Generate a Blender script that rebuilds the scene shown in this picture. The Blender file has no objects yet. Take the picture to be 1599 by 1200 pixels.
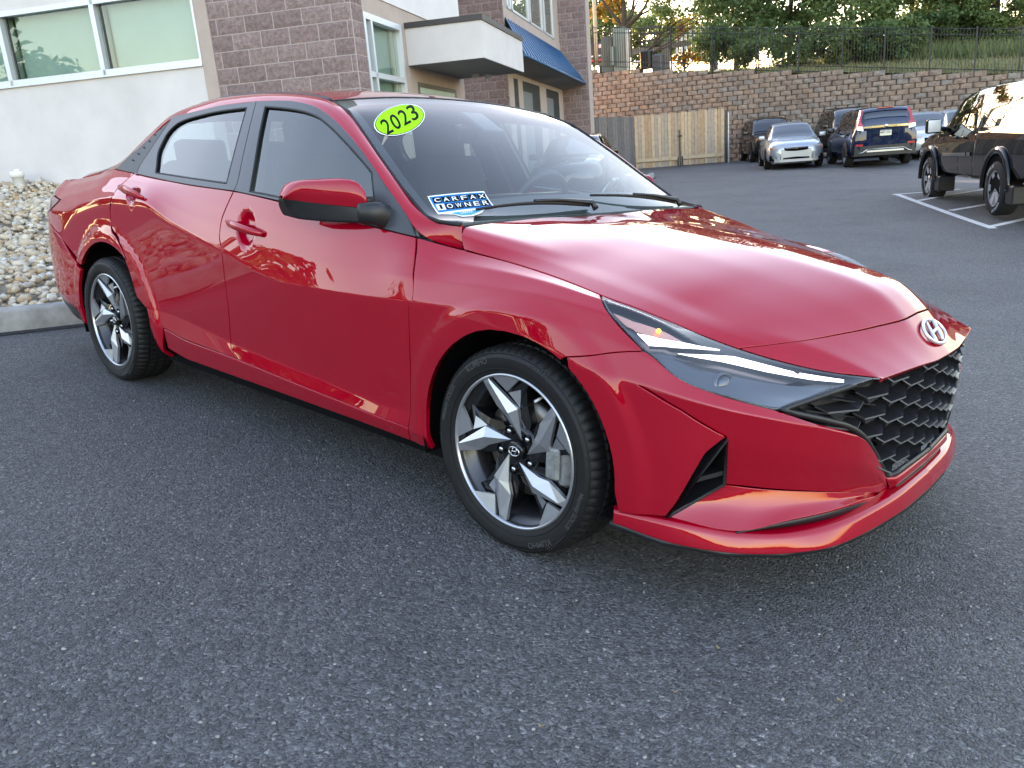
import bpy, bmesh, math, random
import numpy as np
from mathutils import Vector, Matrix, geometry
from mathutils.bvhtree import BVHTree
random.seed(7); rng = np.random.default_rng(7)
SC = bpy.context.scene
COL = SC.collection
PI = math.pi

# ------------------------------------------------------------------ frames
# "car frame": x forward, y to the car's left, z normal to the sloping lot, origin on the lot under the front axle.
# world: z = plumb. The lot slopes about 5 degrees, so the car stands tilted in the world.
UP = np.array([-0.0674, -0.0596, 0.9960]); UP /= np.linalg.norm(UP)
_v = np.cross(UP, [0, 0, 1]); _c = UP[2]
_K = np.array([[0, -_v[2], _v[1]], [_v[2], 0, -_v[0]], [-_v[1], _v[0], 0]])
RT = np.eye(3) + _K + _K @ _K / (1 + _c)            # car frame -> world
CARM = Matrix([list(RT[0]) + [0], list(RT[1]) + [0], list(RT[2]) + [0], [0, 0, 0, 1]])
CAM = np.array([1.4738, -2.5508, 1.1505]); YAW, PITCH, ROLL, FPX = 2.2957, 0.2772, 0.0154, 1262.0
_f = np.array([math.cos(YAW) * math.cos(PITCH), math.sin(YAW) * math.cos(PITCH), -math.sin(PITCH)])
_r = np.array([math.sin(YAW), -math.cos(YAW), 0.0]); _u = np.cross(_r, _f)
CR = math.cos(ROLL) * _r + math.sin(ROLL) * _u; CU = -math.sin(ROLL) * _r + math.cos(ROLL) * _u; CF = _f
WCAM, WR, WU, WF = RT @ CAM, RT @ CR, RT @ CU, RT @ CF
def ray(px, py): return CF + CR * ((px - 799.5) / FPX) - CU * ((py - 600) / FPX)
def aty(px, py, w):                                   # point of the car's right side at half width w
    d = ray(px, py); t = (-w - CAM[1]) / d[1]; p = CAM + t * d; return np.array([p[0], w, p[2]])
def wray(px, py): return RT @ ray(px, py)
def wplane(px, py, p0, n):
    d = wray(px, py); t = np.dot(np.array(p0) - WCAM, n) / np.dot(d, n); return WCAM + t * d
def wdepth(px, py, dep): return WCAM + wray(px, py) * dep

# ------------------------------------------------------------------ camera, sky, sun
cam = bpy.data.objects.new('camera', bpy.data.cameras.new('camera')); COL.objects.link(cam); SC.camera = cam
cam.data.sensor_fit = 'HORIZONTAL'; cam.data.sensor_width = 36.0; cam.data.lens = 36.0 * FPX / 1599.0
cam.data.clip_start = .05; cam.data.clip_end = 2000
cam.matrix_world = Matrix([[WR[0], WU[0], -WF[0], WCAM[0]], [WR[1], WU[1], -WF[1], WCAM[1]], [WR[2], WU[2], -WF[2], WCAM[2]], [0, 0, 0, 1]])
world = bpy.data.worlds.new('World'); SC.world = world; world.use_nodes = True
SUN_EL, SUN_AZ = math.radians(10.5), math.radians(150)   # azimuth as a math angle in the world's xy plane
nt = world.node_tree; sky = nt.nodes.new('ShaderNodeTexSky'); sky.sky_type = 'NISHITA'; sky.sun_disc = False
sky.sun_elevation = SUN_EL; sky.sun_rotation = PI / 2 - SUN_AZ; sky.altitude = 100; sky.air_density = 1.3; sky.dust_density = 1.0; sky.ozone_density = 1.0
bg = nt.nodes['Background']; bg.inputs[1].default_value = .15; nt.links.new(sky.outputs[0], bg.inputs[0])
sl = bpy.data.lights.new('sun', 'SUN'); sl.energy = 2.2; sl.angle = math.radians(.6); sl.color = (1, .78, .52)
sun = bpy.data.objects.new('sun', sl); COL.objects.link(sun)
sd = Vector((math.cos(SUN_AZ) * math.cos(SUN_EL), math.sin(SUN_AZ) * math.cos(SUN_EL), math.sin(SUN_EL)))
sun.rotation_euler = sd.to_track_quat('Z', 'Y').to_euler(); sun.location = sd * 60
SC.view_settings.view_transform = 'Standard'; SC.view_settings.look = 'None'; SC.view_settings.gamma = 1
SC.view_settings.exposure = 2.85; SC.view_settings.use_curve_mapping = False
SC.view_settings.use_white_balance = True; SC.view_settings.white_balance_temperature = 6700; SC.view_settings.white_balance_tint = 25   # the phone's white balance in open shade
SC.render.engine = 'CYCLES'; SC.cycles.use_denoising = True; SC.cycles.denoiser = 'OPENIMAGEDENOISE'
SC.cycles.max_bounces = 7; SC.cycles.transparent_max_bounces = 12; SC.cycles.glossy_bounces = 4; SC.cycles.sample_clamp_indirect = 8
SC.cycles.caustics_reflective = False; SC.cycles.caustics_refractive = False

# ------------------------------------------------------------------ materials
MATS = {}
def _n(t, kind, **kw):
    n = t.nodes.new(kind)
    for k, v in kw.items():
        if k in n.inputs: n.inputs[k].default_value = v
        else: setattr(n, k, v)
    return n
def mat(name, col, rough=.5, metal=0, coat=0, spec=.5, var=0, vscale=8, bump=0, bscale=60, bdist=.01, emit=None, trans=0, detail=4, col2=None, coatr=.03, world=False):
    if name in MATS: return MATS[name]
    m = bpy.data.materials.new(name); m.use_nodes = True; t = m.node_tree; b = t.nodes['Principled BSDF']
    b.inputs['Base Color'].default_value = (*col, 1); b.inputs['Roughness'].default_value = rough; b.inputs['Metallic'].default_value = metal
    b.inputs['Coat Weight'].default_value = coat; b.inputs['Coat Roughness'].default_value = coatr; b.inputs['Specular IOR Level'].default_value = spec
    if emit: b.inputs['Emission Color'].default_value = (*emit[0], 1); b.inputs['Emission Strength'].default_value = emit[1]
    if trans: b.inputs['Transmission Weight'].default_value = trans
    tc = _n(t, 'ShaderNodeTexCoord'); src_ = _n(t, 'ShaderNodeNewGeometry').outputs['Position'] if world else tc.outputs['Object']   # world: look-alike pieces get different grain
    if var or col2:
        nz = _n(t, 'ShaderNodeTexNoise', Scale=vscale, Detail=detail, Roughness=.6); t.links.new(src_, nz.inputs['Vector'])
        cr = _n(t, 'ShaderNodeValToRGB'); c2 = col2 or tuple(min(1, c * (1 + var)) for c in col); c1 = col if col2 else tuple(c * (1 - var) for c in col)
        cr.color_ramp.elements[0].position = .3; cr.color_ramp.elements[1].position = .7
        cr.color_ramp.elements[0].color = (*c1, 1); cr.color_ramp.elements[1].color = (*c2, 1)
        t.links.new(nz.outputs[0], cr.inputs[0]); t.links.new(cr.outputs[0], b.inputs['Base Color'])
    if bump:
        nb = _n(t, 'ShaderNodeTexNoise', Scale=bscale, Detail=5.0, Roughness=.65); t.links.new(src_, nb.inputs['Vector'])
        bp = _n(t, 'ShaderNodeBump', Strength=bump, Distance=bdist); t.links.new(nb.outputs[0], bp.inputs['Height']); t.links.new(bp.outputs[0], b.inputs['Normal'])
    MATS[name] = m; return m
def glass_mat(name, tint, ior=1.5, rough=0.0, boost=0.0):
    if name in MATS: return MATS[name]
    m = bpy.data.materials.new(name); m.use_nodes = True; t = m.node_tree; t.nodes.clear()
    o = _n(t, 'ShaderNodeOutputMaterial'); mx = _n(t, 'ShaderNodeMixShader'); tr = _n(t, 'ShaderNodeBsdfTransparent'); gl = _n(t, 'ShaderNodeBsdfGlossy')
    tr.inputs[0].default_value = (*tint, 1); gl.inputs['Roughness'].default_value = rough
    fr = _n(t, 'ShaderNodeFresnel', IOR=ior)
    geo = _n(t, 'ShaderNodeNewGeometry')                     # same reflectance from both sides of the sheet
    ml = _n(t, 'ShaderNodeMath', operation='MULTIPLY_ADD'); ml.inputs[1].default_value = 1.5; ml.inputs[2].default_value = boost; ml.use_clamp = True
    lw = _n(t, 'ShaderNodeLayerWeight', Blend=.5); pw = _n(t, 'ShaderNodeMath', operation='POWER'); pw.inputs[1].default_value = 5
    t.links.new(lw.outputs['Facing'], pw.inputs[0]); ad = _n(t, 'ShaderNodeMath', operation='MULTIPLY_ADD'); ad.inputs[1].default_value = .72; ad.inputs[2].default_value = .07 + boost
    t.links.new(pw.outputs[0], ad.inputs[0]); t.links.new(ad.outputs[0], mx.inputs[0])
    t.links.new(tr.outputs[0], mx.inputs[1]); t.links.new(gl.outputs[0], mx.inputs[2]); t.links.new(mx.outputs[0], o.inputs[0])
    MATS[name] = m; return m

# ------------------------------------------------------------------ object helpers
def link(o, parent=None):
    COL.objects.link(o)
    if parent is not None: o.parent = parent
    return o
def tag(o, label=None, cat=None, group=None, kind=None):
    if label: o['label'] = label
    if cat: o['category'] = cat
    if group: o['group'] = group
    if kind: o['kind'] = kind
    return o
def empty(name, loc=(0, 0, 0), rz=0, label=None, cat=None, group=None):
    o = bpy.data.objects.new(name, None); o.location = loc; o.rotation_euler = (0, 0, rz); o.empty_display_size = .2
    link(o); return tag(o, label, cat, group)
def mobj(name, verts, faces, m, parent=None, smooth=False, normals=None):
    me = bpy.data.meshes.new(name); me.from_pydata([tuple(map(float, v)) for v in verts], [], [tuple(map(int, f)) for f in faces])
    if m is not None: me.materials.append(m)
    if smooth or normals is not None:
        me.polygons.foreach_set('use_smooth', [True] * len(me.polygons))
    me.update()
    if normals is not None: me.normals_split_custom_set_from_vertices([tuple(map(float, n)) for n in normals])
    return link(bpy.data.objects.new(name, me), parent)
def share(name, me, parent=None, loc=None, rot=None):
    o = bpy.data.objects.new(name, me); link(o, parent)
    if loc is not None: o.location = loc
    if rot is not None: o.rotation_euler = rot
    return o
class MB:                                                # collects shapes into one mesh
    def __init__(s): s.v = []; s.f = []; s.sm = []
    def add(s, vs, fs, smooth=False):
        k = len(s.v); s.v += [tuple(map(float, q)) for q in vs]; s.f += [tuple(int(i) + k for i in f) for f in fs]; s.sm += [smooth] * len(fs); return s
    def box(s, x0, x1, y0, y1, z0, z1, bev=0, M=None):
        if bev:
            b = min(bev, (x1 - x0) * .45, (y1 - y0) * .45, (z1 - z0) * .45); vs = []; 
            for sx in (0, 1):
                for sy in (0, 1):
                    for sz in (0, 1):
                        X, Y, Z = (x0, x1)[sx], (y0, y1)[sy], (z0, z1)[sz]; dx, dy, dz = (b, -b)[sx], (b, -b)[sy], (b, -b)[sz]
                        vs += [(X, Y + dy, Z + dz), (X + dx, Y, Z + dz), (X + dx, Y + dy, Z)]
            bm = bmesh.new()
            for q in vs: bm.verts.new(q)
            bmesh.ops.convex_hull(bm, input=bm.verts[:]); bm.verts.index_update()
            vs = [q.co.copy() for q in bm.verts]; fs = [[q.index for q in f.verts] for f in bm.faces]; bm.free()
        else:
            vs = [(x, y, z) for x in (x0, x1) for y in (y0, y1) for z in (z0, z1)]
            fs = [(0, 1, 3, 2), (4, 6, 7, 5), (0, 4, 5, 1), (2, 3, 7, 6), (0, 2, 6, 4), (1, 5, 7, 3)]
        if M is not None: vs = [M @ Vector(q) for q in vs]
        return s.add(vs, fs)
    def tube(s, pts, r, n=8, closed=False, cap=True, flat=None):
        pts = [np.array(p, float) for p in pts]; N = len(pts); k = len(s.v); rs = r if hasattr(r, '__len__') else [r] * N
        prev = None; ring = []
        for i, p in enumerate(pts):
            a = pts[(i - 1) % N] if (closed or i > 0) else p; b = pts[(i + 1) % N] if (closed or i < N - 1) else p
            t = b - a; t = t / (np.linalg.norm(t) + 1e-12)
            if prev is None: prev = np.array([0, 0, 1.]) if abs(t[2]) < .9 else np.array([1., 0, 0])
            e = prev - t * np.dot(prev, t); e /= np.linalg.norm(e) + 1e-12; prev = e; g = np.cross(t, e)
            for j in range(n):
                a_ = 2 * PI * j / n; s.v.append(tuple(p + rs[i] * (math.cos(a_) * e + math.sin(a_) * g * (flat or 1))))
        for i in range(N if closed else N - 1):
            for j in range(n):
                i2 = (i + 1) % N; s.f.append((k + i * n + j, k + i * n + (j + 1) % n, k + i2 * n + (j + 1) % n, k + i2 * n + j)); s.sm.append(True)
        if cap and not closed:
            s.f.append(tuple(k + j for j in range(n))[::-1]); s.f.append(tuple(k + (N - 1) * n + j for j in range(n))); s.sm += [False, False]
        return s
    def lathe(s, prof, n=48, axis='y', M=None):              # prof: (radius, along axis)
        k = len(s.v); m_ = len(prof)
        for i in range(n):
            a = 2 * PI * i / n; c, sn = math.cos(a), math.sin(a)
            for r, h in prof:
                q = (r * c, h, r * sn) if axis == 'y' else ((r * c, r * sn, h) if axis == 'z' else (h, r * c, r * sn))
                s.v.append(tuple(M @ Vector(q)) if M is not None else q)
        for i in range(n):
            for j in range(m_ - 1):
                a, b = k + i * m_, k + ((i + 1) % n) * m_; s.f.append((a + j, b + j, b + j + 1, a + j + 1)); s.sm.append(True)
        return s
    def prism(s, poly, h0, h1, M=None):                      # poly in (x,y), extruded in z
        n = len(poly); vs = [(x, y, h0) for x, y in poly] + [(x, y, h1) for x, y in poly]
        if M is not None: vs = [M @ Vector(q) for q in vs]
        tri = geometry.tessellate_polygon([[Vector((x, y, 0)) for x, y in poly]])
        return s.add(vs, [t for t in tri] + [tuple(n + i for i in t[::-1]) for t in tri] + [(i, (i + 1) % n, n + (i + 1) % n, n + i) for i in range(n)])
    def build(s, name, m, parent=None, smooth=None, fix=True):
        me = bpy.data.meshes.new(name); me.from_pydata(s.v, [], s.f)
        if m is not None: me.materials.append(m)
        me.polygons.foreach_set('use_smooth', s.sm if smooth is None else [smooth] * len(s.f))
        if fix:
            bm = bmesh.new(); bm.from_mesh(me); bmesh.ops.recalc_face_normals(bm, faces=bm.faces[:]); bm.to_mesh(me); bm.free()
        me.update(); return link(bpy.data.objects.new(name, me), parent)
def autosmooth(o, deg=35):
    me = o.data; me.polygons.foreach_set('use_smooth', [True] * len(me.polygons)); me.set_sharp_from_angle(angle=math.radians(deg)); return o
def text_mesh(s, size=1.0, bold=False, depth=.0, width=None):
    cu = bpy.data.curves.new('t', 'FONT'); cu.body = s; cu.size = size; cu.align_x = 'CENTER'; cu.align_y = 'CENTER'; cu.extrude = depth; cu.offset = .012 * size if bold else 0
    cu.resolution_u = 4
    o = bpy.data.objects.new('t', cu); COL.objects.link(o); dg = bpy.context.evaluated_depsgraph_get(); me = bpy.data.meshes.new_from_object(o.evaluated_get(dg))
    COL.objects.unlink(o); bpy.data.objects.remove(o); bpy.data.curves.remove(cu)
    v = np.array([q.co for q in me.vertices]); f = [tuple(p.vertices) for p in me.polygons]; bpy.data.meshes.remove(me)
    if width: v[:, 0] *= width / (v[:, 0].max() - v[:, 0].min())
    return v, f
def hermite(xs, ys, q):                                  # monotone cubic
    xs = np.asarray(xs, float); ys = np.asarray(ys, float); q = np.asarray(q, float)
    if len(xs) == 2: return np.interp(q, xs, ys)
    h = np.diff(xs); d = np.diff(ys) / h; m = np.zeros(len(xs)); m[0], m[-1] = d[0], d[-1]
    for i in range(1, len(xs) - 1):
        m[i] = 0 if d[i - 1] * d[i] <= 0 else (h[i - 1] + h[i]) * 3 / ((2 * h[i] + h[i - 1]) / d[i - 1] + (h[i] + 2 * h[i - 1]) / d[i])
    qq = np.clip(q, xs[0], xs[-1]); i = np.clip(np.searchsorted(xs, qq) - 1, 0, len(xs) - 2); t = (qq - xs[i]) / h[i]
    return (2*t**3 - 3*t**2 + 1) * ys[i] + (t**3 - 2*t**2 + t) * h[i] * m[i] + (-2*t**3 + 3*t**2) * ys[i+1] + (t**3 - t**2) * h[i] * m[i+1]
def resample(pts, n):
    p = np.array(pts, float); s = np.r_[0, np.cumsum(np.linalg.norm(np.diff(p, axis=0), axis=1))]; q = np.linspace(0, s[-1], n)
    return np.stack([np.interp(q, s, p[:, k]) for k in range(p.shape[1])], -1)
def spline(pts, n):                                      # smooth curve through points
    p = np.array(pts, float); s = np.r_[0, np.cumsum(np.linalg.norm(np.diff(p, axis=0), axis=1))]; q = np.linspace(0, s[-1], n)
    return np.stack([hermite(s, p[:, k], q) for k in range(p.shape[1])], -1)
def gblur(a, sig, axis):
    if sig <= 0: return a
    r = int(3 * sig + .5); k = np.exp(-.5 * (np.arange(-r, r + 1) / sig) ** 2); k /= k.sum(); a = np.moveaxis(a, axis, 0)
    lo = 2 * a[:1] - a[1:r + 1][::-1]; hi = 2 * a[-1:] - a[-r - 1:-1][::-1]          # odd extension keeps the borders in place
    e = np.concatenate([lo, a, hi]); out = sum(k[i] * e[i:i + len(a)] for i in range(2 * r + 1)); return np.moveaxis(out, 0, axis)
# ------------------------------------------------------------------ lofted, trimmed sheet-metal panels
class Loft:
    def __init__(s, P, flip=False):
        s.P = P; n, m, _ = P.shape
        du = np.gradient(P, axis=0); dv = np.gradient(P, axis=1); N = np.cross(du, dv); N /= np.linalg.norm(N, axis=2)[..., None] + 1e-12
        s.N = -N if flip else N
        s.a = np.r_[0, np.cumsum(np.linalg.norm(np.diff(P, axis=0), axis=2).mean(1))]
        s.b = np.r_[0, np.cumsum(np.linalg.norm(np.diff(P, axis=1), axis=2).mean(0))]
        s._t = None
    def _cell(s, ab):
        ab = np.atleast_2d(np.asarray(ab, float)); i = np.clip(np.searchsorted(s.a, ab[:, 0]) - 1, 0, len(s.a) - 2); j = np.clip(np.searchsorted(s.b, ab[:, 1]) - 1, 0, len(s.b) - 2)
        return i, j, ((ab[:, 0] - s.a[i]) / (s.a[i + 1] - s.a[i]))[:, None], ((ab[:, 1] - s.b[j]) / (s.b[j + 1] - s.b[j]))[:, None]
    def ev(s, ab, G=None):
        G = s.P if G is None else G; i, j, f, g = s._cell(ab)
        return G[i, j] * (1 - f) * (1 - g) + G[i + 1, j] * f * (1 - g) + G[i, j + 1] * (1 - f) * g + G[i + 1, j + 1] * f * g
    def nv(s, ab):
        n = s.ev(ab, s.N); return n / (np.linalg.norm(n, axis=1)[:, None] + 1e-12)
    def _bvh(s):
        if s._t is None:
            n, m, _ = s.P.shape; V = s.P.reshape(-1, 3) * [1, -1, 1]; s._m = m
            s._F = [(i * m + j, (i + 1) * m + j, (i + 1) * m + j + 1, i * m + j + 1) for i in range(n - 1) for j in range(m - 1)]
            s._t = BVHTree.FromPolygons([Vector(q) for q in V], s._F)
        return s._t
    def _loc(s, q, fi):
        i, j = divmod(fi, s.P.shape[1] - 1); q = np.array([q[0], -q[1], q[2]]); P = s.P; f = g = .5
        for _ in range(6):
            e = q - (P[i, j]*(1-f)*(1-g) + P[i+1, j]*f*(1-g) + P[i, j+1]*(1-f)*g + P[i+1, j+1]*f*g)
            A = np.stack([(P[i+1, j]-P[i, j])*(1-g) + (P[i+1, j+1]-P[i, j+1])*g, (P[i, j+1]-P[i, j])*(1-f) + (P[i+1, j+1]-P[i+1, j])*f], -1)
            d = np.linalg.lstsq(A, e, rcond=None)[0]; f += d[0]; g += d[1]
        f, g = np.clip([f, g], -.2, 1.2)
        return (s.a[i] + f * (s.a[i+1]-s.a[i]), s.b[j] + g * (s.b[j+1]-s.b[j]))
    def hit(s, px, py):                                     # where the sight line through a point of the photograph meets this sheet
        t = s._bvh(); d = Vector(ray(px, py)).normalized(); l, n, fi, ds = t.ray_cast(Vector(CAM), d)
        if l is None:                                       # just past the border: nearest approach
            best = None
            for k in np.linspace(1.2, 6.5, 260):
                q = Vector(CAM) + d * k; l2, n2, f2, d2 = t.find_nearest(q)
                if best is None or d2 < best[0]: best = (d2, l2, f2)
            l, fi = best[1], best[2]
        return s._loc(l, fi)
    def near(s, x, w, z):
        l, n, fi, d = s._bvh().find_nearest(Vector((x, -w, z))); return s._loc(l, fi)
    def xz(s, x, z, w0=.88): 
        w = w0
        for _ in range(8): ab = s.near(x, w, z); w = float(s.ev([ab])[0][1])
        return ab
    def tr(s, pts): return [s.hit(*p) for p in pts]
def dense(poly, h=.012, smooth=False, closed=True):
    out = []; p = [np.array(q, float) for q in poly]; n = len(p)
    for i in range(n if closed else n - 1):
        a, b = p[i], p[(i + 1) % n]; k = max(1, int(np.ceil(np.linalg.norm(b - a) / h))); out += [a + (b - a) * t / k for t in range(k)]
    if not closed: out.append(p[-1])
    return np.array(out)
def sp(pts, h=.012):                                       # smooth open run in sheet coordinates
    p = np.array(pts, float); L = np.linalg.norm(np.diff(p, axis=0), axis=1).sum(); return [tuple(q) for q in spline(p, max(3, int(L / h)))]
def inside(pts, poly):
    x, y = pts[:, 0], pts[:, 1]; r = np.zeros(len(pts), bool); n = len(poly)
    for i in range(n):
        x1, y1 = poly[i]; x2, y2 = poly[(i + 1) % n]
        if y1 == y2: continue
        c = ((y1 > y) != (y2 > y)) & (x < (x2 - x1) * (y - y1) / (y2 - y1) + x1); r ^= c
    return r
def offset(poly, d):                                       # move a closed outline inwards by d
    p = np.array(poly, float); A = .5 * np.sum(p[:, 0] * np.roll(p[:, 1], -1) - np.roll(p[:, 0], -1) * p[:, 1]); sg = 1 if A > 0 else -1
    t1 = p - np.roll(p, 1, 0); t2 = np.roll(p, -1, 0) - p; t1 /= np.linalg.norm(t1, axis=1)[:, None] + 1e-12; t2 /= np.linalg.norm(t2, axis=1)[:, None] + 1e-12
    n1 = np.stack([-t1[:, 1], t1[:, 0]], -1); n2 = np.stack([-t2[:, 1], t2[:, 0]], -1); b = n1 + n2; b /= np.linalg.norm(b, axis=1)[:, None] + 1e-12
    k = np.clip(1 / np.maximum(.35, (b * n1).sum(1)), 1, 2.2); return p + sg * b * (d * k)[:, None], sg * -b
def clean(poly, eps=.0015):
    o = []
    for q in poly:
        if not o or np.linalg.norm(np.array(q) - o[-1]) > eps: o.append(np.array(q, float))
    while len(o) > 3 and np.linalg.norm(o[0] - o[-1]) < eps: o.pop()
    return np.array(o)
def panel(loft, poly, name, m, parent, h=.014, gap=.0022, lift=0.0, skirt=.016, rnd=.0022, sides=(-1, 1), holes=(), fn=None):
    """A trimmed piece of a loft with a rounded, turned-in edge, built for the right side (-1) and mirrored (+1)."""
    poly = clean(dense(clean(poly), h)); loop, out = offset(poly, gap + rnd); loops = [(loop, out)]
    for hp in holes:
        hp = clean(dense(clean(hp), h)); l2, o2 = offset(hp, -(gap + rnd)); loops.append((l2, -o2))
    mn, mx = loop.min(0), loop.max(0); gx, gy = np.meshgrid(np.arange(mn[0] + h * .5, mx[0], h), np.arange(mn[1] + h * .5, mx[1], h)); g = np.stack([gx.ravel(), gy.ravel()], -1)
    keep = inside(g, loop)
    for l2, _ in loops[1:]: keep &= ~inside(g, l2)
    g = g[keep]
    if len(g):
        allb = np.concatenate([l for l, _ in loops]); ok = np.ones(len(g), bool)
        for k in range(0, len(g), 2000): ok[k:k+2000] = np.sqrt(((g[k:k+2000, None] - allb[None]) ** 2).sum(2)).min(1) > h * .42
        g = g[ok]
    pts = np.concatenate([l for l, _ in loops] + [g]); ed = []; k0 = 0
    for l, _ in loops: n = len(l); ed += [(k0 + i, k0 + (i + 1) % n) for i in range(n)]; k0 += n
    r = geometry.delaunay_2d_cdt([Vector(q) for q in pts], ed, [], 0, 1e-7)
    V = np.array([tuple(q) for q in r[0]]); T = np.array([f for f in r[2]]); c = V[T].mean(1); kp = inside(c, loop)
    for l2, _ in loops[1:]: kp &= ~inside(c, l2)
    T = T[kp]; P = loft.ev(V); N = loft.nv(V)
    if fn is not None:                                      # pressed-in shapes: take the normals from the pressed sheet
        e_ = .002; fx = lambda q: fn(q, loft.ev(q), loft.nv(q)); P = fx(V); n2 = np.cross(fx(V + [e_, 0]) - P, fx(V + [0, e_]) - P); n2 /= np.linalg.norm(n2, axis=1)[:, None] + 1e-12
        N = n2 * np.sign((n2 * N).sum(1))[:, None]
    P = P + N * lift
    vs, ns, fs = [P], [N], [T]; base = len(P); quads = []
    for l, o2 in loops:
        n = len(l); p0 = loft.ev(l); nn = loft.nv(l)
        if fn is not None: p0 = fn(l, p0, nn)
        p0 = p0 + nn * lift
        o3 = loft.ev(l + o2 * .004) - loft.ev(l); o3 /= np.linalg.norm(o3, axis=1)[:, None] + 1e-12
        rings = [(p0, nn), (p0 + o3 * rnd * .7 - nn * rnd * .3, nn * .72 + o3 * .69), (p0 + o3 * rnd - nn * rnd, o3), (p0 + o3 * rnd - nn * skirt, o3)]
        for q, k in rings: vs.append(q); ns.append(k)
        for t in range(3):
            for i in range(n): quads.append((base + t*n + i, base + t*n + (i+1) % n, base + (t+1)*n + (i+1) % n, base + (t+1)*n + i))
        base += 4 * n
    P = np.concatenate(vs); N = np.concatenate(ns)
    res = []
    # orient triangles with the normals
    tn = np.cross(P[T[:, 1]] - P[T[:, 0]], P[T[:, 2]] - P[T[:, 0]]); fl = (tn * N[T[:, 0]]).sum(1) < 0; T = T.copy(); T[fl] = T[fl][:, ::-1]
    Q = np.array(quads); qn = np.cross(P[Q[:, 1]] - P[Q[:, 0]], P[Q[:, 3]] - P[Q[:, 0]]); fl = (qn * (N[Q[:, 0]] + N[Q[:, 3]])).sum(1) < 0; Q = Q.copy(); Q[fl] = Q[fl][:, ::-1]
    F = [tuple(t) for t in T] + [tuple(q) for q in Q]
    for sd in sides:                                        # sheet coordinates have y = -w on the right side; that mirrors the winding
        S = np.array([1, sd, 1.]); FF = [f[::-1] for f in F] if sd < 0 else F
        res.append(mobj(name, P * S, FF, m, parent, normals=N * S))
    return res
def loft_rows(us, rows, sub=10, su=1.5, sv=1.6, flip=False):
    """rows: list of [(u,x,w,z)...] running along the body, bottom to top."""
    C = np.stack([np.stack([hermite([q[0] for q in r], [q[k] for q in r], us) for k in (1, 2, 3)], -1) for r in rows], 1)   # n,rows,3
    m = (len(rows) - 1) * sub + 1; t = np.linspace(0, len(rows) - 1, m); j = np.clip(t.astype(int), 0, len(rows) - 2); f = (t - j)[None, :, None]
    P = C[:, j] * (1 - f) + C[:, j + 1] * f
    P = gblur(gblur(P, sv, 1), su, 0); return Loft(P, flip)
def ribbon(loft, pts, name, m, parent, width=.006, lift=.002, thick=.004, sides=(-1, 1), smooth=True):
    p = np.array(sp(pts, .015) if smooth else dense(pts, .015, closed=False)); t = np.gradient(p, axis=0); t /= np.linalg.norm(t, axis=1)[:, None]; nrm = np.stack([-t[:, 1], t[:, 0]], -1)
    wd = np.asarray(width) if np.ndim(width) == 0 else np.interp(np.linspace(0, 1, len(p)), np.linspace(0, 1, len(width)), width)
    wd = np.broadcast_to(wd, (len(p),))[:, None]
    A, B = loft.ev(p - nrm * wd / 2), loft.ev(p + nrm * wd / 2); N = loft.nv(p)
    rows = [A - N * .004, A + N * (lift + thick * .6), A * .85 + B * .15 + N * (lift + thick), A * .15 + B * .85 + N * (lift + thick), B + N * (lift + thick * .6), B - N * .004]
    V = np.concatenate(rows); n = len(p); F = [(k*n+i, k*n+i+1, (k+1)*n+i+1, (k+1)*n+i) for k in range(5) for i in range(n-1)] + [tuple(k*n for k in range(6)), tuple(k*n+n-1 for k in range(6))]
    for sd in sides:
        b = MB().add(V * [1, sd, 1], F, True); o = b.build(name, m, parent); autosmooth(o, 50)
    return o

# ------------------------------------------------------------------ materials of the red car
def paint(name, col, metal=.25, rough=.32, flake=.12):
    if name in MATS: return MATS[name]
    m = mat(name, col, rough, metal, 1.0, .0, coatr=.015); t = m.node_tree; b = t.nodes['Principled BSDF']; b.inputs['Coat IOR'].default_value = 1.58
    tc = _n(t, 'ShaderNodeTexCoord'); v = _n(t, 'ShaderNodeTexNoise', Scale=900.0, Detail=1.0); t.links.new(tc.outputs['Object'], v.inputs['Vector'])
    mp = _n(t, 'ShaderNodeMapRange'); mp.inputs[3].default_value = rough - flake; mp.inputs[4].default_value = rough + flake; t.links.new(v.outputs[0], mp.inputs[0]); t.links.new(mp.outputs[0], b.inputs['Roughness'])
    d = _n(t, 'ShaderNodeTexNoise', Scale=3.0, Detail=5.0); t.links.new(tc.outputs['Object'], d.inputs['Vector'])     # faint dust film in the clear coat
    m2 = _n(t, 'ShaderNodeMapRange'); m2.inputs[1].default_value = .35; m2.inputs[2].default_value = .8; m2.inputs[3].default_value = .004; m2.inputs[4].default_value = .02
    t.links.new(d.outputs[0], m2.inputs[0]); t.links.new(m2.outputs[0], b.inputs['Coat Roughness'])
    return m
RED = paint('red_pearl_paint', (.34, .0010, .013), metal=.10)
BLK = mat('black_plastic', (.012, .012, .014), .42, var=.2, vscale=30, bump=.08, bscale=700, bdist=.001)
BLKG = mat('gloss_black', (.006, .006, .007), .12, spec=.5)
TRIM = mat('window_trim', (.035, .038, .045), .33, spec=.5)
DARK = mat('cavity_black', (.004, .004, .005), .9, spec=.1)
RUB = mat('rubber', (.009, .009, .01), .55, spec=.35)
GLASS = glass_mat('car_glass', (.66, .76, .74), boost=.0)
GLASSD = glass_mat('car_glass_side', (.62, .72, .70), boost=.06)
CHR = mat('chrome', (.75, .76, .78), .08, 1.0)
SILV = mat('machined_alloy', (.46, .47, .50), .30, .8, var=.05, vscale=40)
WBLK = mat('wheel_black', (.006, .006, .007), .22, coat=.3)

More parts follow.
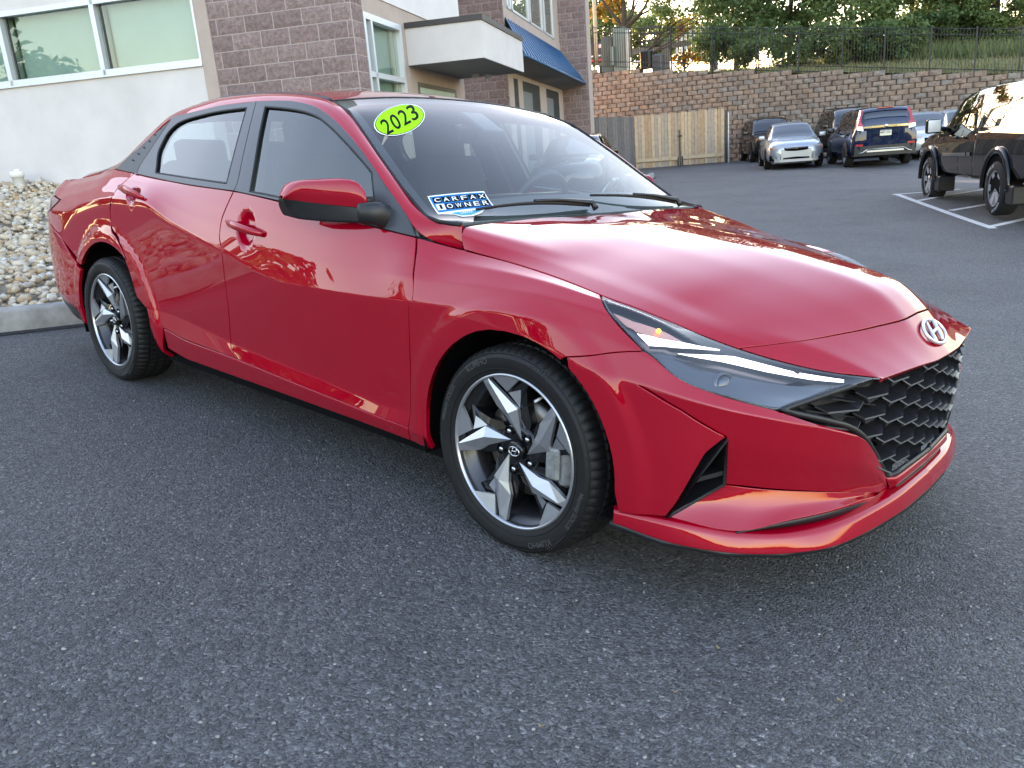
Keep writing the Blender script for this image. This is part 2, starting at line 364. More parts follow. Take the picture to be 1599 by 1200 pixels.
# ------------------------------------------------------------------ plan outline of the nose
PC = np.array([(-.3,.902),(0,.905),(.15,.905),(.30,.902),(.40,.893),(.50,.872),(.60,.828),(.68,.768),(.75,.685),(.80,.60),(.835,.51),(.86,.434),(.885,.30),(.90,.15),(.907,0),(.90,-.15),(.885,-.30),(.86,-.434),(.835,-.51),(.80,-.60),(.75,-.685)])
def prism(px, py, off=0.0):
    t = np.gradient(PC, axis=0); n = np.stack([-t[:, 1], t[:, 0]], -1); n /= np.linalg.norm(n, axis=1)[:, None]; c = PC + n * off; c = np.stack([c[:, 0], -c[:, 1]], -1)
    d = ray(px, py); best = None
    for a, b in zip(c[:-1], c[1:]):
        A = np.array([[d[0], -(b - a)[0]], [d[1], -(b - a)[1]]])
        if abs(np.linalg.det(A)) < 1e-9: continue
        s_, k = np.linalg.solve(A, a - CAM[:2])
        if -1e-9 <= k <= 1 + 1e-9 and s_ > 0 and (best is None or s_ < best): best = s_
    p = CAM + best * d; return np.array([p[0], -p[1], p[2]])
def pcz(x, w, z): return (x, w, z)

car = empty('red_sedan', label='glossy red four-door sedan with black grille and lime green year sticker on windshield', cat='car')
car.matrix_world = CARM
def Rw(u, p): return (u, float(p[0]), float(p[1]), float(p[2]))
# ------------------------------------------------------------------ body side loft (rear centre -> side -> headlight -> grille corner)
REAR = [(-4.5, -3.785, 0), (-4.1, -3.77, .42), (-3.9, -3.745, .62), (-3.75, -3.69, .745), (-3.6, -3.60, .82), (-3.45, -3.46, .862)]
def rear(z, dw=0, dx=0, lo=0): return [(u, x + dx, max(0, w + (dw if w > 0 else 0)), z + lo * (-3.45 - u)) for u, x, w in REAR]
FPL = [(.42, .41, .891), (.52, .51, .869), (.62, .62, .816), (.70, .71, .735), (.77, .775, .645), (.83, .845, .48)]
def fr(z, off=0): return [(u, x, w + off, z) for u, x, w in FPL]
S = lambda L: [(x, x, w, z) for x, w, z in L]
r0 = rear(.20, -.10, .06) + S([(-3.2,.80,.17),(-2.1,.79,.16),(-.4,.79,.16),(.3,.80,.16)]) + fr(.17, -.08)
r1 = rear(.27, -.03, .02) + S([(-3.2,.875,.25),(-2.7,.88,.235),(-2.1,.862,.225),(-1.4,.862,.225),(-.75,.864,.225),(-.4,.866,.222),(0,.885,.222),(.3,.892,.222)]) + fr(.222, -.004)
r2 = rear(.36, .0, .0) + S([(-3.2,.893,.36),(-2.7,.895,.345),(-2.2,.886,.35),(-1.96,.884,.322),(-1.54,.883,.310),(-1.04,.882,.289),(-.47,.882,.268),(0,.897,.28),(.3,.899,.30)]) + fr(.31)
r3 = rear(.48, .004, -.004) + S([(-3.2,.897,.46),(-2.7,.897,.44),(-2.25,.884,.43),(-2.05,.876,.425),(-1.52,.868,.375),(-1.03,.866,.345),(-.58,.870,.325),(-.4,.882,.34),(0,.902,.40),(.3,.902,.45)]) + fr(.45)
r4 = rear(.62, .006, -.006) + S([(-3.2,.898,.60),(-2.7,.897,.56),(-2.3,.886,.47),(-2.05,.878,.445),(-1.55,.890,.565),(-1.08,.9095,.678),(-.7,.907,.682),(-.41,.902,.690),(-.2,.903,.685),(0,.905,.672),(.165,.904,.645),(.30,.899,.612)]) + [Rw(u, prism(*q)) for u, *q in [(.42,1000,602),(.52,1060,620),(.62,1135,640),(.70,1215,656),(.77,1290,670),(.83,1347,683)]]
r5 = rear(.80, -.004, .012) + S([(-3.2,.876,.83),(-2.9,.884,.88),(-2.7,.886,.91),(-2.5,.886,.928),(-2.24,.889,.925),(-1.98,.893,.853),(-1.55,.903,.766),(-1.08,.9105,.688),(-.7,.9075,.694),(-.41,.902,.706),(-.2,.901,.716),(0,.899,.728),(.165,.888,.722),(.30,.870,.700)]) + [Rw(u, q) for u, q in [(.42,prism(1012,556,-.028)),(.52,prism(1055,589,-.024)),(.62,prism(1120,618,-.02)),(.70,prism(1185,636,-.02)),(.77,prism(1262,652,-.02)),(.83,prism(1330,670,-.03))]]
r7 = rear(.975, -.10, .06, lo=.0) + S([(-3.2,.758,.995),(-2.95,.772,1.02)]) + [Rw(u, aty(*q)) for u, *q in [(-2.7,182.6,265,.782),(-2.3,237,277,.805),(-1.87,300,289,.83),(-1.53,364,297.5,.84),(-1.18,440,315,.848),(-.91,510,333,.847),(-.62,600,358,.838),(-.46,650,370.5,.825),(-.37,724,390.5,.790),(-.15,800,411,.778),(.02,870,434,.774),(.114,910,450,.772),(.165,938.8,462,.770),(.30,995,482,.748),(.42,1050,504,.708),(.52,1100,525,.668),(.62,1152,544,.628),(.70,1215,563,.583),(.77,1290,580,.525),(.83,1384,592,.434)]]
def mid(A, B, us, f, bulge, dz=0):
    o = []
    for u in us:
        a = np.array([hermite([q[0] for q in A], [q[k] for q in A], [u])[0] for k in (1, 2, 3)]); b = np.array([hermite([q[0] for q in B], [q[k] for q in B], [u])[0] for k in (1, 2, 3)])
        bl = np.interp(u, [-4.5, -3.2, -2.4, -.6, -.3, .3, .62, .83], [.02, .02, .004, .003, .028, .036, .02, .01]) * bulge
        c = a * (1 - f) + b * f; nrm = np.array([0, b[2] - a[2], -(b[1] - a[1])]); nrm = nrm / (np.linalg.norm(nrm) + 1e-9)
        if u > .45: nrm = np.array([.6, .6, .5])
        o.append((u, *(c + nrm * bl)))
    return o
USM = [-4.5,-4.1,-3.9,-3.75,-3.6,-3.45,-3.2,-2.95,-2.7,-2.3,-1.87,-1.53,-1.18,-.91,-.62,-.46,-.37,-.15,.02,.165,.30,.42,.52,.62,.70,.77,.83]
r6a = mid(r5, r7, USM, .36, .9); r6b = mid(r5, r7, USM, .72, .85)
US = np.concatenate([np.arange(-4.5, -3.6, .02), np.arange(-3.6, .3, .012), np.arange(.3, .8301, .008)])
SIDE = loft_rows(US, [r0, r1, r2, r3, r4, r5, r6a, r6b, r7], sub=14, su=2.0, sv=.75)
# wheel-arch flares: the metal swells towards the opening
FC, RC, FRAD, RRAD = (.008, .306), (-2.655, .300), .368, .402
def flare(P, c, r, amp, wd):
    d = np.hypot(P[..., 0] - c[0], P[..., 2] - c[1]); k = np.clip((r + wd - d) / (wd * .45), 0, 1); k = k * k * (3 - 2 * k)
    P[..., 1] += amp * k * np.clip((P[..., 2] - .16) / .1, 0, 1) * np.clip((P[..., 0] + 3.5) / .4, 0, 1); return P
_P = SIDE.P.copy(); _P = flare(_P, RC, RRAD, .016, .085); _P = flare(_P, FC, FRAD, .009, .105)
SIDE = Loft(_P)
if SIDE.N[len(US)//2, 40][1] < 0: SIDE = Loft(_P, True)

def arch(c, r, z0=None, z1=None, n=40):                     # opening outline on the side sheet, from behind to ahead of the wheel
    out = []
    for k in np.linspace(0, 1, n):
        out.append((c[0] + r * math.cos(PI * (1 - k)), c[1] + r * math.sin(PI * (1 - k))))
    return out
def xzs(L): return [SIDE.xz(x, z) for x, z in L]
ARF = [(-.360, .19)] + arch(FC, FRAD) + [(.386, .19)]
ARR = [(-3.06, .21)] + arch(RC, RRAD) + [(-2.20, .19)]
a_arf = xzs(ARF); a_arr = xzs(ARR)
BMIN = SIDE.b[14]; 
t_belt = SIDE.tr([(182.6,265),(210,271),(245,279),(300,289.5),(365,298.3)]); t_beltf = SIDE.tr([(365,298.3),(440,315),(510,333),(600,358),(650,370.3)])
t_rdq = SIDE.tr([(210,271),(196.4,282.6),(185,292.6),(173.8,310),(171.6,330),(173,350),(185,377.5),(205,430),(220,470),(235,492.6),(255,512.6),(292.6,532.6)])
t_sill = SIDE.tr([(292.6,532.6),(370,561.4),(480,606.4),(560,638),(637,668)]); t_split = SIDE.tr([(365,298.3),(355,320),(345,347.5),(342.5,367.5),(346.5,395),(349,420),(355,470),(360,537.6),(370,561.4)])
t_ff = SIDE.tr([(650,370.3),(649,395),(646,420),(643,470),(640,560),(637,668)])
# ------------------------------------------------------------------ outer panels of the red car
A_ = lambda u: float(np.interp(u, US, SIDE.a)); B_ = lambda r: float(np.interp(r * 14, np.arange(len(SIDE.b)), SIDE.b))
def UB(L): return [(A_(u), B_(r)) for u, r in L]
BOT = 1.0
hood_line = [(A_(u), B_(8)) for u in np.linspace(-.37, .165, 12)]
t_foot = sp(SIDE.tr([(650,370.3),(690,381.5),(724,390.5)]))
t_hb = SIDE.tr([(938.8,463.5),(944,478),(956,496),(970,512.5),(987,530),(1005,547.6)]); t_hb2 = SIDE.tr([(1005,547.6),(1040,576.3),(1070,597.6),(1135,621),(1207.7,641),(1280,664),(1320,673.5),(1348,683)])
t_seam = SIDE.tr([(1005,547.6),(940,553),(884,558)])
cut = lambda L, f: [q for q in L if f(q)]
asA = t_seam[-1][0]
arf_rear = [q for q, xz in zip(a_arf, ARF) if q[0] < asA and xz[1] > .2]; arf_front = [q for q, xz in zip(a_arf, ARF) if q[0] > asA and xz[1] > .2]
fend = sp(t_foot) + hood_line + sp(t_hb) + sp(t_seam) + arf_rear[::-1] + UB([(-.352, BOT), (-.47, BOT)]) + t_ff[::-1]
front_fenders = panel(SIDE, fend, 'front_fender', RED, car)
def cup(px_, rad, depth):                                  # hollow behind a door handle
    c_ = np.array(SIDE.hit(*px_))
    def f(ab, P, N):
        d = np.hypot((ab[:, 0] - c_[0]) / 1.15, ab[:, 1] - c_[1]) / rad; k = np.clip(1.25 - d, 0, 1); k = np.clip(k * 1.6, 0, 1); k = k * k * (3 - 2 * k); return P - N * (depth * k)[:, None]
    return f
front_doors = panel(SIDE, sp(t_beltf) + sp(t_ff) + sp(t_sill[1:][::-1]) + sp(t_split[::-1]), 'front_door', RED, car, h=.011, fn=cup((384, 357), .046, .022))
rear_doors = panel(SIDE, sp(t_belt[1:]) + sp(t_split) + sp(t_sill[:2][::-1]) + sp(t_rdq[::-1]), 'rear_door', RED, car, h=.011, fn=cup((208, 303), .046, .022))
i_b = t_rdq.index(t_rdq[10])
sill_l = sp(t_rdq[10:]) + sp(t_sill)
panel(SIDE, sill_l + UB([(-.47, BOT), (-1.2, BOT), (-2.0, BOT), (-2.17, BOT + .2)]), 'rocker_panel', RED, car)
arr_up = [q for q, xz in zip(a_arr, ARR) if not (xz[0] < -2.9 and xz[1] < .56)]
arr_lo = [q for q, xz in zip(a_arr, ARR) if (xz[0] < -2.9 and xz[1] < .56)]
t_tl = UB([(-3.30, 5.9), (-3.45, 5.25), (-3.56, 4.85)])
quarter = [t_belt[0]] + sp(t_rdq[:11]) + [SIDE.xz(-2.20, .23)] + arr_up[::-1] + UB([(-3.25, 4.35), (-3.56, 4.7)]) + t_tl[::-1] + UB([(-3.45, 6.35), (-3.6, 6.9), (-3.62, 8), (-3.2, 8), (-2.95, 8)])
quarters = panel(SIDE, quarter, 'rear_quarter_panel', RED, car)
panel(SIDE, arr_lo + [SIDE.xz(-3.04, .56)] + UB([(-3.25, 4.35), (-3.56, 4.70), (-3.75, 4.74), (-4.1, 4.75), (-4.499, 4.75), (-4.499, 1.9), (-4.1, 1.9), (-3.75, 1.8), (-3.5, 1.6), (-3.2, 1.7)]) , 'rear_bumper', RED, car, gap=-.0035)
panel(SIDE, UB([(-3.09, .9), (-3.06, 1.55), (-3.2, 1.66), (-3.5, 1.56), (-3.75, 1.76), (-4.1, 1.86), (-4.499, 1.86), (-4.499, .7), (-3.75, .6), (-3.4, .75)]), 'rear_bumper_valance', BLK, car)
TAIL = mat('tail_lamp_red', (.16, .004, .008), .15, coat=1)
panel(SIDE, t_tl + UB([(-3.75, 4.8), (-4.1, 4.9), (-4.499, 4.95), (-4.499, 5.5), (-4.1, 5.55), (-3.75, 6.0), (-3.6, 6.55), (-3.45, 6.3)]), 'tail_lamp', TAIL, car, lift=.004)
panel(SIDE, UB([(-3.64, 8), (-3.64, 6.95), (-3.75, 6.2), (-4.1, 5.7), (-4.499, 5.62), (-4.499, 8)]), 'trunk_face', RED, car)
# front bumper: flank and the band under the lamp
bcr = SIDE.tr([(1347,686),(1290,671.5),(1215,657.5),(1135,641.5),(1060,621.5),(997,602)]); bdg = SIDE.tr([(997,602),(1065,642),(1135,683),(1104,722),(1070,770),(1040,808)])
bumper = panel(SIDE, sp(t_seam[::-1]) + sp(t_hb2) + sp(bcr) + [bdg[1], bdg[2], bdg[5]] + SIDE.tr([(965,801)]) + arf_front[::-1], 'front_bumper', RED, car, h=.010)
# inner dark shell so that gaps and openings read black
def grid_obj(L, i0, i1, j0, j1, name, m, parent, lift, sides=(-1, 1), st=2):
    P = (L.P + L.N * lift)[i0:i1:st, j0:j1:st]; n, k, _ = P.shape
    F = [(i*k+j, (i+1)*k+j, (i+1)*k+j+1, i*k+j+1) for i in range(n-1) for j in range(k-1)]
    for s in sides: MB().add(P.reshape(-1, 3) * [1, s, 1], F, True).build(name, m, parent, fix=False)
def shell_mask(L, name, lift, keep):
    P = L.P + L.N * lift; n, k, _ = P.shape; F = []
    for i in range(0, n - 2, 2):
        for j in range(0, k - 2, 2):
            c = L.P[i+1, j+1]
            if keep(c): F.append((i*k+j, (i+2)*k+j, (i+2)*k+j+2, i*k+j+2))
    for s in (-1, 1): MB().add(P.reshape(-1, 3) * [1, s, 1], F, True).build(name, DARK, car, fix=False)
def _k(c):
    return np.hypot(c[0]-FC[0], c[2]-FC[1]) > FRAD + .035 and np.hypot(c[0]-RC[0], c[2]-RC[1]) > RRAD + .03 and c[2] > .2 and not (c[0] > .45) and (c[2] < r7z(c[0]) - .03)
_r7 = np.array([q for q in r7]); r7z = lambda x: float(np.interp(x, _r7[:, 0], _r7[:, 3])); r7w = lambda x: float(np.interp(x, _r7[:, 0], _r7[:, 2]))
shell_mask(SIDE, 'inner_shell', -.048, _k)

# ---- wheel wells
for (c, r, xo) in ((FC, FRAD, 0), (RC, RRAD, 0)):
    for s in (-1, 1):
        b = MB(); prof = [(r + .016, .893), (r + .03, .86), (r + .035, .60), (r + .02, .55), (.05, .55)]; vs = []; fs = []; N = 32
        for i in range(N + 1):
            a = PI * 1.16 * i / N - .08 * PI
            for rr, y in prof: vs.append((c[0] + rr * math.cos(a), s * y, c[1] + rr * math.sin(a)))
        m_ = len(prof)
        for i in range(N):
            for j in range(m_ - 1): fs.append((i*m_+j, (i+1)*m_+j, (i+1)*m_+j+1, i*m_+j+1))
        b.add(vs, fs, True).build('wheel_well', DARK, car, fix=False)
# floor pan
MB().box(-3.0, .42, -.80, .80, .165, .21).build('underbody', DARK, car)

# ------------------------------------------------------------------ greenhouse
def wg(x, z): return np.interp(x, _r7[:, 0], gblur(_r7[:, 2], .1, 0)) + .004 - .60 * (z - r7z(x)) - .08 * (z - r7z(x)) ** 2
gx = np.arange(-2.95, -.36, .015); gz = np.arange(.84, 1.43, .012)
r7zs = gblur(np.array([r7z(x) for x in gx]), 3, 0); r7ws = gblur(np.array([r7w(x) for x in gx]), 3, 0)
GSL = np.interp(gx, [-2.6, -1.9, -1.2, -.6], [.56, .50, .43, .36])[:, None]
GHP = np.stack([np.broadcast_to(gx[:, None], (len(gx), len(gz))), r7ws[:, None] + .004 - GSL * (gz[None] - r7zs[:, None]) - .08 * (gz[None] - r7zs[:, None]) ** 2, np.broadcast_to(gz[None], (len(gx), len(gz)))], -1)
GH = Loft(GHP)
if GH.N[50, 20][1] < 0: GH = Loft(GHP, True)
TEpx = [(651,371),(640,345),(602.7,290),(565,235),(530,195),(502.6,172.5),(480,162.5),(445,157.5),(401.5,158.8),(347.7,165),(310,173.8),(265,186.3),(225,225),(182.6,264)]
te = GH.tr(TEpx); TE3 = GH.ev(te)
belt_gh = GH.tr([(182.6,265.5),(210,271.5),(245,279.5),(300,290),(365,299),(440,315.5),(510,333.5),(600,358.5),(651,371)])
spl = GH.tr([(401.5,158.8),(391,200),(380,248),(370,292),(366,299)])
gl_f = GH.tr([(391,300),(398,258),(406,210),(415,167.5)]) ; gl_f2 = GH.tr([(415,167.5),(440,169.5),(470,173.8),(495,182.5),(515,197.5),(540,222.6),(562,247),(581.4,270)])
gl_f3 = GH.tr([(581.4,270),(585,310),(588,346)]); gl_fb = GH.tr([(588,346),(540,333),(480,319),(440,309.5),(391,300)])
gl_r = GH.tr([(244,271),(245,262),(250,232.6),(260,212.6),(280,192.5),(310,182),(347.7,173.8),(386.5,169)]); gl_rb = GH.tr([(386.5,169),(370,228),(355,287.5),(300,279.5),(244,271)])
qline = GH.tr([(267.6,188),(240,229),(216.8,266),(215,272)])
ri = [i for i, p in enumerate(TEpx)]
FRAME_F = sp(te[:9]) + sp(spl) + sp(belt_gh[4:]) 
FRAME_R = sp(te[8:12] + [qline[0]]) + sp(qline) + sp([belt_gh[1], belt_gh[2], belt_gh[3], belt_gh[4]]) + sp(spl[::-1])
QUAR = sp([qline[0], te[12], te[13]]) + sp([belt_gh[0], belt_gh[1]]) + sp(qline[::-1])
gpf = sp(gl_f) + sp(gl_f2) + sp(gl_f3) + sp(gl_fb); gpr = sp(gl_r) + gl_rb
for k, s in enumerate((-1, 1)):
    panel(GH, FRAME_F, 'window_frame', TRIM, front_doors[k], holes=[gpf], lift=.004, sides=(s,), gap=.001, skirt=.03)
    panel(GH, FRAME_R, 'window_frame', TRIM, rear_doors[k], holes=[gpr], lift=.004, sides=(s,), gap=.001, skirt=.03)
    panel(GH, gpf, 'window_glass', GLASSD, front_doors[k], lift=-.006, sides=(s,), gap=-.006, skirt=.004, h=.03)
    panel(GH, gpr, 'window_glass', GLASSD, rear_doors[k], lift=-.006, sides=(s,), gap=-.006, skirt=.004, h=.03)
    panel(GH, QUAR, 'quarter_trim', BLK, car, lift=.004, sides=(s,), gap=.001)
    # inner rubber lip round the panes
    for o, g in ((front_doors[k], gpf), (rear_doors[k], gpr)):
        pts = GH.ev(np.array(clean(dense(g, .02)))) * [1, s, 1]; MB().tube(pts, .0055, 6, closed=True).build('window_seal', RUB, o)
    # louvre fins on the quarter trim
    for t in np.linspace(.16, .86, 6):
        pa = np.array(GH.hit(190 + 68 * t * .98 + 2, 262 - 70 * t)); pb = pa + [.05 * (1.25 - t), .0]
        q = GH.ev([pa, pb]) ; q2 = q + GH.nv([pa, pb]) * .010; MB().add(np.concatenate([q + [0, .002, .004], q2[1:] , q2[1:] - [0, 0, .006]]) * [1, s, 1], [(0, 1, 2), (0, 1, 3), (0, 2, 3)]).build('louvre_fin', TRIM, car)

# red frame above the windows: A-pillar, roof rail, C-pillar
pt = lambda *q: np.array(q, float)
IE = [aty(721,351,.748), aty(705,349,.762), aty(685,346,.775), aty(665,337.6,.772), aty(627.7,292.6,.750), aty(590,240,.716), aty(565,202.6,.683), aty(545,175,.656), pt(-1.17,.630,1.340), pt(-1.36,.612,1.361), pt(-1.64,.600,1.375), pt(-1.95,.590,1.371), pt(-2.2,.58,1.350), pt(-2.45,.572,1.300), pt(-2.68,.575,1.220), pt(-2.92,.58,1.123), pt(-3.12,.585,1.055), pt(-3.3,.59,1.03)]
TEf = [aty(724,390.5,.752), aty(690,381.5,.768)] + [TE3[i] for i in range(14)] + [pt(-2.95,.772,1.022), pt(-3.2,.758,.997)]
IEa, TEa = np.array(IE), np.array(TEf); sA = np.r_[0, np.cumsum(np.linalg.norm(np.diff((IEa + TEa) / 2, axis=0), axis=1))]
MIDn = np.cross(np.gradient((IEa + TEa) / 2, axis=0), IEa - TEa); MIDn /= np.linalg.norm(MIDn, axis=1)[:, None]; MIDn *= np.sign(MIDn[:, 2] + MIDn[:, 1])[:, None]
bul = np.interp(np.arange(18), [0, 2, 4, 8, 11, 14, 17], [.002, .003, .005, .012, .016, .02, .012])[:, None]
rowsU = [TEa, TEa * .7 + IEa * .3 + MIDn * bul * .85, TEa * .35 + IEa * .65 + MIDn * bul * .9, IEa]
UPPER = loft_rows(np.linspace(0, sA[-1], 260), [[(sA[i], *r[i]) for i in range(18)] for r in rowsU], sub=8, su=4, sv=2)
if UPPER.N[130, 12][2] < 0: UPPER = Loft(UPPER.P, True)
amx, bmx = UPPER.a[-1], UPPER.b[-1]
panel(UPPER, [(0, 0), (amx, 0), (amx, bmx), (0, bmx)], 'roof_rail', RED, car, gap=.001, skirt=.012)

# windshield / roof / rear glass / deck share one family of cross sections between the two inner edges
def cross(xs, zc, power=2.0, nw=41, ext=0):
    o = np.argsort(-IEa[:, 0]); ix = -IEa[o, 0]; wi = np.interp(-np.asarray(xs), ix, IEa[o, 1]); zi = np.interp(-np.asarray(xs), ix, IEa[o, 2]); wi, zi = gblur(wi, 2, 0), gblur(zi, 2, 0)
    t = np.linspace(1, -1, nw); P = np.zeros((len(xs), nw, 3))
    for k, x in enumerate(xs): P[k, :, 0] = x; P[k, :, 1] = t * wi[k]; P[k, :, 2] = zi[k] + (zc[k] - zi[k]) * (1 - np.abs(t) ** power)
    L = Loft(P)
    return L if L.N[len(xs)//2, nw//2][2] > 0 else Loft(P, True)
xs = np.linspace(-1.13, -.365, 60); zc = hermite([-1.13,-1.0,-.8,-.6,-.365], [1.366,1.306,1.200,1.084,.938], xs); WSL = cross(xs, zc, 2.2)
WA, WB = WSL.a[-1], WSL.b[-1]; full = [(0, 0), (WA, 0), (WA, WB), (0, WB)]
panel(WSL, full, 'windshield', GLASS, car, sides=(-1,), gap=.001, lift=.001, skirt=.003, h=.04)
FRIT = mat('frit_black', (.006, .006, .007), .5)
e = .038
panel(WSL, full, 'windshield_border', FRIT, car, sides=(-1,), gap=0, lift=-.006, skirt=.002, h=.05, holes=[[(.055, e + .02), (.03, WB * .5), (.055, WB - e - .02), (WA - .16, WB - e), (WA - .13, WB * .5), (WA - .16, e)]])
xs = np.linspace(-2.47, -1.135, 90); zc = hermite([-2.47,-2.3,-2.0,-1.7,-1.4,-1.135], [1.332,1.368,1.404,1.414,1.404,1.369], xs); ROOF = cross(xs, zc, 2.3)
panel(ROOF, [(0, 0), (ROOF.a[-1], 0), (ROOF.a[-1], ROOF.b[-1]), (0, ROOF.b[-1])], 'roof', RED, car, sides=(-1,), gap=.004, h=.03)
for s in (-1, 1): MB().tube([(x, s * (np.interp(-x, -IEa[::1, 0], IEa[:, 1]) + .001), np.interp(-x, -IEa[:, 0], IEa[:, 2]) - .001) for x in np.linspace(-1.13, -2.5, 50)], .008, 6).build('roof_ditch_molding', BLK, car)
for s in (-1, 1): MB().tube([IEa[i] * [1, s, 1] + [0, 0, -.001] for i in range(0, 9)], .007, 6).build('windshield_molding', RUB, car)
MB().tube([WSL.P[0, j] * [1, -1, 1] + [-.004, 0, .0] for j in range(41)], .006, 6).build('windshield_molding', RUB, car)
xs = np.linspace(-3.16, -2.475, 40); zc = hermite([-3.16,-2.9,-2.7,-2.475], [1.075,1.175,1.255,1.331], xs); RGL = cross(xs, zc, 2.2)
panel(RGL, [(0, 0), (RGL.a[-1], 0), (RGL.a[-1], RGL.b[-1]), (0, RGL.b[-1])], 'rear_window', GLASSD, car, sides=(-1,), gap=.003, skirt=.003, h=.05)
# trunk deck with a small lip
dx = np.linspace(-3.73, -3.165, 30); P = np.zeros((30, 41, 3)); t = np.linspace(1, -1, 41)
for k, x in enumerate(dx):
    wi = np.interp(x, [-3.73, -3.6, -3.3, -3.165], [.58, .64, .60, .58]); zi = np.interp(x, [-3.73, -3.6, -3.3, -3.165], [.962, .975, 1.024, 1.05]); zz = np.interp(x, [-3.73, -3.66, -3.5, -3.165], [1.045, 1.038, 1.035, 1.074])
    P[k, :, 0] = x + .06 * np.abs(t) ** 3 * np.interp(x, [-3.73, -3.4], [1, 0]); P[k, :, 1] = t * wi; P[k, :, 2] = zi + (zz - zi) * (1 - np.abs(t) ** 2.6)
DECK = Loft(P); DECK = DECK if DECK.N[15, 20][2] > 0 else Loft(P, True)
panel(DECK, [(0, 0), (DECK.a[-1], 0), (DECK.a[-1], DECK.b[-1]), (0, DECK.b[-1])], 'trunk_lid', RED, car, sides=(-1,), gap=.002, h=.03, skirt=.012)

# ------------------------------------------------------------------ hood and nose
ust = [-.37,-.15,.02,.165,.30,.42,.52,.62,.70,.77,.83]
cx = [-.352,-.13,.06,.22,.38,.52,.63,.725,.80,.855,.911]; cz = [.935,.923,.906,.889,.867,.843,.819,.786,.727,.667,.613]
rid = [aty(*q) for q in [(724.5,354,.748),(842,386.5,.675),(915,412,.63),(985,437,.622),(1040,459,.61),(1090,482,.585),(1140,503,.57),(1195,520,.54),(1255,537,.508),(1315,561,.472),(1382,591.5,.43)]]
edge = [np.array([hermite(_r7[:, 0], _r7[:, k], [u])[0] for k in (1, 2, 3)]) for u in ust]
half = []
for i, u in enumerate(ust):
    g = rid[i]; c = pt(cx[i], 0, cz[i]); k = pt(cx[i] - .004, .113, cz[i] - .002); f = i / 10
    m1 = k * .62 + g * .38 + pt(.003, 0, .008 * (1 - f * .5)); m2 = k * .28 + g * .72 + pt(.003, 0, .005 * (1 - f * .4)); eg = edge[i] * .5 + g * .5 + pt(0, .004, .004 * (1 - f)) + (pt(0, .012, .004) if i == 0 else 0)
    half.append([edge[i], eg, g, m2, m1, k, c])
rows = []
for j in range(7): rows.append([(ust[i], *half[i][j]) for i in range(11)])
for j in range(5, -1, -1): rows.append([(ust[i], half[i][j][0], -half[i][j][1], half[i][j][2]) for i in range(11)])
HOOD = loft_rows(np.linspace(-.37, .83, 150), rows, sub=10, su=2.0, sv=1.3)
if HOOD.N[60, 60][2] < 0: HOOD = Loft(HOOD.P, True)
HA, HB_ = HOOD.a[-1], HOOD.b[-1]
fl = HOOD.tr([(1153,544),(1200,538.7),(1253,532),(1306.7,522.7),(1360,512),(1400,502.7),(1434.7,488)]); fl[0] = (fl[0][0], 0.0); fl[-1] = (fl[-1][0], HB_ / 2)
front = sp(fl) + [(a, HB_ - b) for a, b in sp(fl)[::-1][1:]]
panel(HOOD, [(0, 0)] + front + [(0, HB_)], 'hood', RED, car, sides=(-1,), gap=.0025, h=.016)
panel(HOOD, front[::-1] + [(HA - .09, 0), (HA - .03, .018), (HA - .006, .045), (HA, .09), (HA, HB_ - .09), (HA - .006, HB_ - .045), (HA - .03, HB_ - .018), (HA - .09, HB_)], 'nose_panel', RED, car, sides=(-1,), gap=.0025, h=.012, skirt=.012)
P = HOOD.P + HOOD.N * -.03; n, k, _ = P.shape
MB().add(P.reshape(-1, 3) * [1, -1, 1], [(i*k+j, (i+1)*k+j, (i+1)*k+j+1, i*k+j+1) for i in range(n-14) for j in range(14, k-15)], True).build('hood_inner', DARK, car, fix=False)
# cowl tray under the windshield foot
xs = np.linspace(-.50, -.35, 6); P = np.zeros((6, 21, 3)); t = np.linspace(.75, -.75, 21)
for k, x in enumerate(xs): P[k, :, 0] = x - .05 * (t / .75) ** 2; P[k, :, 1] = t; P[k, :, 2] = .925 - .045 * (t / .75) ** 2 + .02 * math.sin(k) * .2
COWL = Loft(P); COWL = COWL if COWL.N[3, 10][2] > 0 else Loft(P, True)
panel(COWL, [(0, 0), (COWL.a[-1], 0), (COWL.a[-1], COWL.b[-1]), (0, COWL.b[-1])], 'cowl_tray', BLK, car, sides=(-1,), h=.05)
# ------------------------------------------------------------------ front fascia
def px_loft(rows, n=60, sub=8, sv=1.2, su=1.5, out=(1, .5, 0)):
    """rows of 3-D points (same count) -> smooth sheet facing `out` (x forward, w outward)."""
    R_ = [np.array(r, float) for r in rows]; k = len(R_[0]); us = np.linspace(0, 1, k)
    L = loft_rows(np.linspace(0, 1, n), [[(us[i], *r[i]) for i in range(k)] for r in R_], sub=sub, su=su, sv=sv)
    c = L.N[n // 2, L.P.shape[1] // 2]
    return L if np.dot(c, out) > 0 else Loft(L.P, True)
pr = lambda L, off: [prism(x, y, off) for x, y in L]
def fullp(L): return [(0, 0), (L.a[-1], 0), (L.a[-1], L.b[-1]), (0, L.b[-1])]
Tpx = [(995,600),(1060,620),(1135,640),(1200,653.5),(1265,666),(1320,677),(1349,686),(1370,713),(1384,747)]
Bpx = [(1010,764),(1070,760),(1130,757),(1200,764),(1265,768),(1320,770),(1350,770),(1372,769.5),(1386,769)]
offT = [0, 0, 0, 0, 0, 0, -.002, -.012, -.02]; offB = [-.035, -.04, -.045, -.045, -.042, -.036, -.033, -.03, -.03]
Trow = [prism(*p, o) for p, o in zip(Tpx, offT)]; Brow = [prism(*p, o) for p, o in zip(Bpx, offB)]
Mrow = [np.r_[prism((t[0] + b[0]) / 2, (t[1] + b[1]) / 2, o1 * .5 + o2 * .5 + .008)] for t, b, o1, o2 in zip(Tpx, Bpx, offT, offB)]
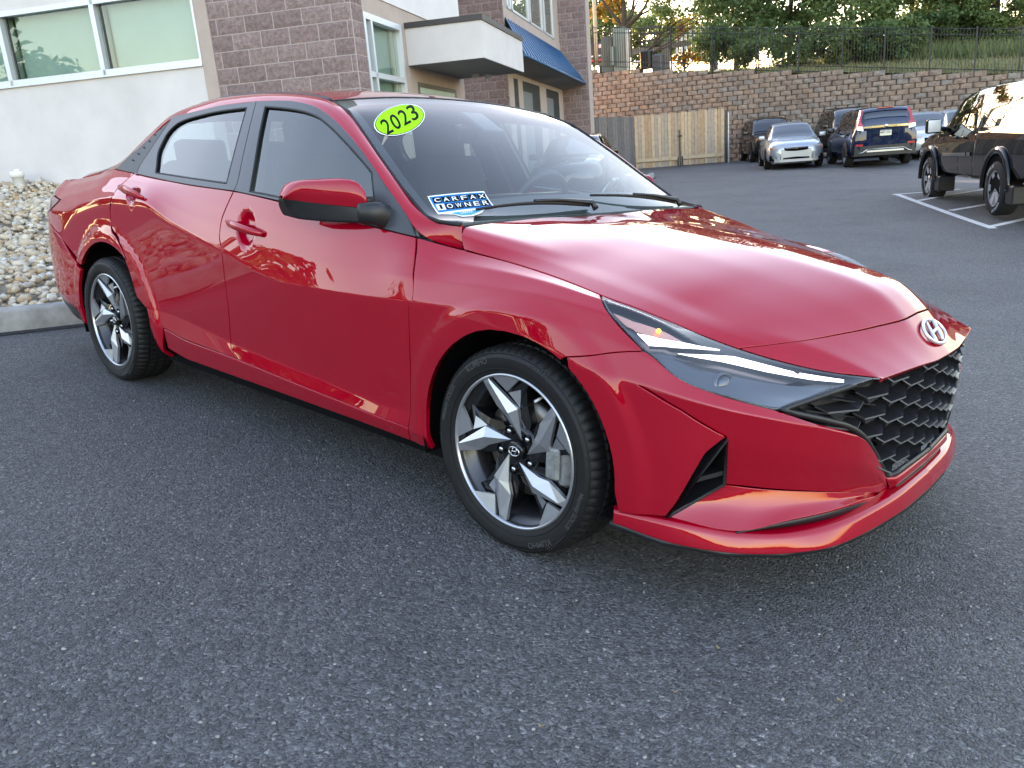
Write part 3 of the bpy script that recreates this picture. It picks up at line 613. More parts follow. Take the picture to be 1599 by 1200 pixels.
F2 = px_loft([Brow, Mrow, Trow], 90, 14, 2)
diag = F2.tr([(997,601),(1065,641),(1134,683)])
b2 = F2.b[-1]
f2poly = [(F2.a[i], b2) for i in range(1, 90, 3)] + [(F2.a[-1], b2), (F2.a[-1], 0)] + F2.tr([(1350,769.5),(1265,767.5),(1200,763.5),(1132,757)]) + diag[::-1][:2]
panel(F2, f2poly, 'bumper_cheek', RED, car, h=.012, gap=.0, rnd=.003)
# the ramp below the cheek
r_top = [prism(x, y, o) for x, y, o in [(1131,757,-.046),(1195,763.5,-.046),(1260,767.5,-.043),(1325,769.5,-.036),(1385,769,-.031)]]
r_bot = [prism(x, y, o) for x, y, o in [(1041,808,-.012),(1145,831,-.004),(1240,811,-.006),(1330,786,-.014),(1386,770.5,-.028)]]
RAMP = px_loft([r_bot, (np.array(r_top) + np.array(r_bot)) / 2 + [-.006, 0, -.004], r_top], 60, 8, 1.2)
panel(RAMP, fullp(RAMP), 'bumper_ramp', RED, car, h=.014, gap=0, rnd=.003)
# black three-cornered air intake: frame, deep cavity and a blade across it
i3 = [prism(1135,686,-.004), prism(1131,756,-.044), prism(1041,808,-.012)]
for s in (-1, 1):
    m_ = np.array([1, s, 1]); q = [p * m_ for p in i3]; inn = [p * m_ + np.array([-.10, -s * .06, .01]) for p in i3]
    MB().add(q + inn, [(3, 4, 5), (0, 1, 4, 3), (1, 2, 5, 4), (2, 0, 3, 5)]).build('air_intake', BLK, car)
    MB().tube([p + np.array([.001, s * .001, 0]) for p in q], .0055, 6, closed=True).build('intake_frame', BLK, car)
    a = q[0] * .42 + q[2] * .58; b = q[1] * .55 + q[0] * .12 + q[2] * .33; d = np.array([-.05, -s * .03, -.004]); t = np.array([0, 0, .012])
    a2 = prism(1083,748,-.012) * m_; b2_ = prism(1131,735,-.036) * m_
    MB().add([a2, b2_, b2_ + d, a2 + d, a2 - t, b2_ - t, b2_ + d - t, a2 + d - t], [(0,1,2,3), (4,5,6,7), (0,1,5,4), (1,2,6,5), (2,3,7,6), (3,0,4,7)]).build('intake_blade', BLK, car)
# lower lip: outer corner lines and the shelf above it
lo = [(.375,.898,.213),(.52,.872,.200),(.66,.800,.190),(.765,.697,.186),(.845,.578,.190),(.884,.42,.193),(.912,.20,.197),(.918,0,.198)]
to_px = [(965,801),(1041,811),(1145,834),(1195,833.5),(1290,812),(1336,801)]
hi = [prism(965,801,0), prism(1041,811,-.002), prism(1145,834,.004)] ; 
hi = [pt(.375,.897,.247), pt(.515,.866,.252), pt(.655,.785,.236), pt(.755,.685,.230), pt(.828,.560,.236), pt(.872,.41,.243), pt(.899,.20,.248), pt(.905,0,.250)]
LO = np.array(lo); HI = np.array(hi); dn = np.array([-1., -.25, 0]); dn /= np.linalg.norm(dn)
inw = LO + [[-.05 if x > .6 else -.01, -.06 if x < .7 else -.02, -.028] for x, _, _ in lo]
back = HI + [[-.035 if x > .7 else -.012, -.02 if x < .75 else -.005, .006] for x, _, _ in lo]
LIPL = px_loft([inw, LO + [-.004, -.004, -.004], LO, LO * .5 + HI * .5 + [.001, .001, .001], HI, back], 90, 6, .35, .6)
panel(LIPL, fullp(LIPL), 'front_lip', RED, car, h=.012, gap=0, rnd=.001, skirt=.003)
MB().tube([p * [1, 1, 1] + [-.014, -.012, -.010] for p in LO] + [p * [1, -1, 1] + [-.014, .012, -.010] for p in LO[::-1][1:]], .012, 6).build('lip_underside', BLK, car)
# black blade between ramp and lip, running across the whole front
bl = [prism(1150,831.5,-.004), prism(1240,812,-.006), prism(1330,787.5,-.014), prism(1385,771,-.026)] + [pt(.878,.20,.262), pt(.886,0,.266)]
bl2 = [p + pt(0.004, 0, -d) for p, d in zip(bl, (.004, .018, .024, .026, .026, .026))]
for nm, A0, A1, m_ in (('chin_blade', bl, bl2, BLK),):
    L = px_loft([np.array(A1) + [-.03, -.02, -.004], A1, A0, np.array(A0) + [-.03, -.02, .002]], 60, 5, .5); panel(L, fullp(L), nm, m_, car, gap=0, rnd=.001, h=.02)
# red chin strip under the grille
c_hi = [prism(1384,747,-.02), pt(.884,.25,.300), pt(.893,.12,.304), pt(.896,0,.305)]; c_lo = [prism(1386,770,-.03), pt(.880,.25,.262), pt(.888,.12,.266), pt(.890,0,.267)]
CH = px_loft([np.array(c_lo) + [-.02, 0, -.006], c_lo, np.array(c_hi) * .5 + np.array(c_lo) * .5 + [.006, 0, 0], c_hi, np.array(c_hi) + [-.02, 0, -.002]], 50, 6, .6)
panel(CH, fullp(CH), 'chin_strip', RED, car, gap=0, rnd=.001, h=.012)
# dark box behind everything
MB().box(.30, .70, -.66, .66, .17, .30).box(.25, .70, -.58, .58, .30, .63).build('front_cavity', DARK, car)

# ------------------------------------------------------------------ grille: jewel scales on a curved field
def gx_(w, z): return float(np.interp(abs(w), [0, .15, .30, .434, .51, .60, .68], [.905, .897, .882, .858, .822, .768, .70])) - .021 - .05 * max(0, (.45 - z)) 
GRL = mat('grille_black', (.018, .018, .020), .30, spec=.5)
GRF = mat('grille_facet_grey', (.045, .046, .050), .4)
GRE = mat('grille_satin_edge', (.16, .165, .17), .32, .35)
NW, Wd = 11, .112
def gout(w, z):                                             # inside the grille opening (half width w, height z)?
    top = np.interp(w, [0, .25, .434, .50, .60, .69], [.610, .610, .606, .590, .572, .552]); bot = np.interp(w, [0, .26, .334, .40, .47, .54, .62, .70], [.306, .300, .318, .392, .458, .484, .512, .555])
    return bot, top
bk = []; nb = 36
for i in range(nb + 1):
    w = -.70 + 1.40 * i / nb; b, t = gout(abs(w), .5)
    bk += [(gx_(w, b) - .05, w, b - .03), (gx_(w, t) - .05, w, t + .03)]
MB().add(bk, [(2*i, 2*i+2, 2*i+3, 2*i+1) for i in range(nb)], True).build('grille_backing', DARK, car)
def gsurf(w, z, d=0): return np.array([gx_(w, z) + d, w, z])
rowh = .056
for ci in range(-6, 7):
    wc = ci * Wd * .94
    for ri in range(8):
        z0 = .285 + ri * rowh + (rowh / 2 if ci % 2 else 0); hw = Wd * .60
        b, t = gout(abs(wc), .5)
        if z0 < b - .004 or z0 > t - .012: continue
        lim = lambda w, z: min(max(z, gout(abs(w), 0)[0] + .006), gout(abs(w), 0)[1] + .004)
        L0, R0, Lb, Rb = wc - hw, wc + hw, wc - hw * .62, wc + hw * .62
        zl = z0 + rowh * .30
        fr_ = [gsurf(Lb, lim(Lb, z0), .018), gsurf(Rb, lim(Rb, z0), .018), gsurf(R0, lim(R0, zl), .006), gsurf(L0, lim(L0, zl), .006)]
        bkp = [gsurf(Lb, lim(Lb, z0 + .012), -.035), gsurf(Rb, lim(Rb, z0 + .012), -.035), gsurf(R0, lim(R0, zl + .01), -.038), gsurf(L0, lim(L0, zl + .01), -.038)]
        v = [fr_[3], fr_[0], fr_[1], fr_[2], bkp[3], bkp[0], bkp[1], bkp[2]]; th = np.array([0, 0, -.0045])
        v2 = v + [p + th for p in v]
        f = [(0,1,5,4), (1,2,6,5), (2,3,7,6), (8,12,13,9), (9,13,14,10), (10,14,15,11), (0,8,9,1), (1,9,10,2), (2,10,11,3)]
        o = MB().add(v2, f).build('grille_scale', GRL, car); o.data.materials.append(GRE)
        for p_ in o.data.polygons:
            if abs(p_.normal.x) > .8: p_.material_index = 1
        # upright facet between two shelves
        zt = min(z0 + rowh, t)
        MB().add([fr_[0] + [-.004, 0, 0], fr_[1] + [-.004, 0, 0], gsurf(wc, lim(wc, z0 - rowh * .5), -.006), gsurf(Lb, lim(Lb, z0), -.03), gsurf(Rb, lim(Rb, z0), -.03)], [(0, 1, 2), (0, 2, 3), (1, 4, 2)]).build('grille_facet', GRF, car)
# black border of the opening
for s in (-1, 1):
    e_ = [prism(x, y, o) * [1, s, 1] for x, y, o in [(1360,593,-.03),(1290,616,-.03),(1219,641,-.022),(1270,652,-.02),(1320,664,-.016),(1338,673,-.014),(1353,687,-.012),(1366,709,-.018),(1384,745,-.026)]] + [pt(.880,.25 * s,.308) * 1, pt(.893,0,.312)]
    MB().tube(resample(e_, 50), .0085, 8).build('grille_border', BLK, car)
    # blank black triangle beside the lamp
    q = [prism(x, y, o) * [1, s, 1] for x, y, o in [(1362,594,-.05),(1222,640,-.045),(1320,664,-.05),(1372,640,-.06)]]
    MB().add(q, [(0, 1, 2, 3)]).build('grille_corner', GRL, car)
    for (a, b) in (((1260,641),(1365,655)), ((1300,622),(1368,632))):
        p, r = prism(*a, -.022) * [1, s, 1], prism(*b, -.03) * [1, s, 1]; d = np.array([-.03, 0, .004]); h_ = np.array([0, 0, -.004])
        MB().add([p, r, r + d, p + d, p + h_, r + h_, r + d + h_, p + d + h_], [(0,1,2,3), (4,5,6,7), (0,1,5,4), (1,2,6,5), (3,2,6,7), (0,3,7,4)]).build('grille_scale', GRL, car)
# ------------------------------------------------------------------ badge: oval ring with a slanted letter
def badge(cpos, ex, ey, en, a, b, parent, name='badge', m=CHR):
    g = MB(); N = 40; ring = [cpos + ex * a * math.cos(2*PI*i/N) + ey * b * math.sin(2*PI*i/N) + en * .006 for i in range(N)]; g.tube(ring, b * .13, 8, closed=True)
    def stroke(p, q, r0, r1):
        P0, P1 = cpos + ex * p[0] * a + ey * p[1] * b + en * .006, cpos + ex * q[0] * a + ey * q[1] * b + en * .006; g.tube(resample([P0, P1], 6), [r0, r0, (r0+r1)/2, (r0+r1)/2, r1, r1], 8)
    stroke((-.60, -.72), (-.16, .82), b * .17, b * .12); stroke((.16, -.82), (.60, .72), b * .12, b * .17); stroke((-.40, -.05), (.40, .12), b * .13, b * .13)
    return g.build(name, m, parent)
bc = HOOD.hit(1456, 519.5); bc = (bc[0], HB_ / 2); p0 = HOOD.ev([bc])[0] * [1, -1, 1]; n0 = HOOD.nv([bc])[0] * [1, -1, 1]
ey_ = HOOD.ev([(bc[0] - .02, bc[1])])[0] * [1, -1, 1] - p0; ey_ /= np.linalg.norm(ey_); ex_ = np.cross(ey_, n0)
badge(p0, ex_, ey_, n0, .076, .0385 * 1.05, car, m=mat('badge_silver', (.72, .74, .78), .22, .55))
# small letters on the trunk are out of sight

# ------------------------------------------------------------------ headlights
LENS = glass_mat('lamp_lens', (.97, .97, .98), boost=.02)
LHOUS = mat('lamp_housing', (.10, .11, .125), .22, .5); LREF = mat('lamp_reflector', (.55, .56, .58), .12, .9)
DRL = mat('daytime_running_light', (.9, .9, .9), .3, emit=((1, .99, .97), .32)); AMB = mat('amber_reflector', (.55, .26, .19), .3, .2, coat=1); AMBL = mat('amber_bulb', (.9, .35, .02), .2, emit=((1, .35, .03), .6))
hl_top = [(A_(u), B_(8)) for u in np.linspace(.165, .83, 30)]
hl_in = SIDE.tr([(1362,593.5),(1290,617),(1219,641)]); hlb = SIDE.tr([(1207.7,640),(1135,620),(1070,597.6),(1040,576.3),(1005,547.6),(987,530),(970,512.5),(956,496),(944,478),(938.8,463.5)])
HLP = hl_top + hl_in + sp(hlb)
lamp_l = {}
for k, s in enumerate((-1, 1)):
    L0 = empty('headlight'); L0.parent = car; lamp_l[s] = L0
    panel(SIDE, HLP, 'lens', LENS, L0, sides=(s,), gap=.003, lift=.0, skirt=.004, h=.02)
    panel(SIDE, HLP, 'housing', LHOUS, L0, sides=(s,), gap=.003, lift=-.030, skirt=.004, h=.02)
    # rim between lens and housing
    pts = SIDE.ev(np.array(offset(clean(dense(HLP, .02)), .004)[0])); nn = SIDE.nv(np.array(offset(clean(dense(HLP, .02)), .004)[0]))
    MB().tube((pts - nn * .006) * [1, s, 1], .0042, 6, closed=True).build('lamp_rim', BLKG, L0)
    d1 = SIDE.tr([(994,519.5),(1128,543.5),(1124,545.5),(1016,540)]); d2 = SIDE.tr([(1058,547.5),(1148,548),(1172,553),(1240,571),(1300,583),(1318,590),(1312,594),(1240,587),(1150,570)])
    for tp_, bt_ in (([(994,519), (1060,530.5), (1126,542)], [(1014,538), (1070,541), (1126,543.6)]), ([(1060,549.5), (1145,552), (1180,561), (1240,577), (1320,591)], [(1060,550.2), (1132,562.6), (1195,577), (1270,590.5), (1320,596)])):
        a_, b_ = np.array(SIDE.tr([tuple(q) for q in resample(tp_, 16)])), np.array(SIDE.tr([tuple(q) for q in resample(bt_, 16)])); lo_ = lambda q, l: (SIDE.ev(q) + SIDE.nv(q) * l) * [1, s, 1]
        v = np.concatenate([lo_(a_, -.008), lo_(b_, -.008)]); MB().add(v, [(i, i+1, 17+i, 16+i) for i in range(15)]).build('running_light', DRL, L0); v = np.concatenate([lo_(a_, -.0085), lo_(b_, -.0085), lo_(a_, -.024), lo_(b_, -.024)]); MB().add(v, [(i, i+1, 33+i, 32+i) for i in range(15)] + [(16+i, 17+i, 49+i, 48+i) for i in range(15)]).build('light_guide_edge', LHOUS, L0)
    am = SIDE.tr([(956,480),(990,493),(1060,518),(1104,535),(1060,528),(992,514)]); panel(SIDE, am, 'turn_signal', AMB, L0, sides=(s,), gap=0, lift=-.02, skirt=.004, h=.01)
    bp_ = SIDE.ev(SIDE.tr([(1031,511)]))[0] - SIDE.nv(SIDE.tr([(1031,511)]))[0] * .014
    MB().lathe([(0, -.007), (.005, -.005), (.007, 0), (.005, .005), (0, .007)], 10, M=Matrix.Translation(Vector(bp_ * [1, s, 1]))).build('signal_bulb', AMBL, L0)
    lowr = SIDE.tr([(1020,551),(1060,556),(1150,577),(1240,594),(1310,600),(1226,634),(1140,613),(1078,592),(1046,572)]); panel(SIDE, lowr, 'reflector', LREF if False else LHOUS, L0, sides=(s,), gap=0, lift=-.024, skirt=.004, h=.012)
    for (x, y, r_) in ((1137, 590, .024),):
        ab = SIDE.tr([(x, y)]); q = SIDE.ev(ab)[0] - SIDE.nv(ab)[0] * .034; dirv = Vector((.93, s * .33 * -1 if False else s * .28, .2)).normalized()
        Mx = Matrix.Translation(Vector(q * [1, s, 1])) @ dirv.to_track_quat('Y', 'Z').to_matrix().to_4x4()
        MB().lathe([(r_ * math.sin(t_), r_ * math.cos(t_) * .55) for t_ in np.linspace(0, PI / 2, 9)], 24, M=Mx).build('projector_lens', glass_mat('projector_glass', (.80, .82, .86), boost=.02), L0)
        MB().lathe([(r_, 0), (r_ * 1.25, .006), (r_ * 1.3, -.01)], 24, M=Mx).build('projector_ring', LHOUS, L0)
# ------------------------------------------------------------------ wheels
TYRE = mat('tyre_rubber', (.0075, .0075, .008), .6, spec=.35, var=.25, vscale=60); TLET = mat('tyre_lettering', (.05, .051, .054), .6); DISC = mat('brake_disc', (.22, .20, .18), .35, .9, var=.3, vscale=20); CALI = mat('caliper_cast', (.36, .37, .37), .45, .7, var=.3, vscale=40, bump=.3, bscale=200, bdist=.002)
LUG = mat('lug_nut_steel', (.5, .5, .5), .25, 1)
RR = .2345
def pol(r, a, y): a = math.radians(a); return (r * RR * math.cos(a), -y, r * RR * math.sin(a))
def make_wheel(parent, loc, rz, rot0, steer=0):
    w = empty('wheel', loc, rz + steer); w.parent = parent
    b = MB(); prof = [(.226, -.080), (.2368, -.0965), (.262, -.108), (.285, -.108), (.300, -.100), (.308, -.092), (.3135, -.082), (.3155, -.070), (.3165, -.052), (.309, -.050), (.309, -.042), (.317, -.040), (.3175, -.006), (.309, -.004), (.309, .004), (.3175, .006), (.317, .040), (.309, .042), (.309, .050), (.3165, .052), (.3155, .070), (.3135, .082), (.308, .092), (.300, .100), (.285, .108), (.262, .108), (.2368, .0965), (.226, .080)]
    N = 280; m_ = len(prof); vs = []; fs = []
    for i in range(N):
        a = 2 * PI * i / N; g = i % 4 == 0; g2 = i % 4 == 2
        for j, (r, h) in enumerate(prof):
            if g and (5 <= j <= 8 or 19 <= j <= 22): r -= .0055
            if g2 and (11 <= j <= 12 or 15 <= j <= 16): r -= .005
            vs.append((r * math.cos(a), h, r * math.sin(a)))
    for i in range(N):
        for j in range(m_ - 1): a, c = i * m_, ((i + 1) % N) * m_; fs.append((a + j, c + j, c + j + 1, a + j + 1))
    o = b.add(vs, fs, True).build('tyre', TYRE, w); autosmooth(o, 28)
    # raised rings and lettering on the outer wall
    g = MB()
    for rr in (.252, .297): g.tube([(rr * math.cos(t), -.1065 + (.002 if rr < .26 else .0035), rr * math.sin(t)) for t in np.linspace(0, 2*PI, 120)[:-1]], .0014, 5, closed=True)
    g.build('tyre_ring', TYRE, w)
    def arc_text(s_, r, a0, size, rad_in=False, bold=False):
        v, f = text_mesh(s_, size, bold=bold); L = v[:, 0]; th = math.radians(a0) - L / r; rr = r + v[:, 1]
        q = np.stack([rr * np.cos(th), np.full(len(L), -.1098), rr * np.sin(th)], -1); return MB().add(q, f).build('tyre_lettering', TLET, w, fix=False)
    arc_text('KUMHO', .278, 118, .026, bold=True); arc_text('Majesty SOLUS', .278, -22, .021, bold=True); arc_text('KUMHO', .278, 298, .026, bold=True); arc_text('Majesty SOLUS', .278, 158, .021, bold=True)
    g = MB()
    for a0 in (62, 182, 302):
        for k in range(9):
            t = math.radians(a0 + k * 2.2); g.tube([(.288 * math.cos(t), -.1075, .288 * math.sin(t)), ((.303 - .0012 * k) * math.cos(t), -.0995, (.303 - .0012 * k) * math.sin(t))], .0012, 4)
    g.build('tyre_hatching', TLET, w)
    # rim barrel and flange
    MB().lathe([(.213, .095), (.222, .096), (.205, .08), (.190, .05), (.196, -.03), (.206, -.060), (.222, -.072), (.230, -.080), (.2355, -.090), (.2362, -.093)], 96).build('rim', mat('rim_barrel', (.05, .05, .055), .25, .7), w)
    MB().lathe([(.2275, -.0900), (.2290, -.0985), (.2335, -.1003), (.2368, -.0965)], 96).build('rim_edge', SILV, w)
    MB().lathe([(.04, -.030), (.115, -.030), (.15, -.028), (.152, .0), (.04, .0)], 64).build('brake_disc', DISC, w)
    c = MB()
    for k in range(7):
        pass
    # five spokes: black body, silver blade with a ridge, silver rim wedge, small side facet
    for k in range(5):
        a = rot0 + 72 * k; D = .088
        # black body
        out = [(.26, -78), (.30, -58), (.42, -52), (.60, -36), (.80, -33), (.985, -36), (.985, 3), (.80, 5), (.62, 10), (.45, 12), (.30, 0), (.26, -20)]
        dep = [.066, .062, .058, .056, .060, .066, .070, .064, .060, .056, .060, .064]
        v = [pol(r, a + t, d) for (r, t), d in zip(out, dep)] + [pol(r, a + t, d - .035) for (r, t), d in zip(out, dep)] + [pol(.55, a - 20, .066)]
        n = 12; f = [(i, (i + 1) % n, 24) for i in range(n)] + [(i, (i + 1) % n, n + (i + 1) % n, n + i) for i in range(n)]
        MB().add(v, f).build('spoke', WBLK, w)
        # blade with ridge
        Rm, R2, Aa, Hh, Bb, Cc = pol(.985, a + .5, .0945), pol(.965, a + 6.5, .0925), pol(.56, a - 28.5, .078), pol(.16, a - 50, .066), pol(.47, a - 2, .077), pol(.62, a + 6, .079)
        rg = [pol(.50, a - 16, .0915), pol(.90, a - .5, .0955)]
        v = [Rm, R2, Cc, Bb, Hh, Aa, rg[0], rg[1]] + [tuple(np.array(q) + [0, .012, 0]) for q in (Rm, R2, Cc, Bb, Hh, Aa)]
        MB().add(v, [(0, 1, 7), (1, 2, 7), (2, 6, 7), (2, 3, 6), (3, 4, 6), (4, 5, 6), (5, 0, 7), (5, 7, 6)] + [(i, (i + 1) % 6, 8 + (i + 1) % 6, 8 + i) for i in range(6)]).build('spoke_blade', SILV, w)
        W4 = [pol(.985, a - 4.5, .0935), pol(.765, a - 14.5, .080), pol(.985, a - 32, .0935), pol(1.0, a - 22, .096), pol(1.0, a - 12, .096)]
        v = W4 + [tuple(np.array(q) + [0, .01, 0]) for q in W4]
        MB().add(v, [(0, 1, 3, 4), (1, 2, 3)] + [(i, (i + 1) % 5, 5 + (i + 1) % 5, 5 + i) for i in range(5)]).build('rim_wedge', SILV, w)
        v = [pol(.75, a - 15.5, .078), pol(.80, a - 28, .066), pol(.57, a - 28, .066)]
        MB().add(v, [(0, 1, 2)]).build('spoke_facet', SILV, w)
        # lug nut in its pocket
        la = rot0 + 72 * k + 3; cx_, _, cz_ = pol(.262, la, 0)
        MB().lathe([(0, -.0775), (.006, -.0765), (.0085, -.074), (.0092, -.060)], 6, M=Matrix.Translation((cx_, 0, cz_))).build('lug_nut', LUG, w)
        MB().lathe([(.0155, -.0755), (.0135, -.064), (.0135, -.05)], 16, M=Matrix.Translation((cx_, 0, cz_))).build('lug_pocket', WBLK, w)
    MB().lathe([(0, -.060), (.03, -.061), (.060, -.068), (.078, -.066), (.082, -.045), (.082, -.03)], 40).build('hub', WBLK, w)
    MB().lathe([(0, -.0800), (.026, -.0795), (.0295, -.0765), (.030, -.065)], 40).build('center_cap', BLKG, w)
    badge(np.array([0, -.0765, 0]), np.array([1., 0, 0]), np.array([0, 0, 1.]), np.array([0, -1., 0]), .0205, .0135, w, 'cap_emblem', CHR)
    MB().tube([pol(.90, 62, .075), pol(.86, 62, .103)], .004, 8).build('valve_stem', mat('valve_cap', (.55, .55, .55), .4), w)
    return w
def caliper(parent, loc, s):
    MB().box(-.035, .055, -.035, .04, -.075, .075, bev=.016, M=Matrix.Translation(loc)).box(-.02, .03, -.05, -.03, -.05, .05, bev=.008, M=Matrix.Translation(loc)).build('brake_caliper', CALI, parent)
for s in (-1, 1):
    rz = 0 if s < 0 else PI
    wf = make_wheel(car, (0, s * .790, .3085), rz, 115, steer=-.018); wr = make_wheel(car, (-2.72, s * .793, .3085), rz, 118)
    caliper(car, Vector((.128, s * .815, .302)), s)

# ------------------------------------------------------------------ door mirrors
st = [(0.975, (440,310), (442.5,307.5), (442,314)), (.957, (455,312.3), (462,290), (451,328)), (.942, (475,315), (481,284.8), (466,343)), (.918, (510,319.4), (513,283.2), (510,347.5)), (.890, (545,323), (545,281.8), (552,349.3)), (.875, (562,324.8), (560,285), (572,349)), (.866, (573,326), (569,298), (581,348))]
secs = []
for k, (w_, fb, ft, bb) in enumerate(st):
    FB, FT, BB = aty(*fb, w_), aty(*ft, w_), aty(*bb, w_ - .006); dk = [.03, .07, .10, .125, .13, .115, .09][k]
    fm = FB * .55 + FT * .45 + [.012, .004, 0]; RTp = FT + [-dk, -.002, -.004]; RB = BB + [-dk * .9, -.002, .008]; bm_ = FB * .5 + BB * .5 + [.003, 0, 0]
    secs.append([RB, BB, bm_, FB, fm, FT + [.0, 0, 0], FT * .5 + RTp * .5 + [0, 0, .005], RTp])
secs = np.array(secs); us = np.linspace(0, 1, 7)
def mir_rows(j0, j1): return [[(us[k], *secs[k][j]) for k in range(7)] for j in range(j0, j1 + 1)]
for s in (-1, 1):
    mr = empty('side_mirror'); mr.parent = car
    for nm, j0, j1, m_, lf in (('mirror_cap', 3, 7, RED, .003), ('mirror_base_shell', 0, 3, BLK, 0.0)):
        L = loft_rows(np.linspace(0, 1, 50), mir_rows(j0, j1), sub=6, su=1.5, sv=1.6 if nm == 'mirror_cap' else .8)
        c = L.P.reshape(-1, 3).mean(0); q = L.P[25, 9]; L = L if np.dot(L.N[25, 9], [1, .2, .2 if nm == 'mirror_cap' else -.3]) > 0 else Loft(L.P, True)
        panel(L, fullp(L), nm, m_, mr, sides=(s,), gap=.0, rnd=.002, skirt=.008, lift=lf, h=.01)
    # reflecting glass on the rear face, and closing plates
    R0 = secs[:, 7] * [1, s, 1]; R1 = secs[:, 0] * [1, s, 1]; v = list(R0 + [.006, 0, -.004]) + list(R1 + [.006, 0, .004])
    MB().add(v, [(i, i + 1, 8 + i, 7 + i) for i in range(6)]).build('mirror_glass', mat('mirror_silver', (.7, .72, .74), .03, 1), mr)
    e_ = list(secs[-1] * [1, s, 1]); MB().add(e_, [tuple(range(8))]).build('mirror_end', BLK, mr)
    a0, a1 = aty(588,333,.862), aty(606,340,.82); arm = [a0 + [-.05, .03, -.002], a0, (a0 + a1) / 2 + [0, 0, -.003], a1, a1 + [.01, -.05, 0]]
    MB().tube([p * [1, s, 1] for p in spline(arm, 14)], list(np.linspace(.032, .043, 14)), 14, flat=.55).build('mirror_arm', BLK, mr)

# ------------------------------------------------------------------ door handles
for k, s in enumerate((-1, 1)):
    for dr, p, q in ((front_doors[k], (357,348), (412,367)), (rear_doors[k], (188.5,295.5), (225,311.5))):
        a, b = SIDE.tr([p, q]); n = 14; pts = []; rs = []
        for i in range(n):
            t = i / (n - 1); ab = (a[0] + (b[0] - a[0]) * t, a[1] + (b[1] - a[1]) * t); lift_ = .004 + .030 * math.sin(PI * min(1, max(0, t * 1.0))) ** .55
            pts.append((SIDE.ev([ab])[0] + SIDE.nv([ab])[0] * lift_) * [1, s, 1]); rs.append(.009 + .007 * math.sin(PI * t) ** .6)
        o = MB().tube(pts, rs, 12, flat=.62).build('door_handle', RED, dr)
        kc = SIDE.tr([p])[0]; c = (SIDE.ev([kc])[0] + SIDE.nv([kc])[0] * .012) * [1, s, 1]
# ------------------------------------------------------------------ cabin
FAB = mat('seat_fabric', (.025, .026, .03), .85, var=.3, vscale=200, bump=.2, bscale=500, bdist=.002); DSH = mat('dash_plastic', (.022, .024, .028), .55, bump=.1, bscale=400, bdist=.002); LIN = mat('headliner', (.35, .35, .34), .9)
def rbox(name, m, parent, dims, loc, rot=(0, 0, 0), lev=2, taper=1.0):
    bm = bmesh.new(); bmesh.ops.create_cube(bm, size=1)
    for v in bm.verts:
        v.co = Vector((v.co.x * dims[0], v.co.y * dims[1] * (taper if v.co.z > 0 else 1), v.co.z * dims[2]))
    bmesh.ops.bevel(bm, geom=bm.edges[:], offset=min(dims) * .32, segments=4, affect='EDGES', profile=.6)
    me = bpy.data.meshes.new(name); bm.to_mesh(me); bm.free(); me.materials.append(m); me.polygons.foreach_set('use_smooth', [True] * len(me.polygons))
    o = share(name, me, parent, loc, rot); return o
for y in (-.37, .37):
    se = empty('front_seat', (0, y, 0)); se.parent = car
    rbox('seat_cushion', FAB, se, (.52, .50, .16), (-1.22, 0, .52), (0, -.10, 0)); rbox('seat_back', FAB, se, (.15, .50, .62), (-1.52, 0, .83), (0, -.30, 0), taper=.86)
    rbox('headrest', FAB, se, (.11, .27, .20), (-1.625, 0, 1.185), (0, -.18, 0))
    MB().tube([(-1.60, -.06, 1.05), (-1.615, -.06, 1.13)], .006, 8).tube([(-1.60, .06, 1.05), (-1.615, .06, 1.13)], .006, 8).build('headrest_post', CHR, se)
rs_ = empty('rear_seat'); rs_.parent = car
rbox('seat_cushion', FAB, rs_, (.50, 1.30, .18), (-2.10, 0, .50)); rbox('seat_back', FAB, rs_, (.16, 1.30, .60), (-2.42, 0, .80), (0, -.35, 0))
for y in (-.42, 0, .42): rbox('headrest', FAB, rs_, (.09, .25, .15), (-2.54, y, 1.12), (0, -.2, 0))
rbox('dashboard', DSH, car, (.46, 1.42, .26), (-.66, 0, .80), (0, .06, 0)); rbox('center_screen', BLKG, car, (.02, .60, .12), (-.885, .12, .93), (0, .15, 0))
rbox('center_console', DSH, car, (.8, .22, .30), (-1.15, 0, .45))
sw = empty('steering_wheel', (-.98, .37, .90)); sw.parent = car; sw.rotation_euler = (0, math.radians(-66), 0)
MB().tube([(.185 * math.cos(t), .185 * math.sin(t), 0) for t in np.linspace(0, 2*PI, 48)[:-1]], .015, 10, closed=True).build('wheel_ring', DSH, sw)
MB().box(-.06, .06, -.07, .07, -.03, .01, bev=.02).box(-.18, -.05, -.02, .02, -.012, .0, bev=.004).box(-.02, .02, -.18, -.06, -.012, 0, bev=.004).box(-.02, .02, .06, .18, -.012, 0, bev=.004).build('wheel_hub', DSH, sw)
rbox('rearview_mirror', BLK, car, (.035, .25, .07), (-1.0, 0, 1.225), (0, .2, 0)); rbox('sensor_housing', BLK, car, (.16, .13, .04), (-.98, 0, 1.262), (0, .5, 0))
P = ROOF.P + ROOF.N * -.035; n, k, _ = P.shape
MB().add(P.reshape(-1, 3) * [1, -1, 1], [(i*k+j, (i+1)*k+j, (i+1)*k+j+1, i*k+j+1) for i in range(n-1) for j in range(k-1)], True).build('headliner', LIN, car, fix=False)
P = UPPER.P + UPPER.N * -.03; n, k, _ = P.shape
for s in (-1, 1): MB().add(P.reshape(-1, 3) * [1, s, 1], [(i*k+j, (i+1)*k+j, (i+1)*k+j+1, i*k+j+1) for i in range(30, n-1) for j in range(k-1)], True).build('pillar_lining', DSH, car, fix=False)
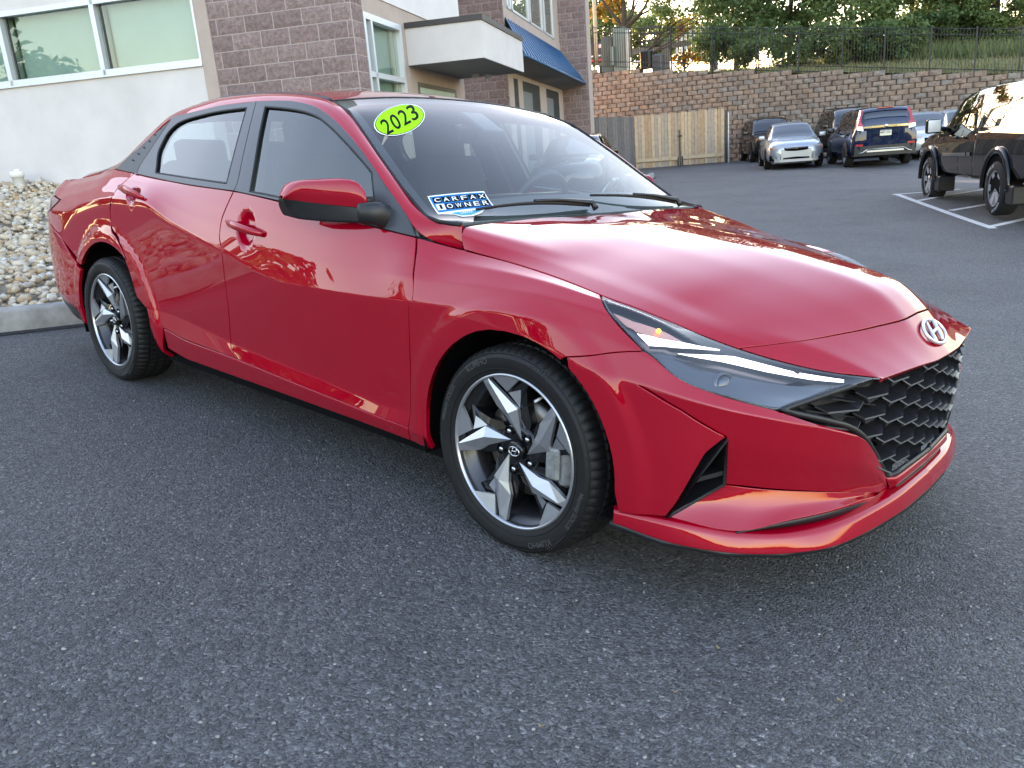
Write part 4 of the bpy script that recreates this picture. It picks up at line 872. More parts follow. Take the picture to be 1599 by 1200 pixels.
MB().box(-3.1, -2.45, -.62, .62, .93, .95).box(-3.1, -.4, -.78, .78, .26, .34).box(-.5, -.44, -.78, .78, .3, .88).build('cabin_floor', DSH, car)
for s in (-1, 1):
    MB().box(-2.35, -.50, s * .775 - .02, s * .775 + .02, .34, .88).build('door_lining', DSH, car)
    MB().add([(-1.60, s * .80, .90), (-1.46, s * .80, .90), (-1.46, s * .77, .90), (-1.60, s * .77, .90), (-1.72, s * .63, 1.33), (-1.58, s * .63, 1.33), (-1.58, s * .60, 1.33), (-1.72, s * .60, 1.33)], [(0,1,5,4), (1,2,6,5), (2,3,7,6), (3,0,4,7), (0,1,2,3), (4,5,6,7)]).build('pillar_lining', DSH, car)
# ------------------------------------------------------------------ wipers
for (p0, p1, y0) in (((-.405, -.02, .945), (-.43, -.60, .955), 0), ((-.40, .60, .935), (-.45, .05, .985), 0)):
    pts = []
    for t in np.linspace(0, 1, 14):
        q = np.array(p0) * (1 - t) + np.array(p1) * t; ab = WSL.near(q[0], -q[1], q[2]); c = WSL.ev([ab])[0] + WSL.nv([ab])[0] * (.014 + .012 * math.sin(PI * t)); pts.append(c * [1, -1, 1])
    wp = empty('wiper'); wp.parent = car
    MB().tube(pts, [.0075] * 3 + list(np.linspace(.007, .0045, 11)), 8, flat=.6).build('wiper_blade', RUB, wp)
    MB().tube([pts[0] + [.03, 0, -.012], pts[0] + [.008, 0, .012], pts[4] + [.004, 0, .012], pts[7] + [0, 0, .008]], [.013, .009, .006, .005], 8).build('wiper_arm', BLK, wp)
# ------------------------------------------------------------------ stickers on the windshield
LIME = mat('lime_vinyl', (.26, .70, .002), .7, spec=.05); WHT = mat('white_vinyl', (.75, .75, .75), .7, spec=.05); INK = mat('black_vinyl', (.004, .004, .005), .7, spec=.05); BLU = mat('blue_vinyl', (.01, .16, .42), .7, spec=.05)
def decal(px_pts, name, m, parent, lift, edge_=True):
    ab = np.array(WSL.tr(px_pts)); p = WSL.ev(ab) + WSL.nv(ab) * lift; return p * [1, -1, 1]
def decal_poly(px_pts, name, m, parent, lift):
    return panel(WSL, WSL.tr(px_pts), name, m, parent, h=.02, gap=0, rnd=.0002, skirt=.0006, lift=lift, sides=(-1,))[0]
def ell(c, a, b, k, n=48): return [(c[0] + k * (a[0] * math.cos(t) + b[0] * math.sin(t)), c[1] + k * (a[1] * math.cos(t) + b[1] * math.sin(t))) for t in np.linspace(0, 2*PI, n, endpoint=False)]
ys = empty('year_sticker'); tag(ys, 'lime green oval sticker reading 2023 at the top of the windshield', 'sticker'); ys.matrix_world = CARM
C0, EA, EB = (623.5, 188.7), (39.3, -11.5), (-6.5, -22.0)
decal_poly(ell(C0, EA, EB, 1.0), 'white_rim', WHT, ys, .0030); decal_poly(ell(C0, EA, EB, .955), 'black_rim', INK, ys, .0036); decal_poly(ell(C0, EA, EB, .925), 'lime_face', LIME, ys, .0042)
def decal_text(txt, c, ex, ey, name, m, parent, lift, bold=True, wnorm=True, squash=None):
    v, f = text_mesh(txt, 1.0, bold); v = v - (v.min(0) + v.max(0)) / 2; 
    v[:, 0] /= v[:, 0].max(); v[:, 1] /= v[:, 1].max(); px_ = [(c[0] + a * ex[0] + b * ey[0], c[1] + a * ex[1] + b * ey[1]) for a, b in v[:, :2]]
    p = decal(px_, name, m, parent, lift); return MB().add(p, f).build(name, m, parent, fix=False)
for i, ch in enumerate('2023'):
    t = (i - 1.5); decal_text(ch, (623.6 + 13.6 * t, 188.6 - 7.2 * t), (5.6, -2.9), (-6.4, -11.0), 'year_digit', INK, ys, .0048, bold=True)
cs = empty('owner_sticker'); tag(cs, 'blue and white one-owner sticker low in the corner of the windshield', 'sticker'); cs.matrix_world = CARM
decal_poly([(667,308),(755,300),(773,325.5),(757,328),(752,334),(738,339),(722,340),(709,336.5),(684,336)], 'white_backing', WHT, cs, .0030)
decal_poly([(669.5,309.5),(754,302),(770,324.5),(685.5,334)], 'blue_board', BLU, cs, .0036)
decal_poly([(703,334.5),(755,328.5),(746,333),(735,337.5),(721,338)], 'blue_burst', mat('sky_blue_vinyl', (.03, .30, .62), .7, spec=.05), cs, .0036)
def tiles(txt, p0, p1, up, inv):
    n = len(txt)
    for i, ch in enumerate(txt):
        a = np.array(p0) + (np.array(p1) - p0) * i / n; b = np.array(p0) + (np.array(p1) - p0) * (i + 1) / n; u = np.array(up); g = (b - a) * .04
        decal_poly([tuple(a + g), tuple(b - g), tuple(b - g + u), tuple(a + g + u)], 'letter_tile', INK if (i not in inv) else WHT, cs, .0042)
        if ch != ' ': c = (a + b + u) / 2; decal_text(ch, tuple(c), tuple((b - a) * (.33 if ch != '1' else .14)), tuple(u * .36), 'tile_letter', WHT if (i not in inv) else INK, cs, .0048)
tiles('CARFAX', (677,319.5), (760,312), (-3.4, -8.6), ()); tiles('1OWNER', (683.5,330.5), (766.5,322.5), (-4.3, -9.2), (0,))
decal_text('CARFAX', (728, 333.4), (10, -1.1), (-.9, -2.0), 'burst_letters', WHT, cs, .0048)
# ================================================================== the place
BA = np.array([.87514, .48386, 0.]); BB = np.array([-.48386, .87514, 0.]); BO = np.array([-7.2098, 4.4982, 0.])
def bl(a, b, z): p = BO + BA * a + BB * b; return (p[0], p[1], z)
BM = Matrix([[BA[0], BB[0], 0, BO[0]], [BA[1], BB[1], 0, BO[1]], [0, 0, 1, 0], [0, 0, 0, 1]])
NL = RT @ np.array([0, 0, 1.])
def gk(y): return np.interp(y, [-50, 2, 6, 11, 14, 18, 24, 30, 40], [1, 1, .83, .545, .36, .23, .12, .04, 0])
def gz(x, y):
    p = -(NL[0] * np.clip(x, -30, 40) + NL[1] * np.clip(y, -40, 60)) / NL[2]; k = gk(y); return p * k + .2 * (1 - k)
def gpix(px, py):
    d = wray(px, py); ts = np.linspace(1, 120, 3000); P = WCAM + d * ts[:, None]; v = P[:, 2] - gz(P[:, 0], P[:, 1]); i = np.argmax(v <= 0); t = ts[i-1] + (ts[i] - ts[i-1]) * v[i-1] / (v[i-1] - v[i]); return WCAM + d * t
def fast(name, V, F, m, parent=None, smooth=False, mats=None, mi=None):
    """big meshes: F is an (n,k) index array"""
    V = np.asarray(V, np.float32); F = np.asarray(F, np.int32); me = bpy.data.meshes.new(name); k = F.shape[1]
    me.vertices.add(len(V)); me.vertices.foreach_set('co', V.ravel()); me.loops.add(F.size); me.loops.foreach_set('vertex_index', F.ravel())
    me.polygons.add(len(F)); me.polygons.foreach_set('loop_start', np.arange(0, F.size, k, dtype=np.int32)); me.polygons.foreach_set('loop_total', np.full(len(F), k, np.int32))
    for q in (mats or [m]): me.materials.append(q)
    if mi is not None: me.polygons.foreach_set('material_index', np.asarray(mi, np.int32))
    if smooth: me.polygons.foreach_set('use_smooth', np.ones(len(F), bool))
    me.update(calc_edges=True); me.validate(); return link(bpy.data.objects.new(name, me), parent)

# ---------------------------------------------------------------- asphalt
def asphalt_mat():
    m = bpy.data.materials.new('asphalt'); m.use_nodes = True; t = m.node_tree; b = t.nodes['Principled BSDF']; L = t.links
    tc = _n(t, 'ShaderNodeTexCoord'); O_ = tc.outputs['Object']
    wn = _n(t, 'ShaderNodeTexNoise', Scale=40.0, Detail=2.0); L.new(O_, wn.inputs['Vector'])
    wa = _n(t, 'ShaderNodeVectorMath', operation='SCALE'); wa.inputs['Scale'].default_value = .022; L.new(wn.outputs['Color'], wa.inputs[0]); wv = _n(t, 'ShaderNodeVectorMath', operation='ADD'); L.new(O_, wv.inputs[0]); L.new(wa.outputs[0], wv.inputs[1])
    v1 = _n(t, 'ShaderNodeTexVoronoi', Scale=125.0); v1.inputs['Randomness'].default_value = 1; L.new(wv.outputs[0], v1.inputs['Vector'])
    v2 = _n(t, 'ShaderNodeTexVoronoi', Scale=300.0); L.new(wv.outputs[0], v2.inputs['Vector'])
    sp1 = _n(t, 'ShaderNodeSeparateColor'); L.new(v1.outputs['Color'], sp1.inputs[0]); sp2 = _n(t, 'ShaderNodeSeparateColor'); L.new(v2.outputs['Color'], sp2.inputs[0])
    r1 = _n(t, 'ShaderNodeValToRGB'); e = r1.color_ramp.elements; e[0].position = 0; e[0].color = (.036, .036, .038, 1); e[1].position = 1; e[1].color = (.24, .24, .24, 1)
    for p_, c in ((.22, (.060, .0605, .063)), (.55, (.084, .085, .088)), (.84, (.112, .113, .116)), (.965, (.15, .151, .153)), (.994, (.21, .205, .195))): q = e.new(p_); q.color = (*c, 1)
    L.new(sp1.outputs[0], r1.inputs[0])
    r2 = _n(t, 'ShaderNodeValToRGB'); e = r2.color_ramp.elements; e[0].color = (.62, .62, .64, 1); e[1].color = (1.35, 1.35, 1.35, 1); L.new(sp2.outputs[1], r2.inputs[0])
    mu = _n(t, 'ShaderNodeMix', data_type='RGBA', blend_type='MULTIPLY'); mu.inputs[0].default_value = 1; L.new(r1.outputs[0], mu.inputs[6]); L.new(r2.outputs[0], mu.inputs[7])
    big = _n(t, 'ShaderNodeTexNoise', Scale=.55, Detail=5.0, Roughness=.6); L.new(O_, big.inputs['Vector']); rb = _n(t, 'ShaderNodeValToRGB'); e = rb.color_ramp.elements; e[0].position = .32; e[0].color = (.80, .80, .81, 1); e[1].position = .7; e[1].color = (1.18, 1.17, 1.15, 1); L.new(big.outputs[0], rb.inputs[0])
    m2 = _n(t, 'ShaderNodeMix', data_type='RGBA', blend_type='MULTIPLY'); m2.inputs[0].default_value = 1; L.new(mu.outputs[2], m2.inputs[6]); L.new(rb.outputs[0], m2.inputs[7])
    # wandering hairline cracks
    cn = _n(t, 'ShaderNodeTexNoise', Scale=1.6, Detail=6.0, Roughness=.62); L.new(O_, cn.inputs['Vector']); cs_ = _n(t, 'ShaderNodeVectorMath', operation='SCALE'); cs_.inputs['Scale'].default_value = .55; L.new(cn.outputs['Color'], cs_.inputs[0]); ca = _n(t, 'ShaderNodeVectorMath', operation='ADD'); L.new(O_, ca.inputs[0]); L.new(cs_.outputs[0], ca.inputs[1])
    cv = _n(t, 'ShaderNodeTexVoronoi', Scale=.36, feature='DISTANCE_TO_EDGE'); L.new(ca.outputs[0], cv.inputs['Vector']); cm = _n(t, 'ShaderNodeTexNoise', Scale=.35, Detail=2.0); L.new(O_, cm.inputs['Vector'])
    cr = _n(t, 'ShaderNodeMapRange'); cr.inputs[1].default_value = .0; cr.inputs[2].default_value = .0015; cr.inputs[3].default_value = 1; cr.inputs[4].default_value = 0; L.new(cv.outputs[0], cr.inputs[0])
    ck = _n(t, 'ShaderNodeMapRange'); ck.inputs[1].default_value = .645; ck.inputs[2].default_value = .70; L.new(cm.outputs[0], ck.inputs[0]); cx_ = _n(t, 'ShaderNodeMath', operation='MULTIPLY'); L.new(cr.outputs[0], cx_.inputs[0]); L.new(ck.outputs[0], cx_.inputs[1])
    m3 = _n(t, 'ShaderNodeMix', data_type='RGBA'); L.new(cx_.outputs[0], m3.inputs[0]); L.new(m2.outputs[2], m3.inputs[6]); m3.inputs[7].default_value = (.012, .012, .013, 1); bn = _n(t, 'ShaderNodeTexNoise', Scale=1.3, Detail=6.0, Roughness=.65); L.new(O_, bn.inputs['Vector']); br = _n(t, 'ShaderNodeValToRGB'); e = br.color_ramp.elements; e[0].position = .36; e[0].color = (1.10, 1.09, 1.07, 1); e[1].position = .72; e[1].color = (.74, .74, .76, 1); q = e.new(.58); q.color = (.97, .97, .97, 1); L.new(bn.outputs[0], br.inputs[0])
    m4 = _n(t, 'ShaderNodeMix', data_type='RGBA', blend_type='MULTIPLY'); m4.inputs[0].default_value = 1; L.new(m3.outputs[2], m4.inputs[6]); L.new(br.outputs[0], m4.inputs[7]); L.new(m4.outputs[2], b.inputs['Base Color'])     # oil film and wear
    # grain relief
    h1 = _n(t, 'ShaderNodeMath', operation='MULTIPLY_ADD'); h1.inputs[1].default_value = -1.2; h1.inputs[2].default_value = 1; L.new(v1.outputs['Distance'], h1.inputs[0])
    h2 = _n(t, 'ShaderNodeMath', operation='MULTIPLY_ADD'); h2.inputs[1].default_value = .9; L.new(sp1.outputs[1], h2.inputs[0]); L.new(h1.outputs[0], h2.inputs[2])
    h3 = _n(t, 'ShaderNodeMath', operation='MULTIPLY_ADD'); h3.inputs[1].default_value = .35; L.new(sp2.outputs[0], h3.inputs[0]); L.new(h2.outputs[0], h3.inputs[2])
    h4 = _n(t, 'ShaderNodeMath', operation='MULTIPLY_ADD'); h4.inputs[1].default_value = -3; L.new(cx_.outputs[0], h4.inputs[0]); L.new(h3.outputs[0], h4.inputs[2])
    bp = _n(t, 'ShaderNodeBump', Strength=.95, Distance=.006); L.new(h4.outputs[0], bp.inputs['Height']); L.new(bp.outputs[0], b.inputs['Normal'])
    rr = _n(t, 'ShaderNodeMapRange'); rr.inputs[3].default_value = .48; rr.inputs[4].default_value = .8; L.new(sp1.outputs[2], rr.inputs[0]); L.new(rr.outputs[0], b.inputs['Roughness'])
    return m
gxs = np.unique(np.concatenate([np.linspace(-400, -40, 10), np.arange(-40, 30, 1.0), np.linspace(30, 400, 10)])); gys = np.unique(np.concatenate([np.linspace(-400, -30, 10), np.arange(-30, 42, 1.0), np.linspace(42, 500, 8)]))
GX, GY = np.meshgrid(gxs, gys, indexing='ij'); GZ = gz(GX, GY); k = len(gys); n = len(gxs)
I, J = np.meshgrid(np.arange(n - 1), np.arange(k - 1), indexing='ij'); F = np.stack([I*k+J, (I+1)*k+J, (I+1)*k+J+1, I*k+J+1], -1).reshape(-1, 4)
gr = fast('asphalt_lot', np.stack([GX, GY, GZ], -1).reshape(-1, 3), F, asphalt_mat(), smooth=True); tag(gr, kind='structure')
# loose grit and a few dry leaves lying on it
GRIT = mat('pale_grit', (.26, .25, .235), .8, var=.35, vscale=50)
def pebble_mesh(seed, sub=1, flat=.6):
    bm = bmesh.new(); bmesh.ops.create_icosphere(bm, subdivisions=sub, radius=1); r = np.random.default_rng(seed); ph = r.normal(size=(5, 3)); am = r.uniform(.06, .2, 5)
    for v in bm.verts:
        d = np.array(v.co); s_ = 1 + sum(a * math.sin(2.1 * float(p @ d) + i) for i, (p, a) in enumerate(zip(ph, am))); v.co = Vector((d[0] * s_, d[1] * s_ * .78, d[2] * s_ * flat))
    V = np.array([q.co for q in bm.verts]); bm.verts.index_update(); F_ = np.array([[q.index for q in f.verts] for f in bm.faces]); bm.free(); return V, F_
PEB = [pebble_mesh(40 + i) for i in range(9)]
def scatter(pts, sizes, normals=None):
    Vs, Fs, K = [], [], 0
    for i, (p, s_) in enumerate(zip(pts, sizes)):
        V, F_ = PEB[i % 9]; a = rng.uniform(0, 6.28); tl = rng.normal(0, .25, 2); c, sn = math.cos(a), math.sin(a); R_ = np.array([[c, -sn, 0], [sn, c, 0], [0, 0, 1]]) @ np.array([[1, 0, tl[0]], [0, 1, tl[1]], [-tl[0], -tl[1], 1]])
        Vs.append(V @ R_.T * s_ + p); Fs.append(F_ + K); K += len(V)
    return np.concatenate(Vs), np.concatenate(Fs)
gp = [];
for _ in range(260):
    q = gpix(rng.uniform(0, 1599), 560 + 640 * rng.uniform() ** .9); gp.append(q + [0, 0, .001])
V, F = scatter(gp, rng.uniform(.0018, .0055, len(gp))); g_ = fast('loose_grit', V, F, GRIT, smooth=True); tag(g_, 'tiny pale grit scattered over the asphalt', 'grit', kind='stuff')
LEAFD = mat('dry_leaf', (.30, .22, .13), .8, var=.3, vscale=60)
for i, (x, y, s_) in enumerate(((845, 1136, .006), (1122, 1014, .006), (1054, 1083, .005), (1312, 1096, .006))):
    q = gpix(x, y); a = rng.uniform(0, 6); o = MB().add([(s_ * math.cos(a + t) * (1 + .5 * (k_ % 2)), s_ * .6 * math.sin(a + t), .003 + .005 * (k_ % 2)) for k_, t in enumerate(np.linspace(0, 2*PI, 8)[:-1])], [tuple(range(7))]).build('dry_leaf', LEAFD); o.location = q
    tag(o, ['curled tan dry leaf lying nearest the bottom edge of the picture', 'tan dry leaf on asphalt below the front lip of the red car', 'small tan dry leaf on asphalt, lower of two below the front wheel', 'tan dry leaf on asphalt farthest right'][i], 'leaf', 'dry leaves on the asphalt')
# ---------------------------------------------------------------- painted bay lines
PNT = mat('worn_white_paint', (.55, .55, .54), .75, var=.25, vscale=14, detail=8)
PNTF = mat('faded_paint', (.16, .165, .175), .8, var=.35, vscale=9, detail=8)
def stripe(p, q, w_, name, label, m):
    A0, A1 = gpix(*p), gpix(*q); n_ = max(2, int(np.linalg.norm(A1 - A0) / .4)); d = A1 - A0; d[2] = 0; d /= np.linalg.norm(d); s_ = np.array([-d[1], d[0], 0]) * w_ / 2; V = []
    for i in range(n_ + 1):
        c = A0 + (A1 - A0) * i / n_
        for sg in (-1, 1): e = c + s_ * sg; V.append((e[0], e[1], gz(e[0], e[1]) + .005))
    o = MB().add(V, [(2*i, 2*i+2, 2*i+3, 2*i+1) for i in range(n_)]).build(name, m); tag(o, label, 'road marking', 'painted parking lines', ); return o
stripe((1398,303.5), (1551,357.5), .11, 'parking_line', 'long white bay line running beside the black pickup wheels', PNT)
stripe((1434,314), (1545,295), .11, 'parking_line', 'white cross stripe just behind the pickup front wheel', PNT)
stripe((1484,329.5), (1545,319), .11, 'parking_line', 'short white cross stripe midway under the pickup', PNT)
stripe((1545,355), (1640,333), .11, 'parking_line', 'white stripe under the rear of the pickup at the right edge', PNT)
stripe((1395,304.5), (1500,296), .10, 'parking_line', 'white stripe ahead of the pickup front wheel', PNT)
stripe((1060,283), (1318,276), .10, 'parking_line', 'long faded line across the lot before the silver sedan', PNTF)
stripe((1330,275), (1450,269), .10, 'parking_line', 'faded line across the lot before the blue utility vehicle', PNTF)
# ---------------------------------------------------------------- kerb and stone bed
KP = np.array([(-5.3,-14), (-4.75,-5.5), (-4.275,-.95), (-4.19,-.3), (-4.12,2.2), (-4.75,5.6), (-8.4,12.2), (-13.5,21.4)])
KC = resample(spline(KP, 120), 100); kt = np.gradient(KC, axis=0); kt /= np.linalg.norm(kt, axis=1)[:, None]; kn = np.stack([-kt[:, 1], kt[:, 0]], -1)    # points away from the lot (-x)
CONC = mat('kerb_concrete', (.27, .26, .24), .85, var=.3, vscale=9, bump=.5, bscale=90, bdist=.006, detail=8)
prof = [(.0, -.05), (.004, .13), (.018, .147), (.035, .152), (.15, .155), (.165, .14), (.165, -.05)]
kerb = empty('concrete_kerb', label='weathered concrete kerb holding the stone bed behind the red car', cat='kerb')
for s0 in range(0, 99, 9):                                   # cast in lengths with open joints
    e0 = min(99, s0 + 9); V = []; idx = np.linspace(s0 + .03, e0 - .03, 10); c = np.stack([np.interp(idx, np.arange(100), KC[:, k_]) for k_ in (0, 1)], -1); nn = np.stack([np.interp(idx, np.arange(100), kn[:, k_]) for k_ in (0, 1)], -1)
    for p, q in zip(c, nn):
        for o_, h in prof: e = p + q * o_; V.append((e[0], e[1], gz(p[0], p[1]) + h))
    m_ = len(prof); autosmooth(MB().add(V, [(i*m_+j, (i+1)*m_+j, (i+1)*m_+j+1, i*m_+j+1) for i in range(9) for j in range(m_ - 1)] + [tuple(range(m_)), tuple(9*m_+j for j in range(m_))], True).build('kerb_stone', CONC, kerb), 40)
# crumbled asphalt edge along the kerb foot
V = []; 
for i in range(100):
    w_ = .035 + .03 * rng.uniform(); 
    for o_, h in ((.0, .004), (-w_, .014 + .01 * rng.uniform()), (-w_ - .02, .004)): e = KC[i] + kn[i] * o_; V.append((e[0], e[1], gz(e[0], e[1]) + h))
ce = MB().add(V, [(i*3+j, (i+1)*3+j, (i+1)*3+j+1, i*3+j+1) for i in range(99) for j in range(2)], True).build('crumbled_joint', mat('tar_joint', (.03, .03, .032), .95, var=.4, vscale=40, bump=1, bscale=60, bdist=.02)); tag(ce, kind='structure')
def bedz(x, y):                                              # stone bed rises from kerb top to the wall foot
    P = np.array([x, y]); d = np.sqrt(((KC - P) ** 2).sum(1)); i = int(d.argmin()); dk = max(0, float((P - KC[i]) @ kn[i]) - .16); q = np.array([x, y, 0]) - BO; a, b_ = q @ BA, q @ BB
    df = max(.05, -b_) if a < .2 else max(.05, a); z0 = gz(*KC[i]) + .13; z1 = 1.30 if a < 0 else 1.0; f = dk / (dk + df); return z0 + (z1 - z0) * f ** 1.0 + .06 * math.sin(x * 2.1 + y) * min(1, dk)
bx_ = np.arange(-21, -3.9, .35); by_ = np.arange(-14, 8, .35); V = []; ok = {}
for i, x in enumerate(bx_):
    for j, y in enumerate(by_):
        P = np.array([x, y]); d = np.sqrt(((KC - P) ** 2).sum(1)); ii = int(d.argmin()); ins = float((P - KC[ii]) @ kn[ii]) > .05; ok[i, j] = ins; V.append((x, y, bedz(x, y) - .03 if ins else gz(x, y) - .05))
k = len(by_); bed = MB().add(V, [(i*k+j, (i+1)*k+j, (i+1)*k+j+1, i*k+j+1) for i in range(len(bx_)-1) for j in range(k-1) if ok[i, j] or ok[i+1, j+1] or ok[i+1, j] or ok[i, j+1]], True).build('stone_bed_soil', mat('bed_soil', (.30, .255, .195), .95, var=.4, vscale=10)); tag(bed, kind='structure')
SCOL = [(.45, .365, .265), (.50, .43, .335), (.36, .32, .275), (.40, .275, .155), (.54, .50, .43), (.27, .195, .13)]
SM = [mat('river_stone_%s' % n_, c, .75, var=.28, vscale=18, bump=.25, bscale=60, bdist=.004, world=True) for n_, c in zip(('buff', 'cream', 'grey', 'tan', 'white', 'brown'), SCOL)]
cand = []
tries = 0
while len(cand) < 12500 and tries < 120000:
    tries += 1; x = -4.36 - 8.6 * rng.uniform() ** 1.1; y = rng.uniform(-3.4, 2.6)
    P = np.array([x, y]); q = np.array([x, y, 0]) - BO
    if (P - KC[int(((KC - P) ** 2).sum(1).argmin())]) @ kn[int(((KC - P) ** 2).sum(1).argmin())] < .19 or q @ BB > -.05 and q @ BA < .3: continue
    cand.append((x, y, rng.uniform(.022, .043) * (1 + .5 * (rng.uniform() < .12))))
cand = np.array(cand); cz_ = np.array([bedz(x, y) for x, y, _ in cand]) + cand[:, 2] * rng.uniform(-.1, .45, len(cand))
def seen(P):
    d = np.asarray(P) - WCAM; z = d @ WF; return 799.5 + FPX * (d @ WR) / z, 600 - FPX * (d @ WU) / z, z
sc = [seen((x, y, z)) for (x, y, _), z in zip(cand, cz_)]; vis = [i for i, q in enumerate(sc) if -5 < q[0] < 125 and 260 < q[1] < 500]; vis.sort(key=lambda i: sc[i][2] / cand[i][2]); near = set(vis[:300])
stone_me = []
for i in range(9):
    V, F_ = PEB[i]; row = []
    for m_ in SM:
        me = bpy.data.meshes.new('river_stone'); me.from_pydata([tuple(v) for v in V], [], [tuple(map(int, f)) for f in F_]); me.materials.append(m_); me.polygons.foreach_set('use_smooth', [True] * len(me.polygons)); row.append(me)
    stone_me.append(row)
for j, i in enumerate(sorted(near)):
    o = share('river_stone', stone_me[j % 9][int(rng.choice(6, p=[.3, .26, .12, .14, .12, .06]))], None, (cand[i][0], cand[i][1], cz_[i]), (rng.normal(0, .3), rng.normal(0, .3), rng.uniform(0, 6.28))); o.scale = (cand[i][2] * 1.05,) * 3
    tag(o, 'rounded pale river stone in the bed along the kerb left of the red car', 'stone', 'river stones in the bed')
rest = [i for i in range(len(cand)) if i not in near]; V, F = scatter([(cand[i][0], cand[i][1], cz_[i]) for i in rest], [cand[i][2] for i in rest]); mi = np.repeat(rng.choice(6, len(rest), p=[.3, .26, .12, .14, .12, .06]), len(PEB[0][1]))
sb = fast('river_stones', V, F, None, smooth=True, mats=SM, mi=mi); tag(sb, 'bed of rounded cream and tan river stones below the pale wall', 'stones', kind='stuff')
pc = empty('cleanout_pipe', tuple(wplane(31, 292, BO + BB * -.35, BB)), label='short white plastic pipe with screw cap standing in the stones by the wall', cat='pipe')
PVC = mat('white_plastic', (.75, .76, .75), .4)
MB().lathe([(.075, -.2), (.075, .13), (.092, .13), (.092, .20), (.086, .21), (0, .212)], 24, 'z').build('pipe_body', PVC, pc); MB().box(-.03, .03, -.03, .03, .21, .245, bev=.008).build('cap_nut', PVC, pc)
# ---------------------------------------------------------------- building
STUC = mat('white_stucco', (.58, .555, .545), .9, var=.09, vscale=1.3, bump=.25, bscale=160, bdist=.004); STUW = mat('bright_stucco', (.64, .63, .63), .9, var=.05, vscale=2, bump=.2, bscale=160, bdist=.004); TAN = mat('tan_stucco', (.40, .325, .285), .9, var=.07, vscale=4, bump=.25, bscale=160, bdist=.004)
MORT = mat('mortar', (.40, .34, .325), .9); ALU = mat('window_aluminium', (.62, .66, .70), .35, .3); COP = mat('dark_coping', (.035, .032, .035), .5)
def split_mat(name, c):
    m = mat(name, c, .92, var=.32, vscale=22, bump=1.0, bscale=48, bdist=.02, detail=8, world=True); return m
SPL = [split_mat('split_face_%s' % n_, c) for n_, c in (('plum', (.235, .168, .160)), ('mauve', (.262, .192, .182)), ('dusk', (.212, .152, .145)))]
SHADE = mat('pale_green_blind', (.42, .52, .47), .8, var=.06, vscale=2); WGL = glass_mat('building_glass', (.85, .90, .88), boost=.0); WDK = mat('dark_room', (.02, .022, .022), .6)
bld = empty('dealership_building', label='two-storey building of plum block and white stucco behind the red car', cat='building'); bld.matrix_world = BM
def bbox(name, m, a0, a1, b0, b1, z0, z1, parent=bld, bev=0): return MB().box(a0, a1, b0, b1, z0, z1, bev=bev).build(name, m, parent)
def block_mesh(w_, h, d, seed, m):                            # split-face block: proud rugged front (towards -y), y=0 is the wall plane
    r = np.random.default_rng(seed); nx, nz = 5, 4; V = []; F_ = []
    for i in range(nx + 1):
        for j in range(nz + 1):
            e = i in (0, nx) or j in (0, nz); V.append((w_ * i / nx, -(d * .35 if e else d * r.uniform(.55, 1.25)), h * j / nz))
    for i in range(nx):
        for j in range(nz): F_.append((i*(nz+1)+j, (i+1)*(nz+1)+j, (i+1)*(nz+1)+j+1, i*(nz+1)+j+1))
    b0 = len(V); V += [(0, .01, 0), (w_, .01, 0), (w_, .01, h), (0, .01, h)]; g = lambda i, j: i*(nz+1)+j
    F_ += [tuple([b0, b0+1] + [g(i, 0) for i in range(nx, -1, -1)]), tuple([b0+3, b0+2] + [g(i, nz) for i in range(nx, -1, -1)]), tuple([b0, b0+3] + [g(0, j) for j in range(nz, -1, -1)]), tuple([b0+1, b0+2] + [g(nx, j) for j in range(nz, -1, -1)])]
    me = bpy.data.meshes.new('block'); me.from_pydata(V, [], F_); me.materials.append(m); return me
BLK_ME = {}
def blk(w_, seed):
    key = (round(w_, 3), seed)
    if key not in BLK_ME: BLK_ME[key] = block_mesh(w_, .192, .016, seed, SPL[seed % 3])
    return BLK_ME[key]
def block_wall(parent, origin, along, length, z0, z1, phase, cap=None):
    """courses of 0.406 x 0.203 blocks; `along` is an angle in the building frame, blocks face its right-hand side"""
    R_ = Matrix.Translation(origin) @ Matrix.Rotation(along, 4, 'Z'); nr = int(round((z1 - z0) / .2032))
    for r_ in range(nr):
        x = -((phase + (r_ % 2) * .2032) % .4064)
        while x < length - .02:
            x0, x1 = max(0, x), min(length, x + .4064)
            if x1 - x0 > .03:
                o = share('block', blk(x1 - x0 - .014, int(rng.integers(9))), parent); o.matrix_local = R_ @ Matrix.Translation((x0 + .007, 0, z0 + r_ * .2032 + .0055))
            x += .4064
# near facade
bbox('stucco_wall', STUC, -26, -2.19, 0, .2, -.5, 2.665); bbox('stucco_wall', STUC, -26, -2.19, 0, .2, 3.625, 9.0); bbox('tan_strip', TAN, -2.187, -2.0, -.012, .2, -.5, 9.0)
wall_b = bbox('pier_core', MORT, -1.998, .003, -.003, .36, -.5, 9.0)
pier = empty('block_pier'); pier.parent = bld
block_wall(pier, (-2.0, 0, 0), 0, 2.0, .744, 5.42, .10); 
pier2 = empty('block_return'); pier2.parent = bld
block_wall(pier2, (0, 0, 0), PI / 2, .36, .744, 5.42, .2)
bbox('sill_ledge', ALU, -26, -2.19, -.035, .02, 2.640, 2.663)
